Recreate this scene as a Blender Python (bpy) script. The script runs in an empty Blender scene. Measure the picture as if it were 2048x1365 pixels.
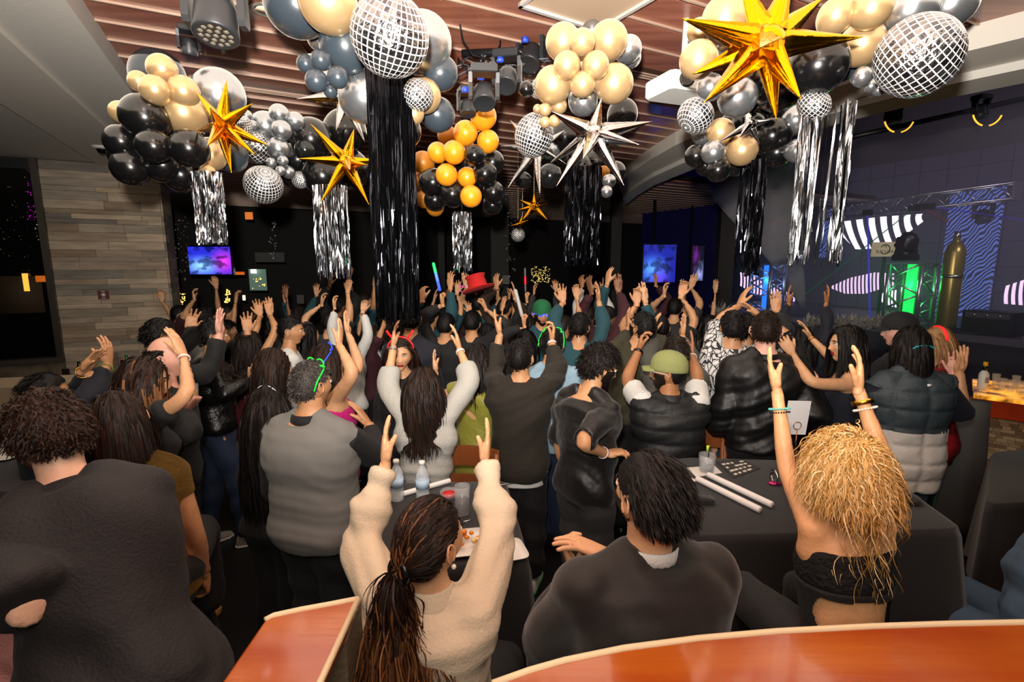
import bpy, math, random
import numpy as np
from mathutils import Vector, Matrix
random.seed(7)
RNG = np.random.default_rng(11)
SC = bpy.context.scene
COL = SC.collection
# ---------------------------------------------------------------- camera, world, lights
F = 1000.0; CX = 1024.0; CY = 682.5; H = 2.20; PITCH = math.radians(9.0)
cd = bpy.data.cameras.new('camera'); cam = bpy.data.objects.new('camera', cd); COL.objects.link(cam)
cd.sensor_width = 36.0; cd.lens = 36.0*F/2048.0; cd.clip_start = 0.05
cam.location = (0, 0, H); cam.rotation_euler = (math.radians(90)-PITCH, 0, 0)
SC.camera = cam
w = bpy.data.worlds.new('world'); SC.world = w; w.use_nodes = True
w.node_tree.nodes['Background'].inputs[0].default_value = (0.9, 0.85, 0.9, 1)
w.node_tree.nodes['Background'].inputs[1].default_value = 0.03
SC.view_settings.view_transform = 'Standard'; SC.view_settings.look = 'None'
SC.view_settings.exposure = 0.0; SC.view_settings.gamma = 1.0
SC.view_settings.use_curve_mapping = False
SC.cycles.max_bounces = 6; SC.cycles.sample_clamp_indirect = 4.0; SC.cycles.caustics_reflective = False
SC.cycles.caustics_refractive = False; SC.cycles.transparent_max_bounces = 12
SC.cycles.use_denoising = True
def area(name, loc, rot, size, power, col, size_y=None, spread=None):
    l = bpy.data.lights.new(name, 'AREA'); l.energy = power; l.color = col; l.size = size
    if size_y: l.shape = 'RECTANGLE'; l.size_y = size_y
    if spread: l.spread = spread
    o = bpy.data.objects.new(name, l); COL.objects.link(o); o.location = loc; o.rotation_euler = rot
    return o
def spot(name, loc, target, power, col, angle=40, blend=.5, r=.05):
    l = bpy.data.lights.new(name, 'SPOT'); l.energy = power; l.color = col; l.spot_size = math.radians(angle)
    l.spot_blend = blend; l.shadow_soft_size = r
    o = bpy.data.objects.new(name, l); COL.objects.link(o); o.location = loc
    o.rotation_euler = (Vector(target)-Vector(loc)).to_track_quat('-Z', 'Y').to_euler()
    return o
def point(name, loc, power, col, r=.05):
    l = bpy.data.lights.new(name, 'POINT'); l.energy = power; l.color = col; l.shadow_soft_size = r
    o = bpy.data.objects.new(name, l); COL.objects.link(o); o.location = loc
    return o
# the photographer's flash, just above the lens, and its bounce off the low ceiling behind
# its head is tilted up towards the ceiling, so the decorations get most of the light
spot('camera_flash', (-0.06, -0.05, H+0.20), (0, 2.2, H+1.9), 1250, (1, .94, .86), 150, 1.0, .04)
area('bounced_flash', (0, -0.9, 3.25), (math.radians(25), 0, 0), 1.6, 60, (1, .90, .78), 1.2)
# warm overhead fill, added to even out the light over the floor
area('house_light', (-0.3, 2.9, 3.30), (0, 0, 0), 5.0, 130, (1, .84, .68), 3.6)
# fill lamp added to brighten the dark stage
spot('stage_wash', (7.5, 5.0, 4.6), (10.5, 9.0, 1.5), 220, (.7, .65, .9), 100, .8, .2)
# ---------------------------------------------------------------- pixel -> world
CP, SP = math.cos(PITCH), math.sin(PITCH)
def ray(px, py):
    x = (px-CX)/F; y = -(py-CY)/F
    return np.array([x, y*SP + CP, y*CP - SP])
CAMP = np.array([0, 0, H])
def P(px, py, d): return CAMP + ray(px, py)*d
def onz(px, py, z):
    r = ray(px, py); return CAMP + r*((z-H)/r[2])
TA = math.radians(27.0)
A = np.array([math.cos(TA), math.sin(TA), 0]); B = np.array([-math.sin(TA), math.cos(TA), 0])
def ona(px, py, a): r = ray(px, py); return CAMP + r*(a/(r@A))
def onb(px, py, b): r = ray(px, py); return CAMP + r*(b/(r@B))
def AB(a, b, z=0): p = A*a + B*b; return np.array([p[0], p[1], z])
def ab(p): return float(p@A), float(p@B)
# ---------------------------------------------------------------- materials
MATS = {}
def srgb(c):
    return tuple(((x/12.92) if x <= .04045 else ((x+.055)/1.055)**2.4) for x in c)
def hexc(h): return srgb(tuple(int(h[i:i+2], 16)/255 for i in (0, 2, 4)))
def mat(name, col, rough=.6, metal=0., emit=None, es=1., bump=None, var=None, sheen=0, trans=0, ior=1.45, coat=0, alpha=1, spec=None):
    """bump=(scale,strength[,stretch]); var=(scale, second colour[, stretch])"""
    if name in MATS: return MATS[name]
    m = bpy.data.materials.new(name); m.use_nodes = True; nt = m.node_tree; b = nt.nodes['Principled BSDF']
    if isinstance(col, str): col = hexc(col)
    b.inputs['Base Color'].default_value = (*col, 1); b.inputs['Roughness'].default_value = rough
    b.inputs['Metallic'].default_value = metal; b.inputs['IOR'].default_value = ior
    if trans: b.inputs['Transmission Weight'].default_value = trans
    if coat: b.inputs['Coat Weight'].default_value = coat; b.inputs['Coat Roughness'].default_value = .08
    if sheen: b.inputs['Sheen Weight'].default_value = sheen; b.inputs['Sheen Roughness'].default_value = .5
    if alpha < 1: b.inputs['Alpha'].default_value = alpha
    if spec is not None: b.inputs['Specular IOR Level'].default_value = spec
    if emit:
        if isinstance(emit, str): emit = hexc(emit)
        b.inputs['Emission Color'].default_value = (*emit, 1); b.inputs['Emission Strength'].default_value = es
    def noise(scale, stretch):
        tc = nt.nodes.new('ShaderNodeTexCoord'); mp = nt.nodes.new('ShaderNodeMapping')
        nt.links.new(tc.outputs['Object'], mp.inputs[0]); mp.inputs['Scale'].default_value = stretch
        n = nt.nodes.new('ShaderNodeTexNoise'); n.inputs['Scale'].default_value = scale; n.inputs['Detail'].default_value = 4
        nt.links.new(mp.outputs[0], n.inputs['Vector']); return n
    if bump:
        n = noise(bump[0], bump[2] if len(bump) > 2 else (1, 1, 1))
        bp = nt.nodes.new('ShaderNodeBump'); bp.inputs['Strength'].default_value = bump[1]; bp.inputs['Distance'].default_value = .02
        nt.links.new(n.outputs[0], bp.inputs['Height']); nt.links.new(bp.outputs[0], b.inputs['Normal'])
    if var:
        c2 = hexc(var[1]) if isinstance(var[1], str) else var[1]
        n = noise(var[0], var[2] if len(var) > 2 else (1, 1, 1))
        r = nt.nodes.new('ShaderNodeValToRGB'); r.color_ramp.elements[0].position = .38; r.color_ramp.elements[1].position = .62
        r.color_ramp.elements[0].color = (*col, 1); r.color_ramp.elements[1].color = (*c2, 1)
        nt.links.new(n.outputs[0], r.inputs[0]); nt.links.new(r.outputs[0], b.inputs['Base Color'])
    MATS[name] = m; return m
# ---------------------------------------------------------------- mesh builder
def frame_from(d, hint=None):
    d = np.asarray(d, float); d = d/(np.linalg.norm(d)+1e-9)
    h = np.array([0, 0, 1.]) if hint is None else np.asarray(hint, float)
    x = np.cross(h, d)
    if np.linalg.norm(x) < 1e-3: x = np.cross(np.array([1., 0, 0]), d)
    x /= np.linalg.norm(x); y = np.cross(d, x); return x, y, d
class MB:
    def __init__(s): s.v = []; s.f = []; s.m = []; s.n = 0
    def add(s, v, f, mi=0):
        v = np.asarray(v, float); s.v.append(v); o = s.n
        s.f += [tuple(i+o for i in q) for q in f]
        s.m += ([mi]*len(f) if isinstance(mi, int) else list(mi)); s.n += len(v); return s
    def mesh_in(s, V, Fc, mi=0, M=None):
        V = np.asarray(V, float)
        if M is not None:
            M = np.asarray(M); V = V@M[:3, :3].T + M[:3, 3]
            if np.linalg.det(M[:3, :3]) < 0: Fc = [tuple(reversed(q)) for q in Fc]
        return s.add(V, Fc, mi)
    def box(s, c, size, rz=0, mi=0, R=None):
        x, y, z = np.array(size)/2
        v = np.array([[i*x, j*y, k*z] for k in (-1, 1) for j in (-1, 1) for i in (-1, 1)])
        if R is None:
            cr, sr = math.cos(rz), math.sin(rz); R = np.array([[cr, -sr, 0], [sr, cr, 0], [0, 0, 1]])
        v = v@np.asarray(R).T + np.array(c)
        return s.add(v, [(0, 2, 3, 1), (4, 5, 7, 6), (0, 1, 5, 4), (2, 6, 7, 3), (0, 4, 6, 2), (1, 3, 7, 5)], mi)
    def rings(s, R, mi=0, capa=True, capb=True, closed=True):
        """R: (n,k,3) rings"""
        R = np.asarray(R, float); n, k, _ = R.shape; f = []
        kk = k if closed else k-1
        for i in range(n-1):
            for j in range(kk):
                a = i*k+j; b = i*k+(j+1) % k; f.append((a, b, b+k, a+k))
        if closed and capa: f.append(tuple(reversed(range(k))))
        if closed and capb: f.append(tuple((n-1)*k+j for j in range(k)))
        return s.add(R.reshape(-1, 3), f, mi)
    def tube(s, pts, rad, seg=10, mi=0, hint=None, flat=None, caps=True, roundcap=False):
        pts = np.asarray(pts, float); n = len(pts)
        rad = np.full(n, rad, float) if np.isscalar(rad) else np.asarray(rad, float)
        if roundcap:
            d0 = pts[0]-pts[1]; d0 /= np.linalg.norm(d0)+1e-9; d1 = pts[-1]-pts[-2]; d1 /= np.linalg.norm(d1)+1e-9
            pts = np.vstack([pts[0]+d0*rad[0]*.9, pts[0]+d0*rad[0]*.6, pts, pts[-1]+d1*rad[-1]*.6, pts[-1]+d1*rad[-1]*.9])
            rad = np.concatenate([[rad[0]*.4, rad[0]*.8], rad, [rad[-1]*.8, rad[-1]*.4]])
            if flat is not None and not np.isscalar(flat): flat = np.concatenate([[flat[0]]*2, flat, [flat[-1]]*2])
            n += 4
        t = np.gradient(pts, axis=0); t /= (np.linalg.norm(t, axis=1, keepdims=True)+1e-9)
        x, y, _ = frame_from(t[0], hint); R = []
        an = np.linspace(0, 2*math.pi, seg, endpoint=False)
        fl = np.ones(n) if flat is None else (np.full(n, flat) if np.isscalar(flat) else flat)
        for i in range(n):
            x = x - t[i]*(x@t[i]); x /= np.linalg.norm(x)+1e-9; y = np.cross(t[i], x)
            R.append(pts[i] + rad[i]*(np.outer(np.cos(an), x) + fl[i]*np.outer(np.sin(an), y)))
        return s.rings(R, mi, caps, caps)
    def ell(s, c, r, seg=16, rin=10, mi=0, R=None, fn=None):
        th = np.linspace(0, math.pi, rin+1)[1:-1]; ph = np.linspace(0, 2*math.pi, seg, endpoint=False)
        v = [[0, 0, -1.]]+[[math.sin(t)*math.cos(p), math.sin(t)*math.sin(p), -math.cos(t)] for t in th for p in ph]+[[0, 0, 1.]]
        v = np.array(v)
        if fn is not None: v = fn(v)
        v = v*np.array(r)
        if R is not None: v = v@np.asarray(R).T
        f = []; n = len(th)
        for j in range(seg): f.append((0, 1+(j+1) % seg, 1+j)); f.append((len(v)-1, 1+(n-1)*seg+j, 1+(n-1)*seg+(j+1) % seg))
        for i in range(n-1):
            for j in range(seg):
                a = 1+i*seg+j; b = 1+i*seg+(j+1) % seg; f.append((a, b, b+seg, a+seg))
        return s.add(v+np.array(c), f, mi)
    def lathe(s, prof, c=(0, 0, 0), seg=20, mi=0, R=None):
        an = np.linspace(0, 2*math.pi, seg, endpoint=False)
        Rg = np.array([[[r*math.cos(a), r*math.sin(a), z] for a in an] for r, z in prof])
        if R is not None: Rg = Rg@np.asarray(R).T
        return s.rings(Rg+np.array(c), mi)
    def verts(s): return np.vstack(s.v)
    def build(s, name, mats, parent=None, smooth=True, origin=None):
        V = s.verts() if s.v else np.zeros((0, 3))
        return mk(name, V, s.f, mats, s.m, parent, smooth, origin)
def mk(name, V, Fc, mats, mi=None, parent=None, smooth=True, origin=None):
    me = bpy.data.meshes.new(name)
    V = np.asarray(V, float)
    if origin is not None: V = V - np.asarray(origin)
    elif parent is not None: V = V - np.array(parent.matrix_world.translation if False else WLOC.get(parent.name, (0, 0, 0)))
    elif len(V):
        origin = (V.min(0)+V.max(0))/2; origin[2] = V[:, 2].min(); V = V - origin
    lens = np.fromiter((len(q) for q in Fc), int, len(Fc)); flat = np.fromiter((i for q in Fc for i in q), int, int(lens.sum()))
    me.vertices.add(len(V)); me.vertices.foreach_set('co', V.ravel())
    me.loops.add(len(flat)); me.loops.foreach_set('vertex_index', flat)
    me.polygons.add(len(lens)); me.polygons.foreach_set('loop_start', np.concatenate([[0], np.cumsum(lens)[:-1]]) if len(lens) else [])
    if not isinstance(mats, (list, tuple)): mats = [mats]
    for m in mats: me.materials.append(m)
    if mi is not None and len(mats) > 1: me.polygons.foreach_set('material_index', np.asarray(mi, int))
    me.polygons.foreach_set('use_smooth', np.full(len(lens), bool(smooth)))
    me.update(calc_edges=True)
    o = bpy.data.objects.new(name, me); COL.objects.link(o)
    if parent is not None: o.parent = parent; WLOC[o.name] = WLOC.get(parent.name, (0, 0, 0))
    else: o.location = tuple(origin); WLOC[o.name] = tuple(origin)
    return o
WLOC = {}
def empty(name, loc):
    o = bpy.data.objects.new(name, None); COL.objects.link(o); o.location = tuple(loc); o.empty_display_size = .1
    WLOC[o.name] = tuple(loc); return o
def tag(o, label=None, cat=None, group=None, kind=None):
    if label: o['label'] = label
    if cat: o['category'] = cat
    if group: o['group'] = group
    if kind: o['kind'] = kind
    return o
def inst(src, loc, parent=None, rz=None, scale=None):
    """copy of a one-mesh object sharing its mesh"""
    o = src.copy(); COL.objects.link(o)
    if parent is not None:
        o.parent = parent; o.location = tuple(np.array(loc)-np.array(WLOC.get(parent.name, (0, 0, 0))))
    else: o.location = tuple(loc)
    if rz is not None: o.rotation_euler = (0, 0, rz)
    if scale is not None: o.scale = scale
    return o
def uvsphere_uv(o, seg, rin): pass
TMP = bpy.data.scenes.new('tmp_scene')
def remesh(mb, voxel, smooth=2, fac=.5):
    """voxel union of everything in the builder -> verts, faces"""
    me = bpy.data.meshes.new('t'); me.from_pydata(mb.verts().tolist(), [], mb.f)
    o = bpy.data.objects.new('t', me); TMP.collection.objects.link(o)
    r = o.modifiers.new('r', 'REMESH'); r.mode = 'VOXEL'; r.voxel_size = voxel
    if smooth:
        sm = o.modifiers.new('s', 'SMOOTH'); sm.iterations = smooth; sm.factor = fac
    with bpy.context.temp_override(scene=TMP, view_layer=TMP.view_layers[0]): dg = bpy.context.evaluated_depsgraph_get()
    dg.update()
    ev = o.evaluated_get(dg).to_mesh()
    V = np.empty(len(ev.vertices)*3); ev.vertices.foreach_get('co', V); V = V.reshape(-1, 3)
    L = np.empty(len(ev.loops), int); ev.loops.foreach_get('vertex_index', L)
    LT = np.empty(len(ev.polygons), int); ev.polygons.foreach_get('loop_total', LT)
    if len(LT) and (LT == 4).all(): Fc = [tuple(q) for q in L.reshape(-1, 4).tolist()]
    else:
        Fc = []; k = 0; Ll = L.tolist()
        for n in LT.tolist(): Fc.append(tuple(Ll[k:k+n])); k += n
    o.evaluated_get(dg).to_mesh_clear()
    bpy.data.objects.remove(o); bpy.data.meshes.remove(me)
    assert len(V), 'empty remesh'
    return V, Fc
# ================================================================ THE SETTING
ZC = 3.47; ZP = 3.34; ZSC = 5.1
m_wood_ceiling = mat('ceiling_wood', '85503f', .36, var=(1.2, '9a6350', (1, 14, 14)), bump=(30, .08, (1, 10, 10)), coat=.25)
m_track = mat('ceiling_rail', 'b79a88', .35, .3)
m_plaster = mat('plaster', 'c6c2ba', .8, bump=(60, .05))
m_plaster_w = mat('plaster_white', 'cfc8bd', .8)
m_dark = mat('dark_wall', '17130f', .7, bump=(8, .1))
m_black = mat('black', '0a0a0a', .5)
m_stage_dark = mat('stage_dark', '4c4548', .8)
m_floor = mat('dark_floor', '0e0c0c', .38, bump=(40, .15), var=(6, '171414'))
m_metal = mat('brushed_metal', 'a8a196', .3, 1.)
m_iron = mat('black_metal', '16171a', .45, .3)

f = MB(); f.box((3, 6, -.05), (44, 44, .1), TA); tag(f.build('floor', m_floor, smooth=False), kind='structure')
# plank ceiling: planks laid along A, side by side along B
ea = ab(onz(165, 0, ZC))[0]
void = MB()
# curved white soffit, sampled along its two edges
so_px = [(1236, 368), (1262, 345), (1300, 320), (1350, 291), (1420, 258), (1500, 229), (1600, 196), (1700, 166), (1800, 137), (1920, 106), (2060, 72), (2200, 36)]
si_px = [(1252, 405), (1275, 385), (1308, 364), (1362, 341), (1430, 313), (1510, 287), (1600, 258), (1700, 228), (1800, 203), (1920, 176), (2060, 147), (2200, 118)]
so = np.array([onz(x, y, ZP) for x, y in so_px]); si = np.array([onz(x, y, ZP) for x, y in si_px])
mid = so*.45+si*.55; up = np.array([0, 0, 1.])
sb = MB(); n = len(so)
R_ = np.stack([so+up*.13, so, mid, si+up*.0, si+up*1.9, so+up*1.9], 1); sb.rings(R_)
tag(sb.build('ceiling_soffit', m_plaster_w, smooth=False), 'curved white plaster soffit in front of the stage', kind='structure')
lip = MB(); lp = np.stack([mid+up*-.05, mid+up*0.01, si+up*.01, si+up*-.05], 1); lip.rings(lp)
tag(lip.build('soffit_lip', m_plaster, smooth=False), kind='structure', label='grey stepped lip under the curved soffit')
# limit of each plank: the curve so (a as function of b)
sab = np.array([ab(p) for p in so]); order = np.argsort(sab[:, 1]); sa_, sbb = sab[order, 0], sab[order, 1]
def amax(b):
    if b > sbb[-1]: return sa_[-1]+6.5
    if b < sbb[0]: return sa_[0]+ (sbb[0]-b)*.2
    return float(np.interp(b, sbb, sa_))
pw = .262; b = -1.0
while b < 17:
    a1 = min(amax(b)+.40, 12.6); void.box(AB((ea+a1)/2, b, ZC+.07), (a1-ea, pw, .06), TA); b += pw
ceiling = void.build('ceiling', mat('ceiling_void', '120b09', .9), smooth=False); tag(ceiling, 'dark void above the ceiling planks', kind='structure')
b = -1.0
while b < 17:
    a1 = min(amax(b)+.34, 12.6); L = a1-ea
    pm = MB(); pm.box(AB(ea+L/2, b, ZC+.012), (L, pw-.034, .024), TA)
    # bevelled light rail along one edge of every plank
    p_ = pm.build('plank', m_wood_ceiling, ceiling, False)
    rl = MB(); rl.box(AB(ea+L/2, b+pw/2-.022, ZC-.004), (L, .012, .016), TA); rl.build('rail', m_track, p_, False)
    b += pw
# plaster ceiling on the left
pc = MB(); pc.box(AB(ea-4.2, 5.6, ZP+.09), (8.4, 16, .18), TA); tag(pc.build('ceiling_plaster', m_plaster, smooth=False), 'smooth grey plaster ceiling over the booths', kind='structure')
# faint raised band of the plaster ceiling
pb = MB(); pb.box(AB(ea-.62, 4.0, ZP-.012), (.5, 12, .03), TA); tag(pb.build('ceiling_trim', m_plaster_w, smooth=False), kind='structure')
# outer walls
for nm, c, s in (('wall_back', AB(3, 13.6, 2.6), (26, .2, 5.6)), ('wall_front', AB(3, -4.2, 2.6), (26, .2, 5.6)),
                 ('wall_left', AB(-7.5, 5, 2.6), (.2, 18, 5.6)), ('wall_right', AB(14.0, 5, 2.6), (.2, 18, 5.6))):
    x = MB(); x.box(c, s, TA); tag(x.build(nm, m_dark, smooth=False), kind='structure')
x = MB(); x.box(AB(13.88, 3, 2.55), (.04, 14, 5.0), TA); tag(x.build('wall_stage', m_stage_dark, smooth=False), kind='structure')
x = MB(); x.box(AB(9.0, 4, ZSC), (12, 18, .1), TA); tag(x.build('ceiling_stage', m_stage_dark, smooth=False), kind='structure')
# ---- ledger stone wall with window
WB = 7.6; aL = ab(onb(90, 420, WB))[0]; aR = ab(onb(322, 420, WB))[0]
wallm = MB(); wallm.box(AB((aL+aR)/2, WB+.42, ZP/2), (aR-aL, .8, ZP), TA)
ws = wallm.build('wall_stone', mat('mortar', '4d4740', .9), smooth=False); tag(ws, 'ledger stone wall beside the window', kind='structure')
cols = ['8a7a68', '7d7363', '95836c', '6f6a60', '8d7f70', '7b6a58', '9a8a76', '665f57', '84796b', 'a08f7a']
smats = [mat('ledger_stone_%d' % i, tuple(v*1.5 for v in hexc(c)), .8, bump=(18, .5, (1, 1, 3)), var=(5, tuple(v*1.1 for v in hexc(c)), (.7, .7, 4))) for i, c in enumerate(cols)]
z = 0.0; rs = random.Random(3)
stone_i = 0
while z < ZP-.03:
    hh = rs.choice([.055, .07, .085, .1]); hh = min(hh, ZP-z)
    a = aL
    while a < aR-.01:
        L = rs.uniform(.22, .75); 
        if a+L > aR-.12: L = aR-a
        sm_ = MB(); pr = rs.uniform(.0, .016)
        sm_.box(AB(a+L/2, WB-pr/2-.005, z+hh/2), (L-.003, .03+pr, hh-.003), TA)
        if z > .75: sm_.build('stone', rs.choice(smats), ws, False)
        a += L
    # the return face
    b_ = WB
    if z > .75:
        for q in range(2):
            L = rs.uniform(.3, .5) if q == 0 else .78-L
            sm_ = MB(); sm_.box(AB(aR+.008, b_+L/2, z+hh/2), (.02, L-.003, hh-.003), TA); sm_.build('stone', rs.choice(smats), ws, False); b_ += L
    z += hh
# window left of the stone: black frame, metal jamb, dark glass with painted reflections set on it
zs = float(onb(40, 728, WB)[2])
sillm = MB(); sillm.box(AB(aL-2.6, WB+.25, zs/2), (5.2, .5, zs), TA); tag(sillm.build('wall_under_window', mat('tan_stone', '6b5c4a', .8, bump=(20, .4), var=(6, '51473b')), smooth=False), 'tan stone wall below the window', kind='structure')
hd = MB(); hd.box(AB(aL-2.6, WB+.2, ZP-.06), (5.2, .4, .12), TA)
win = hd.build('window_1', m_iron, smooth=False); tag(win, 'dark framed window at night', kind='structure')
fr = MB(); fr.box(AB(aL-.03, WB-.02, (ZP+zs)/2), (.06, .12, ZP-zs), TA); fr.build('jamb', mat('jamb_metal', '5b544c', .32, .8), win, False)
fr = MB(); fr.box(AB(aL-2.6, WB-.02, zs+.03), (5.2, .14, .06), TA); fr.build('window_sill', mat('sill', '3a342e', .4), win, False)
fr = MB(); fr.box(AB(aL-2.6, WB+.03, (ZP+zs)/2), (5.1, .01, ZP-zs), TA); fr.build('pane', mat('dark_glass', '0b0a0a', .12, 0, coat=.2), win, False)
# patches on the pane that imitate reflections of a room and lamps
def glow(name, pts, col, es, par=None, lab=None, cat=None, grp=None, r=.02):
    q = MB()
    for p in pts: q.ell(p, (r, r, r), 6, 4)
    o = q.build(name, mat('glow_'+col+str(es), '000000', .5, emit=col, es=es), par)
    if lab: tag(o, lab, cat, grp)
    return o
rr = random.Random(5)
def cloudpx(n, x0, x1, y0, y1, dfun, jit=.05):
    return [dfun(rr.uniform(x0, x1), rr.uniform(y0, y1)) for _ in range(n)]
wf = lambda x, y: onb(x, y, WB-.01)
def tinsel(name, n, box, col, es, lab, dfun, r=.006):
    q = MB()
    for _ in range(n):
        p = dfun(rr.uniform(box[0], box[1]), rr.uniform(box[2], box[3]))
        q.ell(p, (r*rr.uniform(.5, 1.3),)*3, 5, 3)
    o = q.build(name, mat('glow_'+col+str(es), '000000', .5, emit=col, es=es)); tag(o, lab, 'tinsel', kind='stuff'); return o  # specks emit light to imitate glints on tinsel
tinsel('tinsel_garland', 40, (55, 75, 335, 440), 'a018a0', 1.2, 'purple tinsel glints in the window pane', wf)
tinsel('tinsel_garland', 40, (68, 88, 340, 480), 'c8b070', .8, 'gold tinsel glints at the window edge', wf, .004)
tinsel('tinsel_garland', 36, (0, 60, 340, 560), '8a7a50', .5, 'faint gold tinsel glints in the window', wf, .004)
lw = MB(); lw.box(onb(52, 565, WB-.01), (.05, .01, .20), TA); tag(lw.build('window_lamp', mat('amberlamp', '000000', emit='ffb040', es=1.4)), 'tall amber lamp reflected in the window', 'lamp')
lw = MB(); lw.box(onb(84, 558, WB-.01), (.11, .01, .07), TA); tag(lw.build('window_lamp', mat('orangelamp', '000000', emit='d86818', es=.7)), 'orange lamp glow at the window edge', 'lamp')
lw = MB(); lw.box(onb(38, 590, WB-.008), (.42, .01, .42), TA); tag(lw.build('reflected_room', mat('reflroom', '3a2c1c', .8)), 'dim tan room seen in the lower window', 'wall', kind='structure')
# fire alarm plate
fa = MB(); pt = onb(207, 590, WB-.03); fa.box(pt, (.105, .02, .105), TA)
fap = fa.build('fire_alarm', mat('alarm_red', '5a1015', .5), smooth=False); tag(fap, 'dark red square fire alarm plate on the stone wall', 'alarm')
q = MB(); q.lathe([(.001, -.012), (.02, -.012), (.022, 0), (.001, .002)], pt+B*-.012, 12, R=np.array([A, np.array([0, 0, 1]), -B]).T); q.build('strobe', mat('alarm_white', 'cfcac2', .4), fap)
def text(body, loc, size, m, xdir, ydir, parent, name='lettering', ext=.001, align='CENTER'):
    c = bpy.data.curves.new(name, 'FONT'); c.body = body; c.size = size; c.extrude = ext; c.align_x = align; c.align_y = 'CENTER'
    c.materials.append(m); o = bpy.data.objects.new(name, c); COL.objects.link(o)
    x = Vector(xdir).normalized(); y = Vector(ydir).normalized(); z = x.cross(y)
    M = Matrix((x, y, z)).transposed().to_4x4(); M.translation = Vector(tuple(loc))
    if parent is not None: M.translation = Vector(tuple(np.array(loc)-np.array(WLOC[parent.name])))
    me = bpy.data.meshes.new_from_object(o); bpy.data.objects.remove(o); me.name = name
    o = bpy.data.objects.new(name, me); COL.objects.link(o)
    if parent is not None: o.parent = parent
    o.matrix_local = M
    return o
for dz in (.04, -.04): text('FIRE', pt+B*-.012+np.array([0, 0, dz]), .022, MATS['alarm_white'], A, (0, 0, 1), fap)
# security dome
dp = onz(203, 288, ZP); dc = MB(); dc.lathe([(.001, 0), (.085, 0), (.085, -.03), (.06, -.05), (.001, -.05)], dp, 24)
dco = dc.build('security_camera', mat('cam_white', 'c9c5bd', .4)); tag(dco, 'white dome security camera under the plaster ceiling', 'camera')
q = MB(); q.ell(dp+np.array([0, 0, -.05]), (.048, .048, .048), 16, 10); q.build('dome', mat('dome_glass', '0c0c0d', .05), dco)
# ================================================================ BALLOONS, STARS, MIRROR BALLS
BM = {
 'g': mat('champagne_balloon', 'c2a276', .33, .62, coat=.3), 'k': mat('black_balloon', '0b0b0c', .22, 0, coat=.3),
 'd': mat('charcoal_balloon', '2b333a', .28, 0, coat=.2), 's': mat('silver_balloon', 'a4a8ac', .26, .88),  # charcoal: look of flash-lit black balloons put into the colour; also grey ones
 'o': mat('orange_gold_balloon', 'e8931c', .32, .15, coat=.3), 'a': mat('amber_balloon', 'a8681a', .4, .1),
 'n': mat('dark_chrome_balloon', '3a3c3e', .16, .85)}
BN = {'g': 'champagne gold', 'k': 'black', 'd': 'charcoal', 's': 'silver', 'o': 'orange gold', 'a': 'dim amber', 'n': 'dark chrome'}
def balloon_mesh():
    def fn(v):
        z = v[:, 2]; s_ = 1-.10*np.clip(-z, 0, 1)**2; v = v.copy(); v[:, 0] *= s_; v[:, 1] *= s_
        v[:, 2] = np.where(z < 0, z*1.10, z); return v
    q = MB(); q.ell((0, 0, 0), (1, 1, 1), 28, 18, fn=fn)
    q.lathe([(.02, -1.08), (.05, -1.14), (.09, -1.19), (.02, -1.19)], seg=10); return q
bq = balloon_mesh(); BV, BF = bq.verts(), bq.f
B_ME = {}
for k_, m_ in BM.items():
    me = bpy.data.meshes.new('balloon'); me.from_pydata(BV.tolist(), [], BF); me.materials.append(m_)
    me.polygons.foreach_set('use_smooth', [True]*len(BF)); B_ME[k_] = me
bal_rng = random.Random(2)
def cluster(label, D, items, base=None):
    """items: (kind, px, py, r_px, dz)"""
    c = np.mean([P(x, y, D) for _, x, y, _, _ in items], 0)
    root = empty('balloon_cluster', c); tag(root, label, 'balloons', 'balloon clusters under the plank ceiling')
    for kd, x, y, r, dz in items:
        d = D+dz; p = P(x, y, d); rad = r*d/F
        o = bpy.data.objects.new('balloon', B_ME[kd]); COL.objects.link(o); o.parent = root
        if p[2]+rad > ZC-.01: p = p + np.array([0, 0, ZC-.01-rad-p[2]])
        o.location = tuple(p-c)
        # the neck points back to the middle of the cluster, mostly
        v = Vector(tuple(c-p)) + Vector((bal_rng.uniform(-.1, .1), .25+bal_rng.uniform(-.1, .1), bal_rng.uniform(-.1, .1)))
        o.rotation_euler = v.to_track_quat('-Z', 'Y').to_euler(); o.scale = (rad,)*3
        o['label'] = BN[kd]+' balloon'
    return root
cluster('black and champagne balloon cluster by the stone wall, gold star on its side', 2.5, [
 ('k', 290, 235, 45, 0), ('k', 243, 283, 32, .02), ('k', 308, 293, 33, -.05), ('k', 378, 297, 37, .0), ('k', 262, 335, 36, .05), ('k', 326, 330, 35, .12),
 ('k', 362, 350, 34, .2), ('g', 324, 138, 28, 0), ('g', 278, 163, 20, .05), ('g', 310, 180, 28, -.06), ('g', 367, 183, 30, .02), ('g', 367, 225, 42, .1),
 ('g', 242, 225, 22, .16), ('g', 420, 310, 32, .25), ('g', 415, 345, 16, .2), ('d', 316, 152, 50, .3), ('s', 437, 190, 50, .25), ('d', 462, 312, 32, .4), ('k', 250, 310, 30, .3)])
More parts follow.
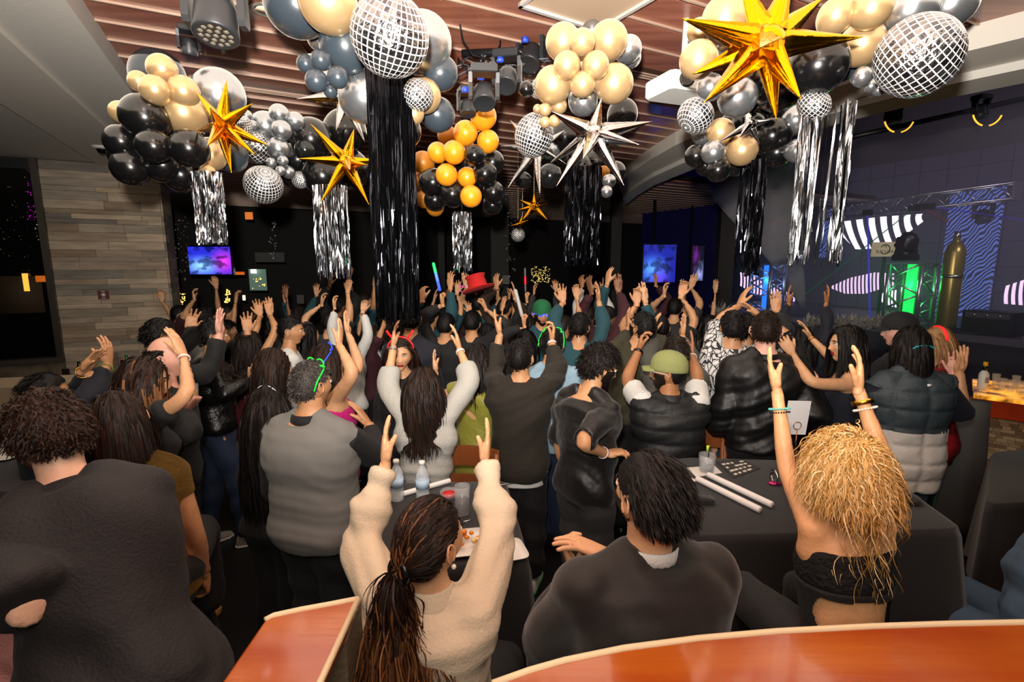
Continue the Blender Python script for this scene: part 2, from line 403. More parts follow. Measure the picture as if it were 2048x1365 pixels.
cluster('small silver balloons between the two gold stars beside black balloons', 3.2, [
 ('s', 558, 228, 19, 0), ('s', 492, 232, 12, 0), ('s', 505, 252, 11, -.05), ('s', 531, 252, 28, .12), ('s', 590, 243, 18, .05), ('s', 563, 261, 20, -.04),
 ('s', 557, 297, 22, 0), ('s', 543, 326, 11, -.03), ('s', 566, 322, 11, -.03), ('s', 561, 342, 10, -.06), ('s', 548, 350, 9, 0), ('s', 577, 345, 13, .05),
 ('k', 622, 278, 41, .2), ('k', 690, 262, 42, .4), ('k', 592, 320, 32, .3), ('k', 645, 352, 40, .25), ('k', 585, 352, 24, .3), ('n', 610, 300, 20, .1), ('k', 700, 340, 40, .5)])
cluster('large overhead cluster of charcoal, cream and silver balloons around the biggest mirror ball', 1.95, [
 ('d', 592, 8, 62, .1), ('d', 690, 92, 50, .12), ('g', 655, 2, 58, -.05), ('d', 642, 120, 20, 0), ('d', 633, 162, 22, .0), ('d', 676, 155, 21, -.03),
 ('d', 612, 128, 18, .06), ('d', 661, 182, 14, .05), ('s', 728, 195, 50, .25), ('s', 846, 85, 57, .22), ('d', 882, 146, 34, .3), ('d', 876, 230, 34, .4),
 ('g', 848, 192, 34, .25), ('g', 828, 228, 20, .2), ('k', 806, 262, 36, .5), ('s', 640, 75, 26, .3), ('d', 730, 120, 40, .35), ('s', 770, 150, 45, .4)])
cluster('orange gold and black balloon cluster hanging near the middle of the room', 3.3, [
 ('o', 967, 233, 26, 0), ('o', 931, 266, 24, 0), ('o', 976, 283, 22, .02), ('o', 875, 305, 20, .03), ('o', 908, 305, 23, -.03), ('o', 893, 350, 22, 0),
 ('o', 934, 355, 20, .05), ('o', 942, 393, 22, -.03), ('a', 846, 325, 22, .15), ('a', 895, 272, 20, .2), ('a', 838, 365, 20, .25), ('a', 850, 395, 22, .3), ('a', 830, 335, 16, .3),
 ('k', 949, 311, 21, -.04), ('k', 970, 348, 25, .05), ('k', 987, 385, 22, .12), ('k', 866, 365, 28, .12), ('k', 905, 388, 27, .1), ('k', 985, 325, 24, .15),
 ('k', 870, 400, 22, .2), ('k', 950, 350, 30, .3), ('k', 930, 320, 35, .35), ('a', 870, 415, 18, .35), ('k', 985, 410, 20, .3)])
cluster('champagne balloon ball above the big silver star', 2.25, [
 ('g', 1126, 84, 35, .05), ('g', 1217, 82, 38, .05), ('g', 1164, 85, 26, -.08), ('g', 1134, 131, 27, -.1), ('g', 1191, 131, 27, -.1), ('g', 1106, 171, 37, 0),
 ('g', 1228, 168, 38, 0), ('g', 1165, 169, 25, -.08), ('s', 1166, 203, 29, .08), ('s', 1257, 98, 26, .15), ('s', 1262, 115, 20, .25), ('s', 1184, 64, 22, .2),
 ('g', 1090, 220, 13, .0), ('g', 1118, 212, 16, .05), ('g', 1090, 245, 11, -.02), ('g', 1109, 242, 12, -.02), ('g', 1075, 218, 9, .1), ('k', 1052, 178, 15, .3), ('g', 1166, 120, 40, .25)])
cluster('black and silver balloons low behind the silver stars', 3.4, [
 ('k', 1130, 275, 32, .1), ('k', 1245, 228, 30, .0), ('k', 1110, 315, 26, .2), ('n', 1100, 352, 24, -.1), ('s', 1213, 384, 12, 0), ('s', 1218, 363, 14, .1),
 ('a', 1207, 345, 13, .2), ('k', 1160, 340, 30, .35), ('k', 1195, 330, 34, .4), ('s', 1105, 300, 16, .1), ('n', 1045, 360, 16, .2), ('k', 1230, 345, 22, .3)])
cluster('champagne, silver and black cluster behind the large gold star', 2.0, [
 ('g', 1397, 120, 37, 0), ('g', 1398, 62, 24, .12), ('g', 1450, 38, 45, .05), ('g', 1672, 32, 34, 0), ('g', 1743, 18, 38, -.05), ('g', 1724, 88, 42, .08),
 ('s', 1822, 18, 48, .05), ('s', 1905, 8, 44, .1), ('s', 1450, 95, 28, .15), ('s', 1420, 175, 26, .15), ('s', 1475, 195, 38, .1), ('k', 1636, 132, 56, .05),
 ('k', 1500, 165, 34, .12), ('s', 1724, 154, 19, -.05), ('s', 1742, 172, 13, 0), ('s', 1757, 180, 12, 0), ('d', 1690, 120, 40, .25), ('k', 1560, 170, 50, .3)])
cluster('lower cluster of black, gold and silver balloons right of the projector', 2.6, [
 ('g', 1441, 265, 27, 0), ('g', 1484, 300, 31, .0), ('s', 1408, 268, 24, .1), ('s', 1427, 305, 24, -.02), ('s', 1594, 302, 23, 0), ('s', 1592, 240, 28, .05),
 ('k', 1392, 312, 22, .1), ('k', 1436, 340, 24, 0), ('k', 1500, 210, 17, -.1), ('k', 1510, 245, 18, -.08), ('k', 1545, 272, 36, .1), ('k', 1554, 305, 28, .12),
 ('k', 1412, 330, 22, .2), ('k', 1470, 328, 24, .2), ('n', 1466, 250, 26, .25), ('k', 1530, 210, 26, 0), ('d', 1560, 215, 34, .15), ('k', 1455, 290, 40, .4), ('k', 1500, 275, 18, -.02)])
# ---- foil mirror balls: a printed grid of mirror squares
def mirror_mat():
    m = bpy.data.materials.new('mirror_ball_foil'); m.use_nodes = True; nt = m.node_tree; b = nt.nodes['Principled BSDF']
    uv = nt.nodes.new('ShaderNodeUVMap'); br = nt.nodes.new('ShaderNodeTexBrick'); L = nt.links.new
    br.offset = 0; br.squash = 1; br.inputs['Scale'].default_value = 1; br.inputs['Mortar Size'].default_value = .085
    br.inputs['Mortar Smooth'].default_value = .1; br.inputs['Brick Width'].default_value = 1; br.inputs['Row Height'].default_value = 1
    br.inputs['Color1'].default_value = (.07, .07, .08, 1); br.inputs['Color2'].default_value = (.34, .33, .32, 1); br.inputs['Mortar'].default_value = (.95, .95, .96, 1)
    L(uv.outputs[0], br.inputs['Vector']); L(br.outputs['Color'], b.inputs['Base Color'])
    ma = nt.nodes.new('ShaderNodeMath'); ma.operation = 'MULTIPLY_ADD'; ma.inputs[1].default_value = .2; ma.inputs[2].default_value = .2
    L(br.outputs['Fac'], ma.inputs[0]); L(ma.outputs[0], b.inputs['Roughness'])
    mt = nt.nodes.new('ShaderNodeMath'); mt.operation = 'MULTIPLY_ADD'; mt.inputs[1].default_value = -.55; mt.inputs[2].default_value = .95
    L(br.outputs['Fac'], mt.inputs[0]); L(mt.outputs[0], b.inputs['Metallic'])
    tc = nt.nodes.new('ShaderNodeTexCoord'); n = nt.nodes.new('ShaderNodeTexNoise'); n.inputs['Scale'].default_value = 9; L(tc.outputs['Object'], n.inputs['Vector'])
    bp = nt.nodes.new('ShaderNodeBump'); bp.inputs['Strength'].default_value = .35; bp.inputs['Distance'].default_value = .03
    L(n.outputs[0], bp.inputs['Height']); L(bp.outputs[0], b.inputs['Normal']); return m
MM = mirror_mat()
def grid_ball(nu, nv):
    """panels run as meridians and parallels; each face has its own slight tilt"""
    V = []; Fq = []; UV = []
    for i in range(nv*2+1):
        t = math.pi*(.02+.96*i/(nv*2))
        for j in range(nu*2): p = math.pi*j/nu; V.append((math.sin(t)*math.cos(p), math.sin(t)*math.sin(p), math.cos(t)))
    for i in range(nv*2):
        for j in range(nu*2):
            a = i*nu*2+j; b = i*nu*2+(j+1) % (nu*2); Fq.append((a, a+nu*2, b+nu*2, b))
            UV += [(j/2, i/2), (j/2, (i+1)/2), ((j+1)/2, (i+1)/2), ((j+1)/2, i/2)]
    n = len(V); Fq.append(tuple(range(nu*2))); Fq.append(tuple(reversed(range(nv*2*nu*2, n))))
    UV += [(0, 0)]*(nu*4)
    me = bpy.data.meshes.new('mirror_ball'); me.from_pydata(V, [], Fq); ul = me.uv_layers.new(name='UVMap')
    ul.data.foreach_set('uv', np.array(UV, float).ravel()[:len(ul.data)*2]); me.materials.append(MM)
    me.polygons.foreach_set('use_smooth', [True]*len(Fq)); return me
GB = grid_ball(34, 17); GS = grid_ball(26, 13)
balls = [
 (780, 72, 77, 1.75, GB, (.5, .35, .1), 'largest mirror ball foil balloon, under the cream and charcoal balloons', 1.0),
 (1836, 113, 78, 1.75, GB, (.9, .5, .3), 'large mirror ball foil balloon below the silver balloons by the white soffit', .95),
 (835, 190, 31, 2.1, GS, (.4, .5, .9), 'small mirror ball hanging under the largest one, against a cream balloon', 1),
 (527, 370, 37, 3.1, GB, (.9, .3, .4), 'mirror ball hanging beneath the small silver balloons', 1),
 (512, 295, 31, 3.3, GS, (.2, .9, .4), 'mirror ball half hidden by the gold star tips', 1),
 (484, 252, 20, 3.0, GS, (.6, .1, .4), 'small mirror ball directly behind the gold star centre', 1),
 (601, 360, 17, 3.4, GS, (.6, .1, .9), 'tiny dark mirror ball between black balloons', 1),
 (1068, 271, 38, 2.7, GB, (.3, .3, .3), 'mirror ball in front of the rear silver star', 1.15),
 (1079, 175, 17, 2.6, GS, (.7, .3, .3), 'mirror ball edge peeking out behind the champagne balloons', 1.3),
 (1391, 232, 36, 2.3, GS, (.2, .7, .6), 'mirror ball beneath the white ceiling projector', .9),
 (1628, 210, 33, 2.1, GS, (.8, .4, .2), 'mirror ball under the black balloon, above the silver fringe', .85),
 (1036, 470, 14, 5.5, GS, (.2, .7, .6), 'far small mirror ball deep in the dark room', 1)]
m_string = mat('string', 'b9b4aa', .5)
for x, y, r, d, me, rot, lab, sq in balls:
    o = bpy.data.objects.new('mirror_ball', me); COL.objects.link(o); p = P(x, y, d); rad = r*d/F
    o.location = tuple(p); o.rotation_euler = rot; o.scale = (rad, rad, rad*sq); tag(o, lab, 'mirror ball', 'foil mirror balls among the balloons'); WLOC[o.name] = tuple(p)
# ---- foil stars
m_gold = mat('gold_foil', 'e8a80c', .16, 1., bump=(9, .35)); m_silver = mat('silver_foil', 'b4b4b8', .12, 1., bump=(9, .35))
m_dkgold = mat('dark_gold_foil', 'b87c0c', .16, 1., bump=(9, .35))
def spike(c, tip, w, m, par, rnd):
    w = w*.82; c = np.array(c); tip = np.array(tip); x, y, d = frame_from(tip-c); n = 14; seg = 24; ph = rnd.uniform(0, 1.5)
    ang = np.linspace(0, 2*math.pi, seg, endpoint=False)+ph; R = []
    for i in range(n+1):
        t = i/n; rr_ = w*((1-t)**.95)*(.6+.4*min(1, t*5)) if t < 1 else w*.01
        # four pillowed gores meeting in crisp seams, puckered near the root
        u = np.abs(np.sin(2*(ang-ph))); cr = 1+.07*math.sin(i*2.4)*(1-t)**2; rad = rr_*np.where(u < .12, 1.16*cr, .70+.22*u)
        R.append(c + (tip-c)*t + np.outer(np.cos(ang)*rad, x)+np.outer(np.sin(ang)*rad, y))
    q = MB(); q.rings(np.array(R)); return q.build('spike', m, par)
def star(label, c, d, tips, m, w, extra=True):
    rnd = random.Random(len(label)); cp = P(c[0], c[1], d); root = empty('foil_star', cp); tag(root, label, 'star', 'spiky foil stars')
    q = MB(); q.ell(cp, (w*.95,)*3, 14, 10); q.build('star_core', m, root)
    for tx, ty, dz in tips: spike(cp, P(tx, ty, d+dz), w, m, root, rnd)
    return root
star('big bright gold spiky foil star hanging below champagne balloons', (1532, 88), 1.75,
 [(1363, 37, -.08), (1384, 149, .05), (1407, 207, -.12), (1553, 243, -.05), (1603, 200, -.14), (1727, 74, 0), (1650, -8, .02), (1478, -55, .05), (1585, -60, -.05), (1520, 95, -.28), (1560, 60, .3)], m_gold, .068)
star('gold foil star on the side of the leftmost balloon cluster', (443, 252), 2.3,
 [(453, 160, 0), (392, 183, .05), (505, 207, -.05), (537, 291, .05), (512, 311, -.1), (463, 346, -.08), (414, 292, -.25), (394, 262, .2), (480, 305, .25), (420, 215, -.3)], m_gold, .042)
star('gold foil star above the silver fringe, left of the black fringe curtain', (692, 325), 2.7,
 [(620, 247, 0), (593, 317, .05), (640, 408, -.1), (738, 410, -.08), (708, 258, .05), (735, 330, -.1), (700, 340, -.3), (670, 300, .3), (765, 320, .1)], m_gold, .042)
star('big silver foil star beneath the champagne balloon ball', (1187, 268), 2.1,
 [(1203, 195, -.05), (1101, 222, 0), (1306, 243, 0), (1280, 290, -.1), (1249, 373, -.08), (1112, 374, -.08), (1166, 318, -.3), (1098, 328, .2), (1210, 250, .3), (1240, 292, .25)], m_silver, .046)
star('rear silver foil star behind the mirror ball in the middle', (1072, 300), 3.0,
 [(1000, 292, 0), (1015, 377, -.1), (1080, 392, -.05), (1135, 330, .1), (1060, 230, 0), (1020, 240, .1), (1130, 260, .1)], m_silver, .045)
star('small distant gold foil star in the dark middle of the room', (1068, 415), 4.6,
 [(1068, 385, 0), (1040, 400, 0), (1045, 440, -.1), (1095, 440, -.05), (1098, 405, .1), (1068, 420, -.3), (1085, 392, .1), (1036, 420, 0)], m_dkgold, .05)
star('silver foil star half hidden behind the large overhead cluster', (690, 195), 2.6,
 [(592, 198, 0), (672, 262, -.1), (730, 285, -.05), (600, 85, .1), (760, 240, .1), (690, 150, .2)], m_silver, .05)
star('dark silver foil star in the lower right cluster', (1500, 250), 2.35,
 [(1440, 283, -.05), (1478, 276, -.1), (1520, 290, 0), (1490, 215, .1), (1540, 240, .1)], m_silver, .03)
star('tiny gold foil star below the distant gold star', (1040, 448), 4.8, [(1020, 452, 0), (1058, 440, 0), (1035, 462, -.1), (1045, 430, 0), (1030, 437, .1)], m_dkgold, .025)
# ---- foil fringe curtains
m_fs = mat('silver_fringe', 'c2c3c6', .16, 1.); m_fk = mat('black_fringe', '1c1c20', .14, .9)
def fringe(label, x0, x1, yt, yb, d, n, m, depth=.25, wid=.006, jag=.12, topx=None, gap=None):
    """a ring of hanging foil strips"""
    rnd = random.Random(n+int(x0)); pts = MB(); c0 = P((x0+x1)/2, yt, d); zt = c0[2]; W = (x1-x0)/2*d/F
    zb = P((x0+x1)/2, yb, d)[2]; tpa = W if topx is None else topx
    V = []; Fc = []
    for i in range(n):
        th = rnd.uniform(0, 2*math.pi); rx = math.cos(th); ry = math.sin(th)
        if gap and gap[0] < rx < gap[1] and rnd.random() < gap[2]: continue
        L = (zt-zb)*(1-rnd.random()*jag); ns = 14; ph = rnd.uniform(0, 6); tw = rnd.uniform(.5, 3)
        sw = rnd.uniform(-.005, .005); w_ = wid*rnd.uniform(.5, 1.2)
        for s_ in range(ns+1):
            t = s_/ns; a_ = ph+tw*math.sin(t*3+ph)+t*tw
            px = c0[0]+rx*(tpa*(1-min(1, t*2))+W*min(1, t*2))+sw*math.sin(t*7+ph); py_ = c0[1]+ry*depth+sw*math.cos(t*6); z_ = zt-L*t
            V += [(px-math.cos(a_)*w_, py_-math.sin(a_)*w_, z_), (px+math.cos(a_)*w_, py_+math.sin(a_)*w_, z_)]
            if s_: k2 = len(V)-4; Fc.append((k2, k2+1, k2+3, k2+2))
    o = mk('fringe_curtain', V, Fc, m, smooth=False); tag(o, label, 'fringe curtain', 'foil fringe curtains', 'stuff'); return o
fringe('silver foil fringe above the television on the dark wall', 385, 440, 345, 492, 2.6, 110, m_fs, .05)
fringe('silver foil fringe beneath the gold star left of the black curtain', 627, 692, 372, 562, 3.0, 90, m_fs, .07, .005)
fringe('long dense black foil fringe curtain in front of the crowd', 735, 822, 128, 655, 2.1, 420, m_fk, .09, .006, .10)
fringe('small silver foil fringe under the orange balloons', 906, 943, 425, 547, 4.4, 70, m_fs, .07, .006)
fringe('black and silver fringe curtain under the silver star', 1132, 1202, 335, 535, 3.1, 150, m_fk, .08, .005)
fringe('bright silver foil fringe hanging in front of the stage', 1606, 1707, 205, 535, 2.1, 190, m_fs, .05, .0055, .12, gap=(-.45, .78, .93))
fringe('narrow black foil fringe beside the smoke plume', 1507, 1532, 320, 555, 2.5, 120, m_fk, .03, .005)
fringe('thin black fringe strands left of the narrow black curtain', 1482, 1498, 335, 545, 2.5, 14, m_fk, .02, .004)
# ================================================================ CEILING FIXTURES
m_lens = mat('lens_glass', '30302c', .1, .5); m_body = mat('fixture_body', '232528', .42, .1); m_white = mat('white_plastic', 'd9d9d4', .4)
def moving_head(label, x, y, d, s, yaw=0, tilt=.3, lens=None, wash=False, hang=True):
    c = P(x, y, d); root = empty('moving_head_light', c); tag(root, label, 'stage light', 'moving head lights')
    Rz = np.array([[math.cos(yaw), -math.sin(yaw), 0], [math.sin(yaw), math.cos(yaw), 0], [0, 0, 1]])
    Rx = np.array([[1, 0, 0], [0, math.cos(tilt), -math.sin(tilt)], [0, math.sin(tilt), math.cos(tilt)]]); R = Rz@Rx
    sg = 1 if hang else -1
    q = MB(); q.rings(np.array([[c+Rz@np.array([u*k2, v*k2, sg*h_])*s for u, v in ((-.5, -.38), (.5, -.38), (.5, .38), (-.5, .38))] for h_, k2 in ((.72, .9), (.76, 1), (1.0, 1), (1.04, .9))]))
    q.build('base_housing', m_body, root, False)
    for sd in (-1, 1):
        q = MB(); q.rings(np.array([[c+Rz@np.array([sd*(.52+.07*u), v*k2, sg*h_])*s for u, v in ((-1, -.16), (1, -.16), (1, .16), (-1, .16))] for h_, k2 in ((-.2, .8), (-.1, 1.2), (.4, 1.), (.75, 1.5))]))
        q.build('yoke_arm', m_body, root, False)
    q = MB(); q.lathe([(.001, .42), (.22, .42), (.34, .34), (.40, .1), (.42, -.25), (.44, -.42), (.40, -.46), (.36, -.44)], (0, 0, 0), 24)
    V = q.verts()*s@R.T+c; h = mk('lamp_head', V, q.f, m_body, parent=root)
    q = MB(); q.lathe([(.001, -.40), (.36, -.40), (.37, -.43), (.001, -.43)], (0, 0, 0), 24); V = q.verts()*s@R.T+c
    mk('lens', V, q.f, lens or m_lens, parent=h)
    if wash:
        for r_, n_ in ((0, 1), (.15, 6), (.28, 12)):
            for k3 in range(n_):
                a_ = 2*math.pi*k3/n_; q = MB(); q.ell((r_*math.cos(a_), r_*math.sin(a_), -.43), (.062, .062, .035), 8, 6); V = q.verts()*s@R.T+c
                mk('led_lens', V, q.f, mat('led_lens', '6a6458', .15, .2), parent=h)
    return root
moving_head('large round wash light with cluster of lenses hanging overhead', 432, 32, 1.9, .185, .2, -.25, wash=True)
moving_head('black moving head light clamped next to the wash light', 378, 92, 2.6, .09, .6, .3)
m_purple = mat('purple_lens', '200020', .2, emit='c040ff', es=3)
moving_head('rear moving head light with a square lens under the cable bundle', 1062, 112, 2.9, .15, -.5, -.5)
moving_head('moving head light showing a purple lens', 1014, 158, 2.8, .14, -.2, -.6, lens=m_purple)
moving_head('moving head light nearest the orange balloons', 968, 190, 2.7, .14, .1, -.5)
moving_head('small moving head light half behind charcoal balloon', 935, 215, 3.1, .11, .4, -.3)
# aluminium strip carrying the lights and the cables over it
tr = MB(); e0 = P(1080, 58, 2.9); e1 = P(925, 190, 3.0); e0[2] = e1[2] = ZC-.05
tr.tube([e0, e1], .022, 10); tag(tr.build('light_bar', m_iron), 'black bar under the ceiling carrying the moving heads', 'bar')
for i in range(9):
    rnd = random.Random(i); pts = [e0*(1-t)+e1*t+np.array([rnd.uniform(-.1, .1), rnd.uniform(-.08, .08), -.04+rnd.uniform(-.10, .03)]) for t in np.linspace(rnd.uniform(-.1, .1), rnd.uniform(.8, 1.1), 9)]
    # smooth
    pts = np.array(pts); pp = np.vstack([pts[0]]+[(pts[k4]*(1-u)+pts[k4+1]*u) for k4 in range(8) for u in (.25, .75)]+[pts[-1]])
    q = MB(); q.tube(pp, .005, 5); tag(q.build('cable', mat('cable_grey', '55555a', .5) if i % 2 else m_iron), 'loose power cable drooping along the black light bar', 'cable', 'cables along the light bar')
q = MB(); pts = [P(920, 50, 2.6), P(925, 80, 2.7), P(945, 110, 2.75), P(985, 120, 2.8), P(1000, 90, 2.9), P(1008, 0, 2.9)]
q.tube(pts, .005, 6); tag(q.build('cable', m_iron), 'looping dark cable left of the light bar, hanging from the planks', 'cable')
for i, (x, y) in enumerate(((1050, 80), (1000, 120), (962, 155), (930, 180))):
    q = MB(); q.box(P(x, y, 2.75), (.03, .03, .025), .4); tag(q.build('cable_connector', mat('blue_plug', '2a48c8', .4)), 'blue plug connector on the cables of the light bar', 'connector', 'blue plugs on the light bar')
# projector
pj = P(1366, 178, 2.7); q = MB(); x_ = np.array([.93, .35, 0]); 
R3 = np.array([[.93, -.35, 0], [.35, .93, 0], [0, 0, 1]])
q.rings(np.array([[pj+R3@np.array([u*k2, v*k2, h_]) for u, v in ((-.17, -.10), (-.15, -.12), (.15, -.12), (.17, -.10), (.17, .10), (.15, .12), (-.15, .12), (-.17, .10))] for h_, k2 in ((-.045, .93), (-.035, 1), (.035, 1), (.045, .95))]))
pjo = q.build('projector', m_white, smooth=False); tag(pjo, 'white projector mounted under the ceiling planks', 'projector')
q = MB(); q.tube([pj+[0, 0, .04], [pj[0], pj[1], ZC]], .018, 10); q.build('mount_pole', m_white, pjo)
q = MB(); q.lathe([(.001, .02), (.035, .02), (.04, -.01), (.03, -.012), (.001, -.005)], pj+R3@np.array([-.08, -.125, 0]), 16, R=np.array([[1, 0, 0], [0, 0, 1], [0, 1, 0]])); q.build('lens', m_lens, pjo)
for k5 in range(5): q = MB(); q.box(pj+R3@np.array([.05+k5*.02, -.123, 0]), (.008, .004, .05), TA); q.build('vent_slot', m_iron, pjo, False)
# access panel, vent and downlights
pp = onz(1187, -12, ZC-.012); q = MB(); q.box(pp, (.50, .50, .012), .55); acc = q.build('ceiling_access_panel', mat('panel_tan', 'b89e86', .45), smooth=False); tag(acc, 'pale square access panel with rounded rim in the plank ceiling', 'panel')
q = MB(); 
for dx, dy, sx, sy in ((0, .25, .52, .02), (0, -.25, .52, .02), (.25, 0, .02, .52), (-.25, 0, .02, .52)):
    c_, s_ = math.cos(.55), math.sin(.55); q.box(pp+np.array([dx*c_-dy*s_, dx*s_+dy*c_, -.01]), (sx, sy, .02), .55)
q.build('rim', mat('rim_silver', 'cfcac4', .35, .3), acc, False)
for lab, x0, y0 in (('slotted air vent in the ceiling planks above the silver balloons', 548, 182), ('slotted air vent left of the white projector', 1300, 150)):
    pv = onz(x0, y0, ZC-.01); q = MB(); q.box(pv, (.62, .13, .02), TA); v = q.build('air_vent', mat('vent_brown', '3c2a22', .4, .4), smooth=False); tag(v, lab, 'vent')
    for k6 in (-1, 0, 1): q = MB(); q.box(pv+B*k6*.035+np.array([0, 0, -.012]), (.56, .008, .012), TA); q.build('slat', m_track, v, False)
for lab, x, y in (('recessed downlight beside the large charcoal balloon', 533, 18), ('recessed downlight left of the white projector', 1321, 192)):
    pd = onz(x, y, ZC-.006); q = MB(); q.lathe([(.001, 0), (.06, 0), (.075, .0), (.078, -.008), (.06, -.012), (.055, -.004), (.001, -.004)], pd, 24)
    o = q.build('downlight', mat('downlight_trim', 'b8b0a8', .25, .8)); tag(o, lab, 'ceiling light')
    q = MB(); q.lathe([(.001, -.006), (.05, -.006), (.05, -.008), (.001, -.008)], pd, 16); q.build('bulb', mat('bulb', 'ffe8c0', .4), o)
# ================================================================ PEOPLE
def nrm(v): v = np.asarray(v, float); return v/(np.linalg.norm(v)+1e-9)
def sstep(x, a, b): t = np.clip((x-a)/(b-a), 0, 1); return t*t*(3-2*t)
def vnormals(V, Fc):
    q = np.array([f if len(f) == 4 else (f[0], f[1], f[2], f[2]) for f in Fc])
    n = np.cross(V[q[:, 2]]-V[q[:, 0]], V[q[:, 3]]-V[q[:, 1]]+1e-12)
    N = np.zeros_like(V)
    for i in range(4): np.add.at(N, q[:, i], n)
    return N/(np.linalg.norm(N, axis=1, keepdims=True)+1e-12)
def folds(V, Fc, amp, seed=0, freq=1., up=None):
    N = vnormals(V, Fc); r = np.random.default_rng(seed); ph = r.uniform(0, 6.28, 9)
    x, y, z = V.T*freq
    w1 = .6*np.sin(7*x+ph[0])+.6*np.sin(9*y+ph[1])+.7*np.sin(6*z+ph[2])
    w2 = .6*np.sin(11*z+ph[3]+w1)+.6*np.sin(13*x-8*y+ph[4])
    a = np.sin(26*z+9*x*np.sin(ph[5])+7*y+3*w1+ph[6]); b = np.sin(17*x+19*y+9*z+2.4*w2+ph[7]); c = np.sin(48*z+22*x+4*w2+ph[8])
    mod = .5+.5*np.sin(3.1*x+2.3*y+4.2*z+w1)
    return V + N*((a*np.abs(a)*.9+b*.55*(1-mod)+c*.22*mod)*amp)[:, None]
# ---------------- hands: palm, four unequal jointed fingers, thumb from the side near the base
HANDS = {}
POSES = {'open': ((8, 14, 10), (-13, -4, 5, 14), 42, 10), 'flat': ((5, 8, 5), (-7, -2, 3, 8), 17, 20), 'cup': ((18, 22, 16), (-8, -3, 3, 9), 30, 22),
         'grip': ((62, 80, 45), (-4, -1, 2, 5), 35, 55), 'relax': ((25, 35, 25), (-5, -2, 2, 6), 28, 25), 'claw': ((28, 42, 30), (-12, -4, 5, 12), 40, 25)}
def hand_template(pose, vox):
    if (pose, vox) in HANDS: return HANDS[(pose, vox)]
    cu, sp, tout, tcl = POSES[pose]; q = MB()
    # palm: rings from wrist to knuckles (thumb side +X, palm side +Y)
    R = []
    for z, a, b, ox in ((-.03, .0265, .019, 0), (0, .026, .018, 0), (.02, .033, .0185, .003), (.045, .040, .0165, .003), (.075, .0415, .0135, .001), (.094, .038, .0105, 0), (.099, .032, .006, 0)):
        an = np.linspace(0, 2*math.pi, 14, endpoint=False)
        R.append(np.stack([ox+a*np.sign(np.cos(an))*np.abs(np.cos(an))**.8, b*np.sign(np.sin(an))*np.abs(np.sin(an))**.85-.001, np.full(14, z)], 1))
    q.rings(np.array(R)); q.ell((.024, .010, .030), (.016, .013, .026), 10, 8); q.ell((-.022, .009, .03), (.013, .011, .028), 10, 8)
    xs = (.029, .010, -.010, -.028); ln = (.072, .080, .074, .058); rr = (.0088, .0090, .0086, .0076)
    for i in range(4):
        base = np.array([xs[i], 0, .088-(.004 if i in (0, 3) else 0)-(.006 if i == 3 else 0)]); ang = math.radians(-sp[i]); pts = [base+[0, 0, -.03], base]
        p = base; cur = 0; segs = (.45, .30, .25)
        for j in range(3):
            cur += math.radians(cu[j]*(1+.08*i)); d = np.array([math.sin(ang)*math.cos(cur), math.sin(cur), math.cos(ang)*math.cos(cur)])
            m_ = p+d*ln[i]*segs[j]*.5; p = p+d*ln[i]*segs[j]; pts += [m_, p]
        ra = np.array([rr[i]*1.05, rr[i]*1.1, rr[i]*.98, rr[i]*1.04, rr[i]*.92, rr[i]*.98, rr[i]*.9, rr[i]*.80])[:len(pts)]
        q.tube(np.array(pts), ra, 9, roundcap=True)
    a0 = math.radians(tout); d1 = np.array([math.sin(a0), .25, math.cos(a0)]); d1 /= np.linalg.norm(d1); cl = math.radians(tcl)
    d2 = np.array([math.sin(a0*.6), math.sin(cl)+.2, math.cos(a0*.6)]); d2 /= np.linalg.norm(d2)
    b0 = np.array([.018, .006, .014]); p1 = b0+d1*.038; p2 = p1+(d1+d2)/2*.029; p3 = p2+d2*.024
    q.tube([b0, p1, (p1+p2)/2, p2, p3], [.0145, .0125, .0105, .0112, .0088], 10, roundcap=True)
    V, Fc = remesh(q, vox, 2, .4); HANDS[(pose, vox)] = (V, Fc); return V, Fc
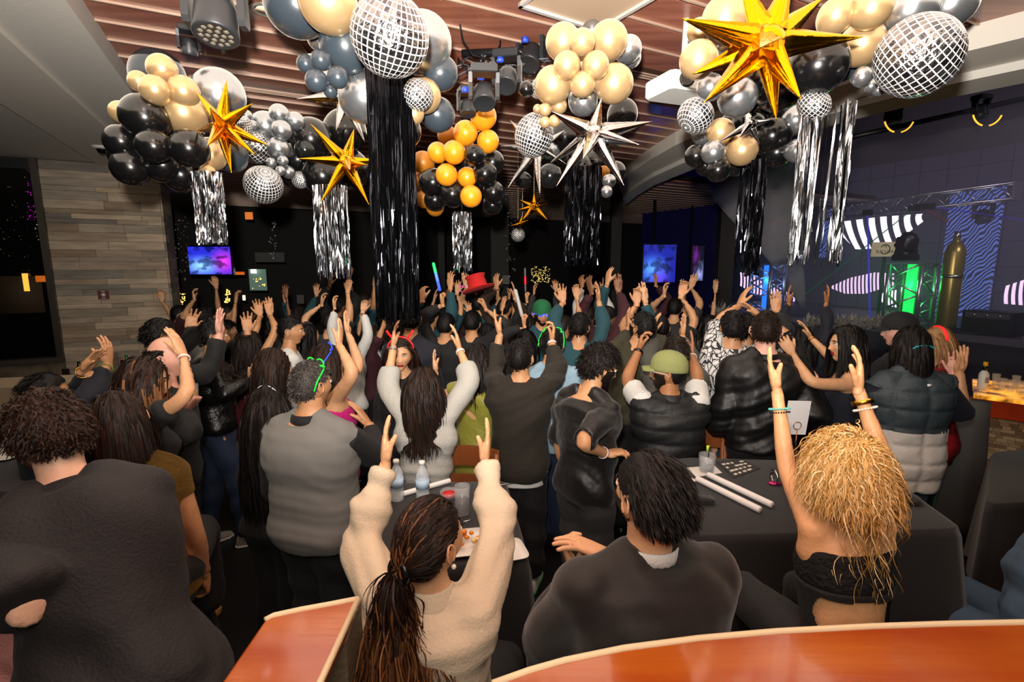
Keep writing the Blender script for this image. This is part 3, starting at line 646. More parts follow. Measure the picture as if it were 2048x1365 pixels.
# ---------------- heads
def head_base(nu, nv, female=False, seed=0):
    th = np.linspace(0.02, math.pi-.02, nv); ph = np.linspace(0, 2*math.pi, nu, endpoint=False)
    T, Pq = np.meshgrid(th, ph, indexing='ij'); n = np.stack([np.sin(T)*np.cos(Pq), np.sin(T)*np.sin(Pq), np.cos(T)], -1).reshape(-1, 3)
    x, y, z = n.T
    X = x*.0765; Y = y*.096-.006; Z = z*.118
    X = np.sign(x)*np.abs(x)**.92*.0765*1.0
    lo = sstep(-Z, .012, .112); X = X*(1-(.40 if not female else .46)*lo); 
    back = sstep(-Z, .03, .10)*(y < 0); Y = np.where(y < 0, Y*(1-.50*back), Y)
    fr = (y > 0)
    Y = np.where(fr, np.minimum(Y, .092-.10*np.abs(X)**1.2)+.006*sstep(-Z, .05, .11), Y)
    Y = np.where(fr & (Z > .045), Y-.020*sstep(Z, .045, .11)*0, Y)
    g = lambda cx, cz, sx, sz: np.exp(-((X-cx)/sx)**2-((Z-cz)/sz)**2)*fr
    D = np.zeros_like(X)
    t = np.clip((.016-Z)/(.016+.036), 0, 1); prof = np.where(Z > -.036, t**1.15, np.clip(1-(-.036-Z)/.012, 0, 1))*(Z < .016)
    wn = .0075+.0065*t; D += (.022 if not female else .018)*prof*np.exp(-(X/wn)**2)*fr
    D += .006*np.exp(-((np.abs(X)-.012)/.006)**2-((Z+.036)/.007)**2)*fr
    D += -.0085*(g(.031, .002, .015, .010)+g(-.031, .002, .015, .010))
    D += (.0045 if not female else .002)*(g(.028, .020, .020, .007)+g(-.028, .020, .020, .007)+.6*g(0, .02, .01, .01))
    D += .005*(g(.044, -.024, .018, .016)+g(-.044, -.024, .018, .016))
    D += .0062*np.exp(-(X/.021)**2)*(np.exp(-((Z+.057)/.0045)**2)+1.1*np.exp(-((Z+.067)/.005)**2))*fr
    D += -.0025*np.exp(-(X/.019)**2-((Z+.0618)/.0018)**2)*fr
    D += -.004*g(0, -.079, .02, .006)+.008*g(0, -.101, .018, .014)
    Y = Y+D
    V = np.stack([X, Y, Z], 1); f = []; 
    for i in range(nv-1):
        for j in range(nu):
            a = i*nu+j; b = i*nu+(j+1) % nu; f.append((a, a+nu, b+nu, b))
    f.append(tuple(reversed(range(nu)))[::-1]); f.append(tuple((nv-1)*nu+j for j in range(nu))[::-1])
    return V, f
HB = {}
def get_head(l, female):
    k = (l, female)
    if k not in HB: HB[k] = head_base(*{0: (84, 66), 1: (52, 42), 2: (26, 20)}[l], female)
    return HB[k]
SK = {'tan': 'c08c64', 'brown': 'a06d48', 'dark': '7d5238', 'pale': 'e6b89c', 'pink': 'dfa590', 'olive': 'cf9c74', 'gold': 'e0a878'}
def skin(k): return mat('skin_'+k, SK[k], .48, bump=(90, .12), var=(9, tuple(v*.86 for v in hexc(SK[k]))))
def hairmat(k): return mat('hair_'+k, {'black': '0c0909', 'brown': '2c1a12', 'dkbrown': '1a110d', 'blonde': 'd8ab68', 'blonde2': 'b08440', 'blonde3': 'eed09a', 'grey': '3a3634', 'grey2': '5d5854', 'bronze': '70462a', 'bronze2': '8a5c34', 'auburn': '4a2c1c', 'ltbrown': '7a5232', 'tanhair': '9c7850'}[k], .55, bump=(60, .25, (1, 1, .15)), spec=.25)
m_eye = mat('eye_white', 'd8d4ce', .25); m_iris = mat('iris', '1c0f08', .15); m_lip = mat('lips', '8c4038', .4); m_lipred = mat('lips_red', 'a02830', .35)
def head_dir(yaw, pitch, roll=0):
    """4x4-ish rotation: columns are the head's right, forward, up"""
    f = np.array([math.sin(yaw)*math.cos(pitch), math.cos(yaw)*math.cos(pitch), math.sin(pitch)])
    r = np.array([math.cos(yaw), -math.sin(yaw), 0]); u = np.cross(r, f)
    if roll: c, s_ = math.cos(roll), math.sin(roll); r, u = r*c+u*s_, u*c-r*s_
    return np.stack([r, f, u], 1)
def hair_cap(V, Fc, region, thick):
    """shell over the scalp part of the head mesh, rim turned under"""
    keep = region(V); f = [q for q in Fc if all(keep[i] for i in q)]
    n = V/np.array([.0765, .096, .118])**2; n /= np.linalg.norm(n, axis=1, keepdims=True)
    return V+n*(thick(V) if callable(thick) else thick)[:, None] if callable(thick) else V+n*thick, f
def strand_tubes(Pth, w, mats_n, rng, cen=None, taper=.35, ombre=None):
    """(n,s,3) paths -> flat locks lying along the head"""
    n, s_, _ = Pth.shape; T = np.gradient(Pth, axis=1); T /= np.linalg.norm(T, axis=2, keepdims=True)+1e-9
    h = (Pth-cen) if cen is not None else rng.normal(size=(n, 1, 3)); h = h/(np.linalg.norm(h, axis=2, keepdims=True)+1e-9)+rng.normal(size=(n, 1, 3))*.35
    X = np.cross(T, h); X /= np.linalg.norm(X, axis=2, keepdims=True)+1e-9
    t = np.linspace(0, 1, s_)[None, :, None]; ww = (w*(1-(1-taper)*t**2)*rng.uniform(.6, 1.3, (n, 1, 1)))*np.where(t > .97, .25, 1)
    V = np.stack([Pth-X*ww, Pth+X*ww], 2); idx = np.arange(n*s_*2).reshape(n, s_, 2)
    Fq = np.stack([idx[:, :-1, 0], idx[:, :-1, 1], idx[:, 1:, 1], idx[:, 1:, 0]], -1).reshape(-1, 4)
    if ombre:
        d, sp = ombre; m0 = rng.integers(0, d, n); m1 = rng.integers(d, mats_n, n); tt = np.linspace(0, 1, s_-1)[None, :]
        mi = np.where(tt+rng.uniform(-.15, .15, (n, 1)) < sp, m0[:, None], m1[:, None]).ravel()
    else: mi = np.repeat(rng.integers(0, mats_n, n), s_-1)
    return V.reshape(-1, 3), [tuple(q) for q in Fq.tolist()], mi.tolist()
def grow(R, c, k, grav_world, style, n, rng, body=None):
    """hair strands in head space; style: dict(len, steps, comb, curl, region, w, part, tie...)"""
    E = np.array([.080, .101, .121])*k; C0 = np.array([0, -.006, .002])*k
    th = rng.uniform(-1, 1, n*4); ph = rng.uniform(0, 2*math.pi, n*4); s_ = np.sqrt(1-th**2)
    u = np.stack([s_*np.cos(ph), s_*np.sin(ph), th], 1); P0 = C0+u*E
    ok = style['region'](P0/k); P0 = P0[ok][:n]; u = u[ok][:n]; n = len(P0)
    g = R.T@np.array([0, 0, -1.]); steps = style.get('steps', 12); L = style['len']*k*rng.uniform(1-style.get('var', .25), 1+style.get('var', .25)*.5, n)
    if style['len'] < .1: L = L*np.where(P0[:, 2] < -.015*k, .4, 1)
    N = u/E; N /= np.linalg.norm(N, axis=1, keepdims=True)
    comb = style['comb'](P0/k); d = comb*.9+N*style.get('lift', .3)+rng.normal(size=(n, 3))*style.get('mess', .15)
    d /= np.linalg.norm(d, axis=1, keepdims=True)
    p = P0.copy(); out = [p-N*.004*k]; st = (L/steps)[:, None]; layer = 1+rng.uniform(.0, style.get('layer', .12), n)[:, None]
    cph = rng.uniform(0, 6.28, (n, 1)); ca = style.get('curl', 0); cf = style.get('cfreq', 2.); h1 = rng.normal(size=(n, 3))
    if style.get('clump'): 
        m_ = rng.integers(0, style['clump'], n); h1 = rng.normal(size=(style['clump'], 3))[m_]; cph = rng.uniform(0, 6.28, (style['clump'], 1))[m_]
    tie = np.array(style['tie'])*k if 'tie' in style else None; loose = np.ones(n, bool) if tie is None else np.zeros(n, bool)
    if tie is not None: st = np.maximum(st, .012*k)
    sprd = rng.normal(size=(n, 3))*style.get('spread', .0)
    for i in range(steps if tie is None else steps+14):
        gg = style.get('grav', .35)
        dn = d*(1-gg)+g*gg
        if tie is not None:
            to = tie-p; dist = np.linalg.norm(to, axis=1); loose |= dist < .022*k
            dn = np.where(loose[:, None], d*.62+g*.38+sprd*.5, to/(dist[:, None]+1e-6))
        d = dn/np.linalg.norm(dn, axis=1, keepdims=True)
        dd = d.copy()
        if ca:
            dd = dd+ca*(np.cos(cf*i+cph)*np.cross(d, h1)+np.sin(cf*i+cph)*h1); dd /= np.linalg.norm(dd, axis=1, keepdims=True)
        stp = st if tie is None else np.where(loose[:, None], st, .02*k)
        p = p+dd*stp
        q = (p-C0)/(E*layer); r_ = np.linalg.norm(q, axis=1, keepdims=True); p = np.where(r_ < 1.0, C0+q/r_*E*layer, p)
        if body is not None:
            for (bc, br) in body:
                q = (p-bc)/br; r_ = np.linalg.norm(q, axis=1, keepdims=True); p = np.where(r_ < 1, bc+q/r_*br, p)
        out.append(p.copy())
    Pt = np.stack(out, 1)@R.T+c
    return Pt
def scalp(front=.055, low=-.045, side=.035):
    # region test in head space (metres, adult): behind a hairline
    def f(V):
        x, y, z = V.T; line = np.where(y > .02, front-.0+.0*x, np.where(y > -.03, np.interp(y, [-.03, .02], [low+.03, front]), low-.3*0))
        return z > line
    return f
def combf(mode):
    def f(V):
        x, y, z = V.T; o = np.zeros_like(V)
        if mode == 'back': o[:, 1] = -1; o[:, 2] = -.1
        elif mode == 'fwd': o[:, 1] = .8; o[:, 2] = 0
        elif mode == 'down': o[:, 2] = -1; o[:, 0] = np.sign(x)*.1
        elif mode == 'part': o[:, 0] = np.where(y > -.01, np.sign(x+.01)*.9, x*3.0); o[:, 1] = -.55; o[:, 2] = np.where(y < -.01, -.4, 0)
        elif mode == 'side': o[:, 0] = .9; o[:, 1] = -.3
        elif mode == 'crown': rr_ = np.sqrt(x**2+(y+.04)**2)+1e-6; o[:, 0] = x/rr_; o[:, 1] = (y+.04)/rr_; o[:, 2] = -.3
        return o/(np.linalg.norm(o, axis=1, keepdims=True)+1e-9)
    return f
SHORT = lambda V: (V[:, 2] > np.interp(V[:, 1], [-.10, -.04, -.02, .01, .03, .06, .1], [-.072, -.055, .0, .018, .028, .052, .062]))
LONGR = lambda V: (V[:, 2] > np.interp(V[:, 1], [-.10, -.04, .0, .03, .06, .1], [-.075, -.065, -.03, .02, .058, .070]))
BALD = lambda V: (V[:, 2] > np.interp(V[:, 1], [-.10, -.04, .0, .03], [-.075, -.060, -.01, .15])) & (V[:, 2] < .055) & (V[:, 1] < .03)
HAIRS = {
 'short': dict(len=.028, steps=5, comb=combf('crown'), lift=.25, mess=.3, grav=.15, region=SHORT, w=.0024, layer=.09, cap=.010),
 'crop': dict(len=.014, steps=4, comb=combf('crown'), lift=.35, mess=.25, grav=.1, region=SHORT, w=.0018, layer=.06, cap=.006),
 'thick': dict(len=.05, steps=8, comb=combf('back'), lift=.5, mess=.28, grav=.22, region=SHORT, w=.0028, layer=.10, cap=.014, curl=.25, cfreq=1.1, clump=90),
 'slick': dict(len=.055, steps=8, comb=combf('back'), lift=.25, mess=.12, grav=.10, region=SHORT, w=.0018, layer=.06, cap=.009, curl=.07, cfreq=.8, clump=70),
 'wisps': dict(len=.30, steps=18, comb=combf('back'), lift=.2, mess=.15, grav=.4, region=lambda V: (V[:, 1] < -.05) & (V[:, 2] < .03) & (V[:, 2] > -.06) & (np.abs(V[:, 0]) < .05), w=.0014, layer=.3, cap=.0, curl=.5, cfreq=.6, clump=26, var=.3),
 'curly': dict(len=.055, steps=10, comb=combf('crown'), lift=.8, mess=.5, grav=.12, region=SHORT, w=.0028, layer=.18, cap=.018, curl=.8, cfreq=1.3, clump=150),
 'wavy': dict(len=.045, steps=9, comb=combf('crown'), lift=.5, mess=.35, grav=.18, region=SHORT, w=.0024, layer=.12, cap=.014, curl=.6, cfreq=1.0, clump=110),
 'bald': dict(len=.022, steps=4, comb=combf('back'), lift=.25, mess=.2, grav=.2, region=BALD, w=.0026, layer=.05, cap=.004),
 'long': dict(len=.46, steps=16, comb=combf('part'), lift=.12, mess=.08, grav=.45, region=LONGR, w=.0030, layer=.13, cap=.010, curl=.05, cfreq=.6, clump=40, var=.2),
 'longwavy': dict(len=.44, steps=18, comb=combf('part'), lift=.15, mess=.12, grav=.42, region=LONGR, w=.003, layer=.2, cap=.012, curl=.30, cfreq=.9, clump=60, var=.3),
 'mid': dict(len=.27, steps=13, comb=combf('part'), lift=.14, mess=.1, grav=.42, region=LONGR, w=.0030, layer=.16, cap=.012, curl=.08, cfreq=.6, clump=50, var=.2),
 'bigblonde': dict(len=.095, steps=15, comb=combf('crown'), lift=.6, mess=.28, grav=.16, region=lambda V: LONGR(V) & (V[:, 2] > -.045), w=.0015, layer=.24, cap=.016, curl=.5, cfreq=.8, clump=200, var=.35),
 'pony': dict(len=.36, steps=20, comb=combf('back'), lift=.1, mess=.05, grav=.3, region=SHORT, w=.0022, layer=.07, cap=.008, tie=(0, -.118, -.02), spread=.10, curl=.16, cfreq=.6, clump=50, var=.3),
}
# ---------------- cloth materials
def cloth(name, c, rough=.8, bump=(120, .25), sheen=.03, **k): return mat('cloth_'+name, c, rough, bump=bump, sheen=sheen, **k)
def ray_sphere(px, py, c, r, far):
    d = ray(px, py); dn = np.linalg.norm(d); d = d/dn; oc = CAMP-c; b = oc@d; q = oc@oc-r*r; disc = b*b-q
    if disc < 0: t = -b
    else: t = -b+(math.sqrt(disc) if far > 0 else -math.sqrt(disc))
    return CAMP+d*t
def two_bone(s, w, l1, l2, pole):
    d = w-s; L = np.linalg.norm(d); L = min(L, (l1+l2)*.995); d = nrm(d); a = (l1*l1-l2*l2+L*L)/(2*L); h = math.sqrt(max(l1*l1-a*a, 0))
    p = pole-d*(pole@d); return s+d*a+nrm(p)*h
TOR = { # t, half width, half depth, forward shift
 'm': [(-.20, .150, .105, 0), (-.10, .172, .118, -.004), (.0, .172, .118, -.004), (.22, .152, .108, .004), (.45, .160, .112, .008), (.68, .180, .120, .004), (.84, .178, .108, 0), (.93, .135, .085, -.004), (.985, .078, .066, -.004), (1.05, .058, .060, 0)],
 'f': [(-.20, .150, .108, 0), (-.10, .176, .122, -.006), (.0, .170, .118, -.006), (.24, .122, .092, .0), (.45, .130, .098, .006), (.68, .150, .118, .010), (.84, .150, .095, 0), (.93, .115, .075, -.004), (.985, .066, .056, -.004), (1.05, .048, .050, 0)]}
PRINTINFO = []; PLACED = []; m_shoe = mat('black_shoe', '0c0c0d', .35)
def person(label, head, d, yaw=0, hyaw=None, hpitch=0, hroll=0, sex='m', k=1.0, skin_='tan', lod=1, lean=(0, 0), seat=None, armL=None, armR=None, bulk=1., top=None, bottom=None, hair='short', hcol='black', shoes=None,
           hairn=None, torso_k=1., shw=1., beard=False, facing=None, legs=True, hands='open', twist=0, seatdir=None, hk=1.0, neck=1., stance=.0, step=0., extra=None, group=None, name='person', lips=None, hairlen=None, ombre=None):
    """head=(px,py) of the middle of the head at depth d; yaw 0 = back to the camera, 90 = facing right, 180 = facing camera"""
    yaw_ = math.radians(yaw); hy = yaw_ if hyaw is None else math.radians(hyaw)
    Hc = P(head[0], head[1], d); f = np.array([math.sin(yaw_), math.cos(yaw_), 0]); r = np.array([math.cos(yaw_), -math.sin(yaw_), 0]); up = np.array([0, 0, 1.])
    HR = head_dir(hy, math.radians(hpitch), math.radians(hroll)); kh = k*hk
    N = Hc - HR[:, 1]*.028*k - HR[:, 2]*.155*k*neck - up*.005; N = N - f*.01*k
    PvZ = N[2]-math.sqrt(max((.52*k*torso_k)**2-lean[0]**2-lean[1]**2, .04))
    Pv = np.array([N[0]-lean[0], N[1]-lean[1], PvZ]); PLACED.append((float(Pv[0]), float(Pv[1]))); PRINTINFO.append((label[:40], round(float(Hc[2]+.118*kh), 2), round(float(PvZ), 2)))
    U = nrm(N-Pv); LT = np.linalg.norm(N-Pv); fr = nrm(f-U*(f@U)); rt = np.cross(fr, U); 
    vox = {0: .012, 1: .018, 2: .028}[lod]; hv = {0: .0038, 1: .0055, 2: .0075}[lod]
    root_loc = (float(Pv[0]), float(Pv[1]), 0.0 if seat is None else max(0.0, float(PvZ)-.1))
    SKM = skin(skin_); origin = np.array(root_loc)
    bodyb = MB()
    def torso(b, t0, t1, inf, wide=None, seg=22, flare=0, mn=14):
        T = TOR[sex]; ts = np.linspace(t0, t1, mn); R_ = []; an = np.linspace(0, 2*math.pi, seg, endpoint=False); tt = [q[0] for q in T]
        for t in ts:
            a_ = np.interp(t, tt, [q[1] for q in T])*k*bulk*(shw if t > .5 else 1); b_ = np.interp(t, tt, [q[2] for q in T])*k*(bulk**1.3); s_ = np.interp(t, tt, [q[3] for q in T])*k
            if wide: wv = wide(t); a_ *= wv; b_ *= wv
            if t > .97: a_ = min(a_, .085*k); b_ = min(b_, .075*k)
            if flare and t < .2: a_ += flare*(.2-t); b_ += flare*(.2-t)
            ax, ay = (rt, fr)
            if twist: tw = math.radians(twist)*np.clip(t, 0, 1); ax = rt*math.cos(tw)+fr*math.sin(tw); ay = fr*math.cos(tw)-rt*math.sin(tw)
            c = Pv+U*LT*t+fr*s_ - fr*(math.sin(np.clip(t, 0, 1)*math.pi)*.0)
            ca = np.sign(np.cos(an))*np.abs(np.cos(an))**.85; sa = np.sign(np.sin(an))*np.abs(np.sin(an))**.9
            R_.append(c+np.outer(ca*(a_+inf), ax)+np.outer(sa*(b_+inf), ay))
        b.rings(np.array(R_)); return R_
    # arms
    shh = (.188 if sex == 'm' else .158)*k*shw*(1+(bulk-1)*.7); l1 = .295*k; l2 = .262*k; arms = []
    twr = math.radians(twist)*.84; rts = rt*math.cos(twr)+fr*math.sin(twr)
    for sd, sp in ((-1, armL), (1, armR)):
        sh = Pv+U*LT*.86+rts*sd*(shh-.028*k); pose = hands; palm = 'in'
        if sp is None:
            e = sh+rts*sd*.05*k-up*.285*k+f*.0; w = e+f*.10*k-up*.235*k-rts*sd*.0; hd = nrm(w-e+f*.03-up*.1); pose = 'relax'
        elif sp == 'hid': arms.append(None); continue
        else:
            pose = sp.get('pose', hands); palm = sp.get('palm', 'in'); wp = sp['w']
            raised = 1. if sp.get('up', True) else 0.
            sh = sh+up*.045*k*raised-rts*sd*.012*k*raised
            if 'W' in sp: w = P(wp[0], wp[1], sp['W']); e = None
            elif 'e' in sp:
                e = ray_sphere(*sp['e'], sh, l1, sp.get('se', 1)); w = ray_sphere(*wp, e, l2, sp.get('sw', 1))
            else: w = ray_sphere(*wp, sh, (l1+l2)*sp.get('reach', .93), sp.get('sw', 1)); e = None
            if e is None:
                if 'e' in sp: e = ray_sphere(*sp['e'], sh, l1, sp.get('se', 1))
                else: e = two_bone(sh, w, l1, l2, rts*sd*1.0+(-up)*.5*(0 if raised else 1)-fr*.1+up*.0)
            # a target out of reach: let the shoulder girdle follow a little
            dw = np.linalg.norm(w-camp_(w)) if False else 0
            tp = sp.get('t')
            if tp is not None:
                dep = (w-CAMP)@np.array([0, CP, -SP]); hd = nrm(P(tp[0], tp[1], dep+sp.get('td', 0.))-w)
            else: hd = nrm(w-e)
        side = rts*sd
        pn = {'in': -side, 'out': side, 'fwd': f, 'back': -f, 'cam': nrm(CAMP-w), 'away': -nrm(CAMP-w), 'left': np.array([-1., 0, 0]), 'right': np.array([1., 0, 0]), 'down': -up, 'up': up}[palm] if isinstance(palm, str) else np.array(palm)
        if palm == 'in' and sp is not None: vd = nrm(w-CAMP); pn = pn-vd*(pn@vd)*.92
        pn = nrm(pn-hd*(pn@hd)); th = np.cross(hd, pn)*sd   # thumb direction, right hand: fingers x palm
        arms.append(dict(s=sh, e=e, w=w, hd=hd, pn=pn, th=th, pose=pose, sd=sd))
    ru, re_, rw = (.050, .040, .0285) if sex == 'm' else (.042, .0345, .0245)
    ab_ = (1+(bulk-1)*.8)
    def armtube(b, a, inf, frm=0., to=2., seg=12, loose=0, elb=1.):
        """tube from shoulder (0) over elbow (1) to wrist (2)"""
        pts = []; rad = []
        for t in np.linspace(frm, to, int((to-frm)*7)+2):
            p = a['s']*(1-t)+a['e']*t if t < 1 else a['e']*(2-t)+a['w']*(t-1)
            # round the elbow
            r_ = np.interp(t, [0, .25, .6, .95, 1.05, 1.3, 1.7, 2.0], [ru*1.06, ru, ru*.92, re_*1.02, re_*1.04, re_*1.02, (re_+rw)/2*.9, rw])*k*ab_
            pts.append(p); rad.append(r_+inf+loose*math.sin(min(t, 2)*math.pi*.5)**2)
        pts = np.array(pts); 
        for _ in range(2): pts[1:-1] = (pts[:-2]+2*pts[1:-1]+pts[2:])/4
        b.tube(pts, rad, seg)
    # body core
    torso(bodyb, -.18, 1.0, 0)
    bodyb.tube([N-U*.03*k, N*.55+(Hc-HR[:, 2]*.05*k)*.45, Hc-HR[:, 1]*.016*k-HR[:, 2]*.045*k], np.array([.064, .054, .056])*k*(1 if sex == 'm' else .86)*(1+(bulk-1)*.5), 14)
    # trapezius
    for sd in (-1, 1): bodyb.tube([N+up*.035*k+rts*sd*.03*k, Pv+U*LT*.93+rts*sd*.09*k, Pv+U*LT*.88+rts*sd*(shh-.03*k)], np.array([.030, .045, .046])*k, 10)
    for a in arms:
        if a is None: continue
        bodyb.ell(a['s'], (ru*1.12*k*ab_,)*3, 12, 8)
        bodyb.tube([Pv+U*LT*.70+rts*a['sd']*(shh-.07*k), Pv+U*LT*.82+rts*a['sd']*(shh-.045*k), a['s']], np.array([.055, .058, ru])*k*ab_, 10)
        armtube(bodyb, a, 0)
    # legs
    legj = []
    if legs:
        for sd in (-1, 1):
            hj = Pv+rt*sd*.088*k-up*.03*k
            if seat is None:
                st_ = sd*step; kn = hj+rt*sd*stance*.5+f*(.03+st_*.5)*k-up*(PvZ*.46); kn[2] = PvZ*.52
                an_ = kn+rt*sd*stance*.5+f*(-.03+st_*.4); an_[2] = .085*k
            else:
                sf = f if seatdir is None else np.array([math.sin(math.radians(seatdir)), math.cos(math.radians(seatdir)), 0]); srt = np.array([sf[1], -sf[0], 0])
                hj = Pv+srt*sd*.09*k; kn = hj+sf*.42*k+srt*sd*.05-up*.0; an_ = kn-up*min(.42*k, kn[2]-.10)-sf*.05
            legj.append((hj, kn, an_, sd))
    def legtube(b, j, inf, to=2., loose=0, frm=0, seg=14):
        pts = []; rad = []
        for t in np.linspace(frm, to, 12):
            p = j[0]*(1-t)+j[1]*t if t < 1 else j[1]*(2-t)+j[2]*(t-1)
            r_ = np.interp(t, [0, .4, .9, 1.1, 1.35, 1.8, 2], [.088, .080, .060, .058, .056, .042, .040])*k*(1+(bulk-1)*.6); pts.append(p); rad.append(r_+inf+loose*t)
        b.tube(pts, rad, seg)
    for j in legj: legtube(bodyb, j, 0)
    V, Fc = remesh(bodyb, vox*1.2, 2, .5)
    whole = MB(); whole.add(V, Fc, 0)
    # head
    hvv, hff = get_head(lod, sex == 'f'); HVw = (hvv*kh)@HR.T+Hc; cen = np.array([hvv[list(q)].mean(0) for q in hff]); isl = (np.abs(cen[:, 0]) < .021) & (cen[:, 2] < -.053) & (cen[:, 2] > -.073) & (cen[:, 1] > .05)
    whole.add(HVw, hff, [1 if q else 0 for q in isl])
    for sd in (-1, 1):   # ears
        e_ = MB(); e_.ell((sd*.0745, -.008, -.010), (.0075, .018, .031), 10, 8, R=None)
        if lod < 2:
            an = np.linspace(-.6, 4.2, 12); e_.tube(np.stack([np.full(12, sd*.082), -.010-.016*np.cos(an)*1.0, -.004+.027*np.sin(an)], 1), .0042, 6)
        ev = e_.verts(); ev[:, 0] += sd*.010*np.clip((-.008-ev[:, 1])/.02, 0, 1); whole.add((ev*kh)@HR.T+Hc, e_.f, 0)
        if lod < 2:
            q = MB(); q.ell((sd*.031, .0755, .0025), (.0135, .012, .0095), 12, 8, mi=2); q.ell((sd*.031, .0795, .0025), (.0058, .0095, .0058), 10, 6, mi=3)
            whole.add((q.verts()*kh)@HR.T+Hc, q.f, q.m)
            q = MB(); q.tube([(sd*.0175, .0890, .0030), (sd*.024, .0892, .0088), (sd*.033, .0872, .0100), (sd*.044, .0800, .0045)], [.0012, .0020, .0022, .0012], 5, mi=4); whole.add((q.verts()*kh)@HR.T+Hc, q.f, 0 if sex == 'm' else 4)
            q = MB(); q.tube([(sd*.014, .092, .0175), (sd*.026, .0925, .0225), (sd*.038, .0875, .0215), (sd*.047, .079, .0155)], [.0022, .0036, .0030, .0014], 5, mi=4); whole.add((q.verts()*kh)@HR.T+Hc, q.f, 4)
    # hands
    for a in arms:
        if a is None: continue
        tv, tf = hand_template(a['pose'], hv); M = np.stack([a['th'], a['pn'], a['hd']], 1)*k*(1.0 if sex == 'm' else .92)
        # wrist offset so that the palm starts at the wrist
        vv = tv@M.T+a['w']+a['hd']*.005*k
        ff = tf if np.linalg.det(M) > 0 else [tuple(reversed(q)) for q in tf]
        whole.add(vv, ff, 0)
    me_l = lips or (m_lip if sex == 'm' else m_lipred)
    ob = mk(name, whole.verts(), whole.f, [SKM, me_l, m_eye, m_iris, hairmat((hcol if isinstance(hcol, str) else hcol[0]).replace('blonde', 'ltbrown').replace('ltbrown2','ltbrown').replace('ltbrown3','ltbrown'))], whole.m, origin=origin)
    tag(ob, label, 'person', group)
    info = dict(ob=ob, Hc=Hc, HR=HR, k=k, kh=kh, N=N, Pv=Pv, U=U, LT=LT, f=f, r=rts, arms=arms, rt=rt, fr=fr, shh=shh, armtube=armtube, torso=torso, legj=legj, legtube=legtube, vox=vox)
    # ---- clothes
    if top:
        kd = top.get('kind', 'shirt'); inf = top.get('inf', .016)*1.0; hem = top.get('hem', -.12); b = MB()
        tt1 = top.get('neck', .992); wide = top.get('wide')
        torso(b, hem, tt1, inf, wide, flare=top.get('flare', 0))
        sl = top.get('sleeve', 1.93)
        for sd in (-1, 1): b.tube([N+up*.012*k+rts*sd*.03*k, Pv+U*LT*.925+rts*sd*.09*k, Pv+U*LT*.87+rts*sd*(shh-.03*k)], np.array([.036, .050, .048])*k+inf*.8, 10) if top.get('yoke', True) else None
        for a in arms:
            if a is None: continue
            if sl > 0 or top.get('yoke', True):
                b.ell(a['s'], (ru*1.12*k*ab_+inf*(.85 if sl > .1 else .25),)*3, 12, 8)
                b.tube([Pv+U*LT*.66+rts*a['sd']*(shh-.075*k), Pv+U*LT*.80+rts*a['sd']*(shh-.045*k), a['s']], (np.array([.055, .060, ru])*k*ab_+inf), 10)
            if sl > 0: armtube(b, a, inf*.85, 0, sl, loose=top.get('loose', .004))
        V, Fc = remesh(b, vox*.95, top.get('smooth', {0: 7, 1: 4, 2: 2}[lod]), .5)
        V = folds(V, Fc, top.get('fold', .0055)*(1.7 if lod < 2 else .9), seed=int(abs(head[0])), freq=top.get('freq', 1.))
        fn = top.get('post'); mi = None
        if fn:
            q_ = fn(V, Fc, info)
            if len(q_) == 3: V, Fc, mi = q_
            else: V, mi = q_
        ms = top['mat']; 
        g = mk(top.get('name', {'jacket': 'jacket', 'vest': 'vest', 'dress': 'dress'}.get(kd, 'shirt')), V, Fc, ms, mi, parent=ob); info['top'] = g
        if top.get('collar'):
            cm, ch = top['collar']; q = MB(); an = np.linspace(0, 2*math.pi, 24, endpoint=False); Rg = []
            cx = HR[:, 1]*0+fr
            for h_, r1 in ((-.03, .098), (.0, .080), (.028*ch, .070), (.030*ch, .064), (.0, .060)):
                Rg.append(N+U*(h_+.004)*k+np.outer(np.cos(an)*(r1+.004)*k*(1 if sex == 'm' else .9), rts)+np.outer(np.sin(an)*r1*.93*k*(1 if sex == 'm' else .9), fr)-np.outer(np.clip(np.sin(an), 0, 1)*.03*k, up))
            q.rings(np.array(Rg), capa=False, capb=False); q.build('collar', cm, ob)
    if bottom:
        kd = bottom.get('kind', 'trousers'); b = MB(); inf = bottom.get('inf', .012)
        if kd in ('trousers',):
            torso(b, -.20, bottom.get('waist', .10), inf)
            for j in legj: legtube(b, j, inf, bottom.get('to', 1.97), bottom.get('loose', .010)); b.ell(j[0], (.092*k+inf, .095*k+inf, .095*k+inf), 14, 10)
            V, Fc = remesh(b, vox*1.55, 2, .5); V = folds(V, Fc, bottom.get('fold', .009), seed=int(abs(head[0]))+3)
            info['bottom'] = mk('trousers', V, Fc, bottom['mat'], parent=ob)
        elif kd == 'skirt':
            L = bottom.get('len', .5); n = 12; an = np.linspace(0, 2*math.pi, 40, endpoint=False); Rg = []
            for i in range(n+1):
                t = i/n; z_ = Pv+U*.05*(1-t)*k; c = Pv*(1)+up*(.06*k-(L+.06)*t); a_ = (.178+bottom.get('flare', .1)*t)*k*bulk; b_ = (.125+bottom.get('flare', .1)*t)*k*bulk; wv = 1+.07*t*np.sin(an*7+1)+.04*t*np.sin(an*11)
                Rg.append(c+np.outer(np.cos(an)*a_*wv, rt)+np.outer(np.sin(an)*b_*wv, fr))
            b.rings(np.array(Rg)); info['bottom'] = b.build('skirt', bottom['mat'], ob)
    if shoes is None and seat is None: shoes = (m_shoe,)
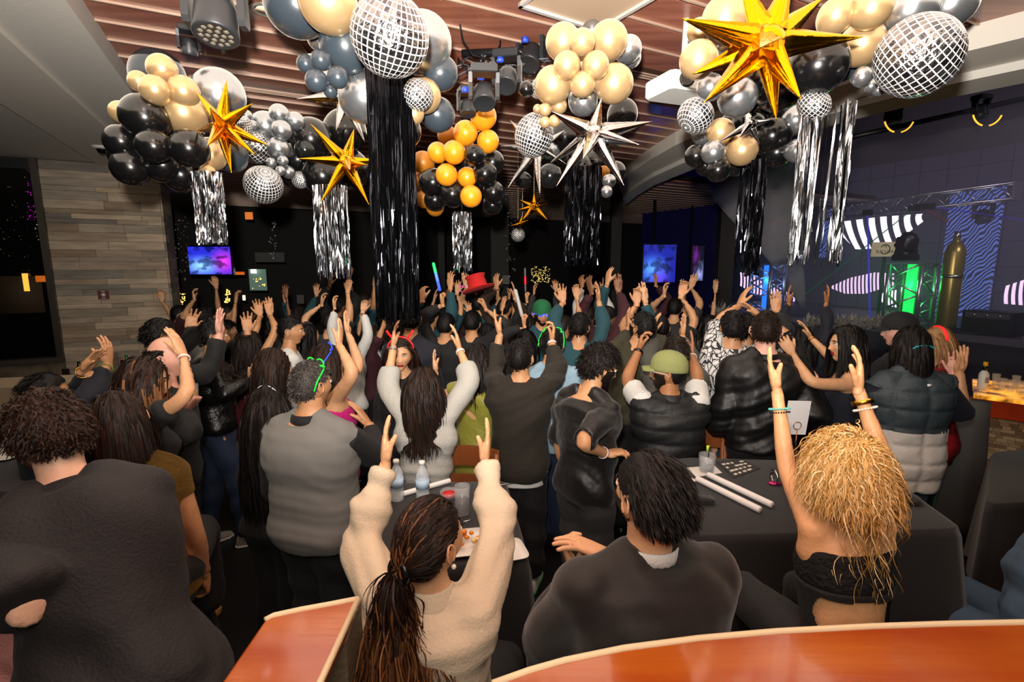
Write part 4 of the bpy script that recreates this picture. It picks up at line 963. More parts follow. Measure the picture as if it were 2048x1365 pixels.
    if shoes:
        for j in legj:
            if seat is None:
                fd = nrm(f+rt*j[3]*.2); q = MB(); x_ = np.array([fd[1], -fd[0], 0]); base = j[2].copy(); base[2] = 0; Rg = []
                for y, w_, h_ in ((-.085, .022, .05), (-.075, .036, .075), (-.02, .038, .085), (.04, .040, .070), (.09, .046, .052), (.14, .044, .042), (.175, .030, .034), (.185, .012, .024)):
                    an = np.linspace(0, math.pi, 9); top_ = [base+fd*y*k+x_*math.cos(a1)*w_*k*1.05+up*(.012+math.sin(a1)**.7*h_)*k for a1 in an]
                    Rg.append(np.array(top_+[base+fd*y*k-x_*w_*k*1.1+up*.002, base+fd*y*k+x_*w_*k*1.1+up*.002]))
                q.rings(np.array(Rg)); so_ = q.build('shoe', shoes[0], ob)
                if len(shoes) > 1:
                    q = MB(); Rg = [np.array([base+fd*y*k-x_*w_*k+up*.001, base+fd*y*k+x_*w_*k+up*.001, base+fd*y*k+x_*w_*k+up*.02*k, base+fd*y*k-x_*w_*k+up*.02*k]) for y, w_ in ((-.092, .030), (-.07, .043), (.0, .043), (.09, .052), (.15, .046), (.19, .022))]
                    q.rings(np.array(Rg)); q.build('sole', shoes[1], so_)
    # ---- hair
    st = HAIRS.get(hair)
    if st:
        hm = hcol if isinstance(hcol, (list, tuple)) else [hcol]
        cap_t = st['cap']; reg = st['region']; rng = np.random.default_rng(int(abs(head[0]))+5)
        fine = get_head(min(lod, 1), sex == 'f'); nz = 0
        def thick(V):
            e = sstep(V[:, 2], -.08, .02); return cap_t*(.35+.65*e)*(1+.25*np.sin(V[:, 0]*90+V[:, 2]*40)*np.sin(V[:, 1]*70))
        cv, cf = hair_cap(fine[0], fine[1], reg, thick); used = sorted({i for q in cf for i in q}); mp = {i: n_ for n_, i in enumerate(used)}
        q = MB(); q.add((cv[used]*kh)@HR.T+Hc, [tuple(mp[i] for i in fq) for fq in cf], 0)
        n_ = hairn if hairn is not None else {0: 3000, 1: 650, 2: 0}[lod]
        if lod == 2 and hair in ('long', 'longwavy', 'mid', 'bigblonde'): n_ = 90
        if n_:
            sty = dict(st)
            if hairlen: sty['len'] = hairlen
            if lod == 1: sty['w'] = sty['w']*1.55; sty['steps'] = max(4, int(sty['steps']*.7)) if 'tie' not in sty else sty['steps']
            if lod == 2: sty['w'] = sty['w']*3; sty['steps'] = 8
            toL = lambda p: HR.T@(np.asarray(p)-Hc)
            body = [(toL(N-up*.03*k), np.array([.07, .07, .09])*k), (toL(N-U*.20*k), np.array([shh/k*.95 if sex == 'f' else .19, .125, .19])*k*1.06)]
            Pt = grow(HR, Hc, kh, None, sty, n_, rng, body if sty['len'] > .15 else None)
            hv_, hf_, hmi = strand_tubes(Pt, sty['w']*kh, len(hm), rng, Hc, ombre=ombre); q.add(hv_, hf_, hmi)
        info['hair'] = q.build('hair', [hairmat(h_) for h_ in hm], ob)
    if beard:
        regb = lambda V: (V[:, 1] > -.005) & (V[:, 2] < np.where(np.abs(V[:, 0]) > .045, .0, -.044)) & ~((np.abs(V[:, 0]) < .022) & (V[:, 2] > -.074) & (V[:, 2] < -.050)) & (V[:, 2] > -.117)
        bv, bf = hair_cap(fine[0], fine[1], regb, .0035 if beard is True else beard); used = sorted({i for q in bf for i in q}); mp = {i: n_ for n_, i in enumerate(used)}
        mk('beard', (bv[used]*kh)@HR.T+Hc, [tuple(mp[i] for i in fq) for fq in bf], [hairmat('dkbrown')], parent=ob)
    return info
def hp(i, p): return i['HR']@(np.array(p)*i['kh'])+i['Hc']   # head space -> world
def bracelet(i, arm, m, t=.06, r=.031, w=.004, name='bracelet', beads=0, flat=0):
    """ring round the forearm, t metres below the wrist"""
    a = i['arms'][arm]; ax = nrm(a['w']-a['e']); c = a['w']-ax*t*i['k']; x, y, _ = frame_from(ax); r = r*i['k']; q = MB()
    an = np.linspace(0, 2*math.pi, 26)
    if beads:
        for th in np.linspace(0, 2*math.pi, beads, endpoint=False): q.ell(c+(x*math.cos(th)+y*math.sin(th))*r, (w,)*3, 7, 5)
    elif flat:
        Rg = [c+ax*h_+np.outer(np.cos(an[:-1])*rr_, x)+np.outer(np.sin(an[:-1])*rr_, y) for h_, rr_ in ((-flat, r), (-flat, r+.0025), (flat, r+.0025), (flat, r))]; q.rings(np.array(Rg), capa=False, capb=False)
    else: q.tube(c+np.outer(np.cos(an), x)*r+np.outer(np.sin(an), y)*r, w, 6, caps=False)
    return q.build(name, m, i['ob'])
def glasses(i, m, up_=0, name='glasses', lensm=None, z=.003, y=.095, thick=.0016, w=.021, h=.016):
    """spectacles; z raises them on to the hair"""
    q = MB(); g = []
    for sd in (-1, 1):
        an = np.linspace(0, 2*math.pi, 17); q.tube([hp(i, (sd*.031+w*math.cos(t), y-abs(math.cos(t)*.5+sd*.0)*.004, z+h*math.sin(t))) for t in an], thick, 6)
        q.tube([hp(i, (sd*.052, y-.006, z+.006)), hp(i, (sd*.080, y-.03, z+.006)), hp(i, (sd*.084, y-.09, z+.002)), hp(i, (sd*.082, y-.115, z-.015))], thick, 6)
        if lensm: g.append((sd, an))
    q.tube([hp(i, (-.011, y, z+.004)), hp(i, (0, y+.002, z+.007)), hp(i, (.011, y, z+.004))], thick, 6)
    o = q.build(name, m, i['ob'])
    for sd, an in g:
        l = MB(); l.add([hp(i, (sd*.031+w*.95*math.cos(t), y-.002, z+h*.95*math.sin(t))) for t in an[:-1]], [tuple(range(16))]); l.build('lens', lensm, o)
    return o

def make_sleeves(i, m, to, inf=.018, loose=.008, vox=.012, fold=.005):
    for a_ in i['arms']:
        if a_ is None: continue
        b_ = MB(); i['armtube'](b_, a_, inf, 0, to, loose=loose); b_.ell(a_['s'], (.066,)*3, 12, 8); V_, Fc_ = remesh(b_, vox); mk('sleeve', folds(V_, Fc_, fold, 4), Fc_, m, parent=i['ob'])
# ---------------- the people, nearest first
c_black = cloth('black', '101012'); c_char = cloth('charcoal', '181618', .75); c_navy = cloth('navy', '0e1220'); c_denim = cloth('denim', '1c2a44', bump=(200, .3)); c_dkjean = cloth('grey_jean', '2b2b2d', bump=(200, .3))
c_white = cloth('white', 'c9c9c6'); c_tealj = cloth('teal_jean', '2c4456', bump=(200, .3)); c_suit = cloth('suit', '130f0e', .7, (260, .12), .2)
m_band = mat('paper_wristband', 'd8c6c4', .5); m_bgold = mat('bracelet_gold', 'd0a040', .25, 1.); m_glow = mat('green_glow', '10c030', .4, emit='18e040', es=.9)
m_blueglow = mat('blue_glow', '1030c0', .4, emit='2850ff', es=1.6); m_redglow = mat('red_glow', 'c01010', .4, emit='ff2020', es=1.2); m_blk = mat('black_plastic', '0b0b0c', .3)
GRP = 'people raising their hands on the dance floor'
# seated woman in the cream sweater
c_cream = cloth('cream_knit', 'c4b49c', .9, bump=(110, .22))
F1 = person('woman in cream sweater with brown ponytail, both arms raised at the near table', (862, 1082), 1.36, yaw=8, hyaw=38, hpitch=8, sex='f', skin_='olive', lod=0, lean=(0, -.02), seat=.75,
  armL=dict(e=(722, 1085), w=(772, 925), t=(770, 808), pose='flat'), armR=dict(e=(1000, 1060), w=(968, 925), t=(985, 812), pose='flat'),
  top=dict(name='sweater', mat=c_cream, inf=.026, sleeve=1.9, loose=.012, fold=.008, hem=-.15, neck=1.03, collar=(c_cream, 1.7)), bottom=dict(mat=c_black), hair='pony', hcol=['dkbrown', 'dkbrown', 'brown', 'auburn', 'bronze', 'bronze2'], ombre=(3, .36))
bracelet(F1, 0, mat('pink_cuff', 'd8aab0', .6), .045, .036, flat=.014, name='cuff')
bracelet(F1, 1, mat('pearl', 'e8dfd0', .25), .03, .029, .003, beads=22)
q = MB(); q.lathe([(.001, -.02), (.06, -.03), (.075, -.005), (.066, .02), (.001, .02)], hp(F1, (0, -.118, -.02))*0, 16)
q = MB(); an = np.linspace(0, 2*math.pi, 18); q.tube([hp(F1, (.030*math.cos(t), -.116+.006*math.sin(t), -.018+.028*math.sin(t))) for t in an], .010, 8, caps=False); q.build('hair_tie', m_blk, F1['ob'])
q = MB(); q.ell(hp(F1, (.083, -.004, -.045)), (.007,)*3, 8, 6); q.build('earring', mat('pearl', 'e8dfd0', .25), F1['ob'])
q = MB(); kk = F1['k']; q.tube([F1['Pv']+F1['U']*F1['LT']*t+F1['rt']*x-F1['fr']*(y) for t, x, y in ((.90, -.05, .115), (.7, -.0, .150), (.45, .07, .140), (.2, .14, .130), (.05, .19, .09))], .009, 6, flat=.35); q.build('bag_strap', m_blk, F1['ob'])
# seated man in a dark suit, clapping
F2 = person('black haired bearded man in dark brown suit clapping, sitting at the near table', (1297, 992), 1.34, yaw=-14, hyaw=-28, hpitch=6, sex='m', k=1.02, skin_='olive', lod=0, bulk=1.16, seat=.75, lean=(.0, .03), beard=True,
  armL=dict(e=(1085, 1290), se=1, w=(1152, 1150), t=(1130, 1092), sw=1, palm='right', pose='claw', up=False), armR=dict(W=1.60, w=(1212, 1110), t=(1120, 1072), palm='down', pose='open', up=False),
  top=dict(kind='jacket', mat=c_suit, inf=.024, sleeve=1.85, loose=.016, fold=.006, hem=-.18, neck=1.0, collar=(c_suit, .55)), bottom=dict(mat=c_suit), hair='slick', hcol=['black', 'black', 'dkbrown'])
q = MB(); an = np.linspace(0, 2*math.pi, 26, endpoint=False); q.rings(np.array([F2['N']+F2['U']*h_+np.outer(np.cos(an)*r_, F2['rt'])+np.outer(np.sin(an)*r_*.95-.0, F2['fr']) for h_, r_ in ((-.0, .078), (.040, .073), (.042, .069), (-.0, .071))])); q.build('shirt_collar', c_white, F2['ob'])
bracelet(F2, 0, c_white, .03, .040, flat=.012, name='shirt_cuff')
# blonde woman
def open_back(V, Fc, i):
    c = V-i['Pv']; t = c@i['U']/i['LT']; x = c@i['rt']; y = c@i['fr']
    cut = (y < -.02) & (((t-.46)/.34)**2+(x/.118)**2 < 1) & (t < .56) 
    return V, [q for q in Fc if not all(cut[j] for j in q)], None
lace = mat('cloth_black_lace', '121013', .8, bump=(70, .8), var=(38, '0a0809'))
F3 = person('woman with big curly blonde hair and open backed black dress, both arms up', (1688, 958), 1.50, yaw=-2, hyaw=-5, hpitch=4, sex='f', k=.94, skin_='gold', lod=0, seat=.75, lean=(.0, .05), bulk=.92, torso_k=.88, hk=1.13, neck=.84,
  armL=dict(e=(1574, 945), se=1, w=(1554, 778), t=(1532, 700), pose='flat'), armR=dict(e=(1768, 925), w=(1716, 778), t=(1722, 688), pose='open'),
  top=dict(kind='dress', name='dress_back', mat=lace, inf=.008, sleeve=0, yoke=False, hem=.58, neck=.86, fold=.001), bottom=dict(mat=c_black), hair='bigblonde', hcol=['blonde', 'blonde2', 'blonde3', 'blonde'], hairn=6500)
_w = grow(F3['HR'], F3['Hc'], F3['kh'], None, HAIRS['wisps'], 150, np.random.default_rng(4), [(F3['HR'].T@(F3['N']-np.array([0, 0, .2])-F3['Hc']), np.array([.15, .115, .2]))])
_v, _f, _m = strand_tubes(_w, .0015, 2, np.random.default_rng(5), F3['Hc']); mk('hair_ends', _v, _f, [hairmat('blonde3'), hairmat('blonde2')], _m, parent=F3['ob'])
b_ = MB(); F3['torso'](b_, -.2, .60, .012); V_, Fc_ = remesh(b_, .006); V_, Fc_, _ = open_back(V_, Fc_, F3); mk('dress', V_, Fc_, c_black, parent=F3['ob'])
bracelet(F3, 0, mat('turquoise', '5ab8b0', .35), .075, .034, .0042, beads=24); bracelet(F3, 0, m_blk, .088, .033, .003, beads=24)
bracelet(F3, 1, m_bgold, .05, .034, flat=.008); bracelet(F3, 1, mat('pearl', 'e8dfd0', .25), .075, .036, .0042, beads=24)
# standing man in black shirt, leaning to the left table
F4 = person('curly brown haired man in charcoal short sleeved shirt leaning over the left table', (98, 872), 1.42, yaw=-26, hyaw=-62, hpitch=-22, sex='m', k=1.03, skin_='pale', lod=0, lean=(-.22, .16), bulk=1.0,
  armL=dict(e=(70, 1235), se=-1, w=(0, 1150), t=(-30, 1130), sw=1, up=False, palm='down'), armR=dict(W=1.75, w=(120, 1090), t=(90, 1080), up=False, palm='down'),
  top=dict(mat=c_char, inf=.034, sleeve=.86, loose=.022, fold=.010, hem=-.24, neck=.99, flare=.05, collar=(c_char, .8)), bottom=dict(mat=c_black), hair='wavy', hcol=['brown', 'dkbrown', 'brown'], beard=True, neck=1.02)
# seated person in pink at the left edge
F5 = person('seated person in a pink shirt cut off by the left edge of the view', (-120, 905), 1.4, yaw=10, skin_='tan', lod=1, seat=.75, top=dict(mat=cloth('pink', 'c08078'), inf=.024, hem=-.15), bottom=dict(mat=c_black), hair='short', hcol='black')
c_seq = mat('gold_sequins', '8a6a34', .25, .8, bump=(300, 1.0))
F6 = person('woman with long dark hair and gold sequin top seated at the left table', (238, 845), 1.95, yaw=-25, hyaw=-50, hpitch=-10, hroll=8, sex='f', skin_='tan', lod=0, seat=.7, top=dict(mat=c_seq, inf=.012, sleeve=.35, hem=-.1, fold=.003), bottom=dict(mat=c_black), hair='long', hcol=['dkbrown', 'brown', 'dkbrown'], hairlen=.36, hairn=2000)
F7 = person('black haired man seated in the booth clapping with dark sleeves', (96, 790), 2.75, yaw=55, hyaw=40, hpitch=4, skin_='tan', lod=1, seat=.6, armL=dict(W=2.8, w=(166, 742), t=(208, 690), palm='right', pose='flat', up=False), armR=dict(W=2.95, w=(216, 728), t=(214, 676), palm='left', pose='open', up=False),
  top=dict(kind='jacket', mat=c_navy, inf=.022, sleeve=1.8), bottom=dict(mat=c_black), hair='slick', hcol='black')
bracelet(F7, 0, m_bgold, .03, .034, flat=.008); bracelet(F7, 1, mat('jade_beads', '6c7a3a', .3), .03, .033, .006, beads=16)
F8 = person('woman with brown and blonde hair in black top, bare forearm raised, facing right', (292, 765), 2.45, yaw=45, hyaw=72, sex='f', skin_='olive', lod=1, armR=dict(e=(378, 790), w=(367, 712), t=(342, 655), palm='left', pose='flat', se=-1, sw=1),
  armL=None, top=dict(mat=c_black, inf=.020, sleeve=.55, hem=-.3, loose=.015), bottom=dict(kind='skirt', mat=c_black, len=.8, flare=.12), hair='mid', hcol=['dkbrown', 'brown', 'bronze', 'ltbrown'], ombre=(2, .5), shoes=(mat('beige_shoe', 'b89878', .6),), hairn=2200)
bracelet(F8, 1, m_band, .02, .026, flat=.006, name='wristband')
F9 = person('bald man in black jacket raising one hand and holding a yellow drink', (335, 716), 2.95, yaw=60, hyaw=72, skin_='pink', lod=1, bulk=1.12, k=1.04, armL=dict(e=(418, 745), se=1, w=(440, 668), t=(438, 605), palm='right', pose='flat'),
  armR=dict(e=(385, 880), se=-1, w=(372, 822), t=(392, 800), palm='left', pose='grip', up=False), top=dict(kind='jacket', mat=c_black, inf=.022, sleeve=1.85), bottom=dict(mat=c_black, loose=.02), hair='bald', hcol='dkbrown', shoes=(mat('tan_suede', 'b8863c', .7),))
F10 = person('man in black leather jacket and blue jeans with pale grey shoes', (428, 672), 3.7, yaw=60, skin_='tan', lod=1, k=1.0, armL=dict(e=(470, 770), w=(505, 735), t=(515, 715), up=False, palm='right'), armR=dict(e=(450, 790), se=-1, w=(500, 760), t=(515, 740), up=False, palm='left'),
  top=dict(kind='jacket', mat=mat('leather_black', '0c0c0d', .32, bump=(30, .5)), inf=.022, sleeve=1.85, hem=-.05, fold=.009), bottom=dict(mat=c_denim), hair='short', hcol='black', shoes=(mat('grey_shoe', '8e8a80', .6), mat('white_sole', 'd8d6d0', .5)), step=.16)
F11 = person('woman with thin framed glasses and long dark hair looking right', (548, 735), 3.2, yaw=55, hyaw=72, sex='f', skin_='olive', lod=1, top=dict(mat=cloth('maroon', '4a1018'), inf=.014, sleeve=.4), bottom=dict(mat=c_black), hair='long', hcol=['dkbrown', 'brown'], hairlen=.36, hairn=1300)
glasses(F11, m_iron)
F12 = person('woman seen from behind with waist length straight black hair', (538, 812), 2.75, yaw=12, hyaw=12, sex='f', k=.95, skin_='tan', lod=1, top=dict(mat=c_black, inf=.014, sleeve=1.8), bottom=dict(mat=c_black), hair='long', hcol=['black', 'dkbrown'], hairlen=.62, hairn=1800, lean=(0, 0))
q = MB(); q.tube([hp(F12, (.088*math.cos(t), -.0-.02*math.sin(t), .02+.105*math.sin(t))) for t in np.linspace(.1, math.pi-.1, 16)], .003, 6); q.build('hair_band', mat('white_band', 'd8d8d8', .4), F12['ob'])
c_gvest = cloth('grey_knit', '6f6f6c', .9, bump=(220, .12))
F13 = person('heavy grey haired man in grey sweater vest with green light up glasses on his head', (624, 770), 2.50, yaw=16, hyaw=34, skin_='tan', lod=0, k=1.03, bulk=1.20, hpitch=3,
  armL=None, armR=dict(e=(752, 915), se=1, w=(738, 850), t=(700, 795), sw=1, up=False, palm='left', pose='flat'), top=dict(kind='vest', name='sweater_vest', mat=c_gvest, inf=.034, sleeve=0.02, hem=-.22, neck=.985, fold=.004, loose=0), bottom=dict(mat=cloth('dark_trouser', '14181d')), hair='crop', hcol=['grey', 'grey2', 'dkbrown'], hairn=2600, hands='relax')
make_sleeves(F13, c_black, 1.8)
q = MB(); an = np.linspace(0, 2*math.pi, 26, endpoint=False); q.rings(np.array([F13['N']+F13['U']*h_+np.outer(np.cos(an)*r_, F13['rt'])+np.outer(np.sin(an)*r_*.95, F13['fr']) for h_, r_ in ((-.03, .10), (.03, .082), (.032, .074), (-.02, .078))])); q.build('shirt_collar', c_black, F13['ob'])
def led_glasses(i, m, zr=.09, name='party_glasses', y0=.02):
    q = MB(); kx = .082
    for sd in (-1, 1):
        q.tube([hp(i, (sd*kx*.98, y0, zr)), hp(i, (sd*(kx+.012), y0-.05, zr-.045)), hp(i, (sd*(kx+.012), y0-.075, zr-.09))], .0035, 6)
        an = np.linspace(0, 2*math.pi, 12); q.tube([hp(i, (sd*.036+.028*math.cos(t), y0+.012, zr+.022+.018*math.sin(t))) for t in an], .0035, 6)
    q.tube([hp(i, (x, y0+.002, zr+.012+.004*math.cos(x*30))) for x in np.linspace(-kx, kx, 8)], .0045, 6); return q.build(name, m, i['ob'])
led_glasses(F13, m_glow, .085)
F14 = person('woman in magenta top with blue light up glasses on her head, arms raised', (657, 728), 3.1, yaw=50, hyaw=62, hpitch=8, sex='f', skin_='olive', lod=1, bulk=1.15, armL=dict(e=(722, 738), w=(697, 668), t=(690, 632), palm='right', pose='flat', se=1), armR=dict(e=(708, 748), w=(678, 690), t=(682, 650), palm='left', pose='flat', se=-1),
  top=dict(mat=cloth('magenta', 'b81070'), inf=.012, sleeve=0, yoke=False, neck=.84, hem=-.2), bottom=dict(mat=c_black), hair='mid', hcol=['dkbrown', 'brown'])
led_glasses(F14, m_blueglow, .085)
c_lgrey = cloth('pale_grey_knit', 'a9a9a3', .9, bump=(120, .4))
F15 = person('woman in pale grey sweater with dark shoulder length hair, arms up', (848, 778), 2.85, yaw=2, hyaw=10, hpitch=10, sex='f', skin_='olive', lod=0, armL=dict(e=(774, 775), w=(787, 692), t=(790, 640)), armR=dict(e=(943, 762), w=(918, 697), t=(908, 645)),
  top=dict(name='sweater', mat=c_lgrey, inf=.020, sleeve=1.45, loose=.010, fold=.007, hem=-.12), bottom=dict(mat=c_navy), hair='mid', hcol=['dkbrown', 'brown', 'dkbrown'], hairlen=.34, hairn=2600, shoes=(m_blk,))
bracelet(F15, 1, m_band, .03, .026, flat=.007, name='wristband'); bracelet(F15, 0, mat('watch_silver', 'a0a0a0', .3, .8), .02, .026, flat=.007, name='watch')
F16 = person('woman with red headband facing the camera between raised hands', (802, 710), 3.5, yaw=165, hyaw=172, sex='f', skin_='olive', lod=1, top=dict(mat=c_black, inf=.014, sleeve=1.8), bottom=dict(mat=c_black), hair='mid', hcol=['dkbrown', 'brown'])
q = MB(); q.tube([hp(F16, (.09*math.cos(t), .02, .035+.095*math.sin(t))) for t in np.linspace(.15, math.pi-.15, 12)], .005, 6)
for sd in (-1, 1): q.tube([hp(F16, (sd*.05, .02, .12)), hp(F16, (sd*.075, .02, .15)), hp(F16, (sd*.09, .02, .175))], .008, 6)
q.build('headband', m_redglow, F16['ob'])
c_olive = mat('cloth_olive_satin', '84822c', .5, bump=(40, .3), sheen=.3)
F17 = person('woman in olive green satin dress behind the pale grey sweater', (955, 724), 3.5, yaw=15, hyaw=-10, sex='f', skin_='olive', lod=1, armL=dict(W=3.5, w=(872, 745), t=(866, 702), palm='right', pose='flat'),
  top=dict(kind='dress', name='dress', mat=c_olive, inf=.018, sleeve=.3, hem=-.1, fold=.008), bottom=dict(kind='skirt', mat=c_olive, len=.75, flare=.16), hair='mid', hcol=['black', 'dkbrown'])
c_dkolive = cloth('dark_brown_wool', '211c15', .85)
F18 = person('man in dark brown jacket with a white hem and green and white shoes', (1042, 716), 3.2, yaw=4, hyaw=25, hpitch=6, skin_='tan', lod=0, k=1.0, armL=dict(e=(985, 745), w=(1000, 668), t=(985, 622), pose='flat', palm='in'), armR=dict(e=(1115, 745), w=(1103, 682), t=(1112, 635), pose='claw'),
  top=dict(kind='jacket', mat=c_dkolive, inf=.026, sleeve=1.75, loose=.014, fold=.005, hem=-.20, collar=(c_dkolive, .5)), bottom=dict(mat=c_black, loose=.014), hair='crop', hcol=['black', 'dkbrown'], shoes=(mat('white_leather', 'd0d0cc', .4), mat('green_sole', '3c9c48', .5)), hairn=1500)
bracelet(F18, 1, m_band, .02, .030, flat=.008, name='wristband')
b_ = MB(); F18['torso'](b_, -.27, -.1, .020); b_.build('shirt_hem', c_white, F18['ob'])
F19 = person('man in light blue shirt with green light up glasses on his head', (1104, 690), 3.7, yaw=8, hyaw=14, skin_='tan', lod=1, k=1.0, top=dict(mat=cloth('light_blue', '8aa8bc'), inf=.026, sleeve=1.8, hem=-.22, collar=(cloth('light_blue', '8aa8bc'), .8)), bottom=dict(mat=c_denim), hair='short', hcol='black', bulk=1.05)
led_glasses(F19, m_glow, .085)
c_velvet = mat('cloth_black_velvet', '0b0809', .5, bump=(20, .3), sheen=.12)
F20 = person('man with thick black curly hair in black velvet shirt looking down to the right', (1200, 735), 2.8, yaw=48, hyaw=78, hpitch=-14, skin_='tan', lod=0, k=1.0, armR=dict(e=(1160, 885), se=-1, w=(1210, 908), t=(1238, 905), sw=1, up=False, palm='down', pose='relax'), armL=None,
  top=dict(mat=c_velvet, inf=.020, sleeve=.9, loose=.012, fold=.008, hem=-.16), bottom=dict(mat=c_dkjean, loose=.012), hair='curly', hcol=['black', 'dkbrown'], beard=.0025, shoes=(m_blk,), hairn=2400)
bracelet(F20, 1, m_band, .02, .030, flat=.009, name='wristband')
def puffy(vn, amp, split=None, hn=0, z0=0):
    def fn(V, Fc, i):
        N = vnormals(V, Fc); c = V-i['Pv']; t = c@i['U']; ang = np.arctan2(c@i['rt'], -(c@i['fr'])); x = ang/math.pi
        a = np.abs(np.sin(t*math.pi*vn))**.45
        if hn: a = np.minimum(a, np.abs(np.sin(ang*hn))**.45)
        body_ = np.abs(c@i['rt']) < .30
        V2 = V+N*((a-.6)*amp)[:, None]
        mi = None
        if split is not None: mi = [1 if (t[q[0]] < split) else 0 for q in Fc]
        return V2, mi
    return fn
c_puff = mat('cloth_black_puffer', '111315', .6, bump=(50, .15))
F21 = person('man in olive cap, clear glasses and black puffer vest over a white shirt', (1335, 745), 3.02, yaw=4, hyaw=-68, hpitch=3, skin_='brown', lod=0, k=1.0, bulk=1.06, armL=dict(e=(1252, 762), w=(1278, 700), t=(1288, 655), pose='claw', se=1), armR=dict(e=(1396, 755), w=(1383, 712), t=(1386, 665), pose='flat'),
  top=dict(kind='vest', name='puffer_vest', mat=c_puff, inf=.030, sleeve=.03, hem=-.20, neck=.99, fold=.004, post=puffy(11, .014), collar=(c_puff, 1.1)), bottom=dict(mat=c_black), hair='crop', hcol='black', beard=True, hairn=600)
make_sleeves(F21, c_white, .62, .020, .01)
glasses(F21, mat('clear_frame', 'd8d8d8', .2)); bracelet(F21, 0, m_blk, .02, .031, flat=.009, name='watch'); bracelet(F21, 1, m_band, .02, .031, flat=.007, name='wristband')
def cap(i, m, brim=True, back=False, name='cap'):
    q = MB(); R = i['HR']
    def fn(v): v = v.copy(); return v[:]
    th = np.linspace(.02, math.pi/2*1.02, 9); an = np.linspace(0, 2*math.pi, 28, endpoint=False); Rg = []
    for t in th: Rg.append(np.array([hp(i, (.090*math.sin(t)*math.cos(a), -.006+.112*math.sin(t)*math.sin(a), .034+.104*math.cos(t)**.8*(1 if math.cos(t) > 0 else 0) if math.cos(t) > 0 else .032)) for a in an]))
    q.rings(np.array(Rg), capb=False)
    Rg = [np.array([hp(i, (.0905*k_*math.cos(a), -.006+.1125*k_*math.sin(a), z_)) for a in an]) for k_, z_ in ((1.0, .034), (1.01, .016), (.985, .014), (.975, .034))]; q.rings(np.array(Rg), capa=False, capb=False)
    o = q.build(name, m, i['ob'])
    if brim:
        s_ = -1 if back else 1; b2 = MB(); Rg = []
        for u in np.linspace(0, 1, 6): Rg.append(np.array([hp(i, ((.078-.030*u**2)*w_, s_*(.085+.075*u)*(1-.10*w_*w_)-.006+.0, .030-.012*u-.018*w_*w_*1+dz)) for w_, dz in [(w1, .0015) for w1 in np.linspace(-1, 1, 9)]+[(w1, -.0015) for w1 in np.linspace(1, -1, 9)]]))
        b2.rings(np.array(Rg)); b2.build('brim', m, o)
    return o
cap(F21, cloth('olive_cap', '7f8450', .85))
m_teal = cloth('teal', '16404a')
F22 = person('man in teal shirt with both arms raised high', (1160, 655), 4.2, yaw=8, hyaw=30, skin_='tan', lod=1, armL=dict(e=(1105, 640), w=(1126, 605), t=(1122, 564), palm='cam', pose='open'), armR=dict(e=(1208, 650), w=(1197, 602), t=(1196, 564), palm='left', pose='open'), top=dict(mat=m_teal, inf=.02, sleeve=1.7), bottom=dict(mat=c_black), hair='short', hcol='black', group=None)
m_oliv2 = cloth('olive_sweater', '2e2c18')
F23 = person('man in dark olive sweater clapping, face tipped back', (1283, 655), 3.8, yaw=0, hyaw=-40, hpitch=25, skin_='tan', lod=1, bulk=1.1, armL=dict(e=(1246, 690), w=(1258, 655), t=(1252, 610), palm='right'), armR=dict(e=(1330, 690), w=(1270, 665), t=(1268, 625), palm='left'), top=dict(mat=m_oliv2, inf=.03, sleeve=1.6), bottom=dict(mat=c_black), hair='short', hcol='black', beard=True)
F24 = person('person in grey hoodie clapping behind the olive cap', (1352, 708), 3.45, yaw=6, skin_='tan', lod=1, armL=dict(e=(1296, 715), w=(1306, 668), t=(1314, 622), palm='right'), armR=dict(e=(1378, 712), w=(1364, 672), t=(1370, 630), palm='left', pose='flat'), top=dict(mat=cloth('grey_hood', '46443f'), inf=.026, sleeve=1.75), bottom=dict(mat=c_black), hair='short', hcol='dkbrown')
c_leath = mat('leather_jacket', '0e0e0f', .48, bump=(24, .18))
F25 = person('broad man with short brown hair in a black leather bomber jacket', (1532, 662), 3.25, yaw=2, hyaw=28, skin_='pink', lod=0, k=1.06, bulk=1.15, armL=None, armR=dict(e=(1628, 840), se=1, w=(1632, 780), t=(1625, 740), up=False, palm='left', pose='relax'), top=dict(kind='jacket', mat=c_leath, inf=.038, sleeve=1.9, loose=.02, fold=.008, hem=-.08, collar=(c_leath, .8)), bottom=dict(mat=c_black), hair='crop', hcol=['dkbrown', 'brown'], shoes=(m_blk,), hairn=2200)
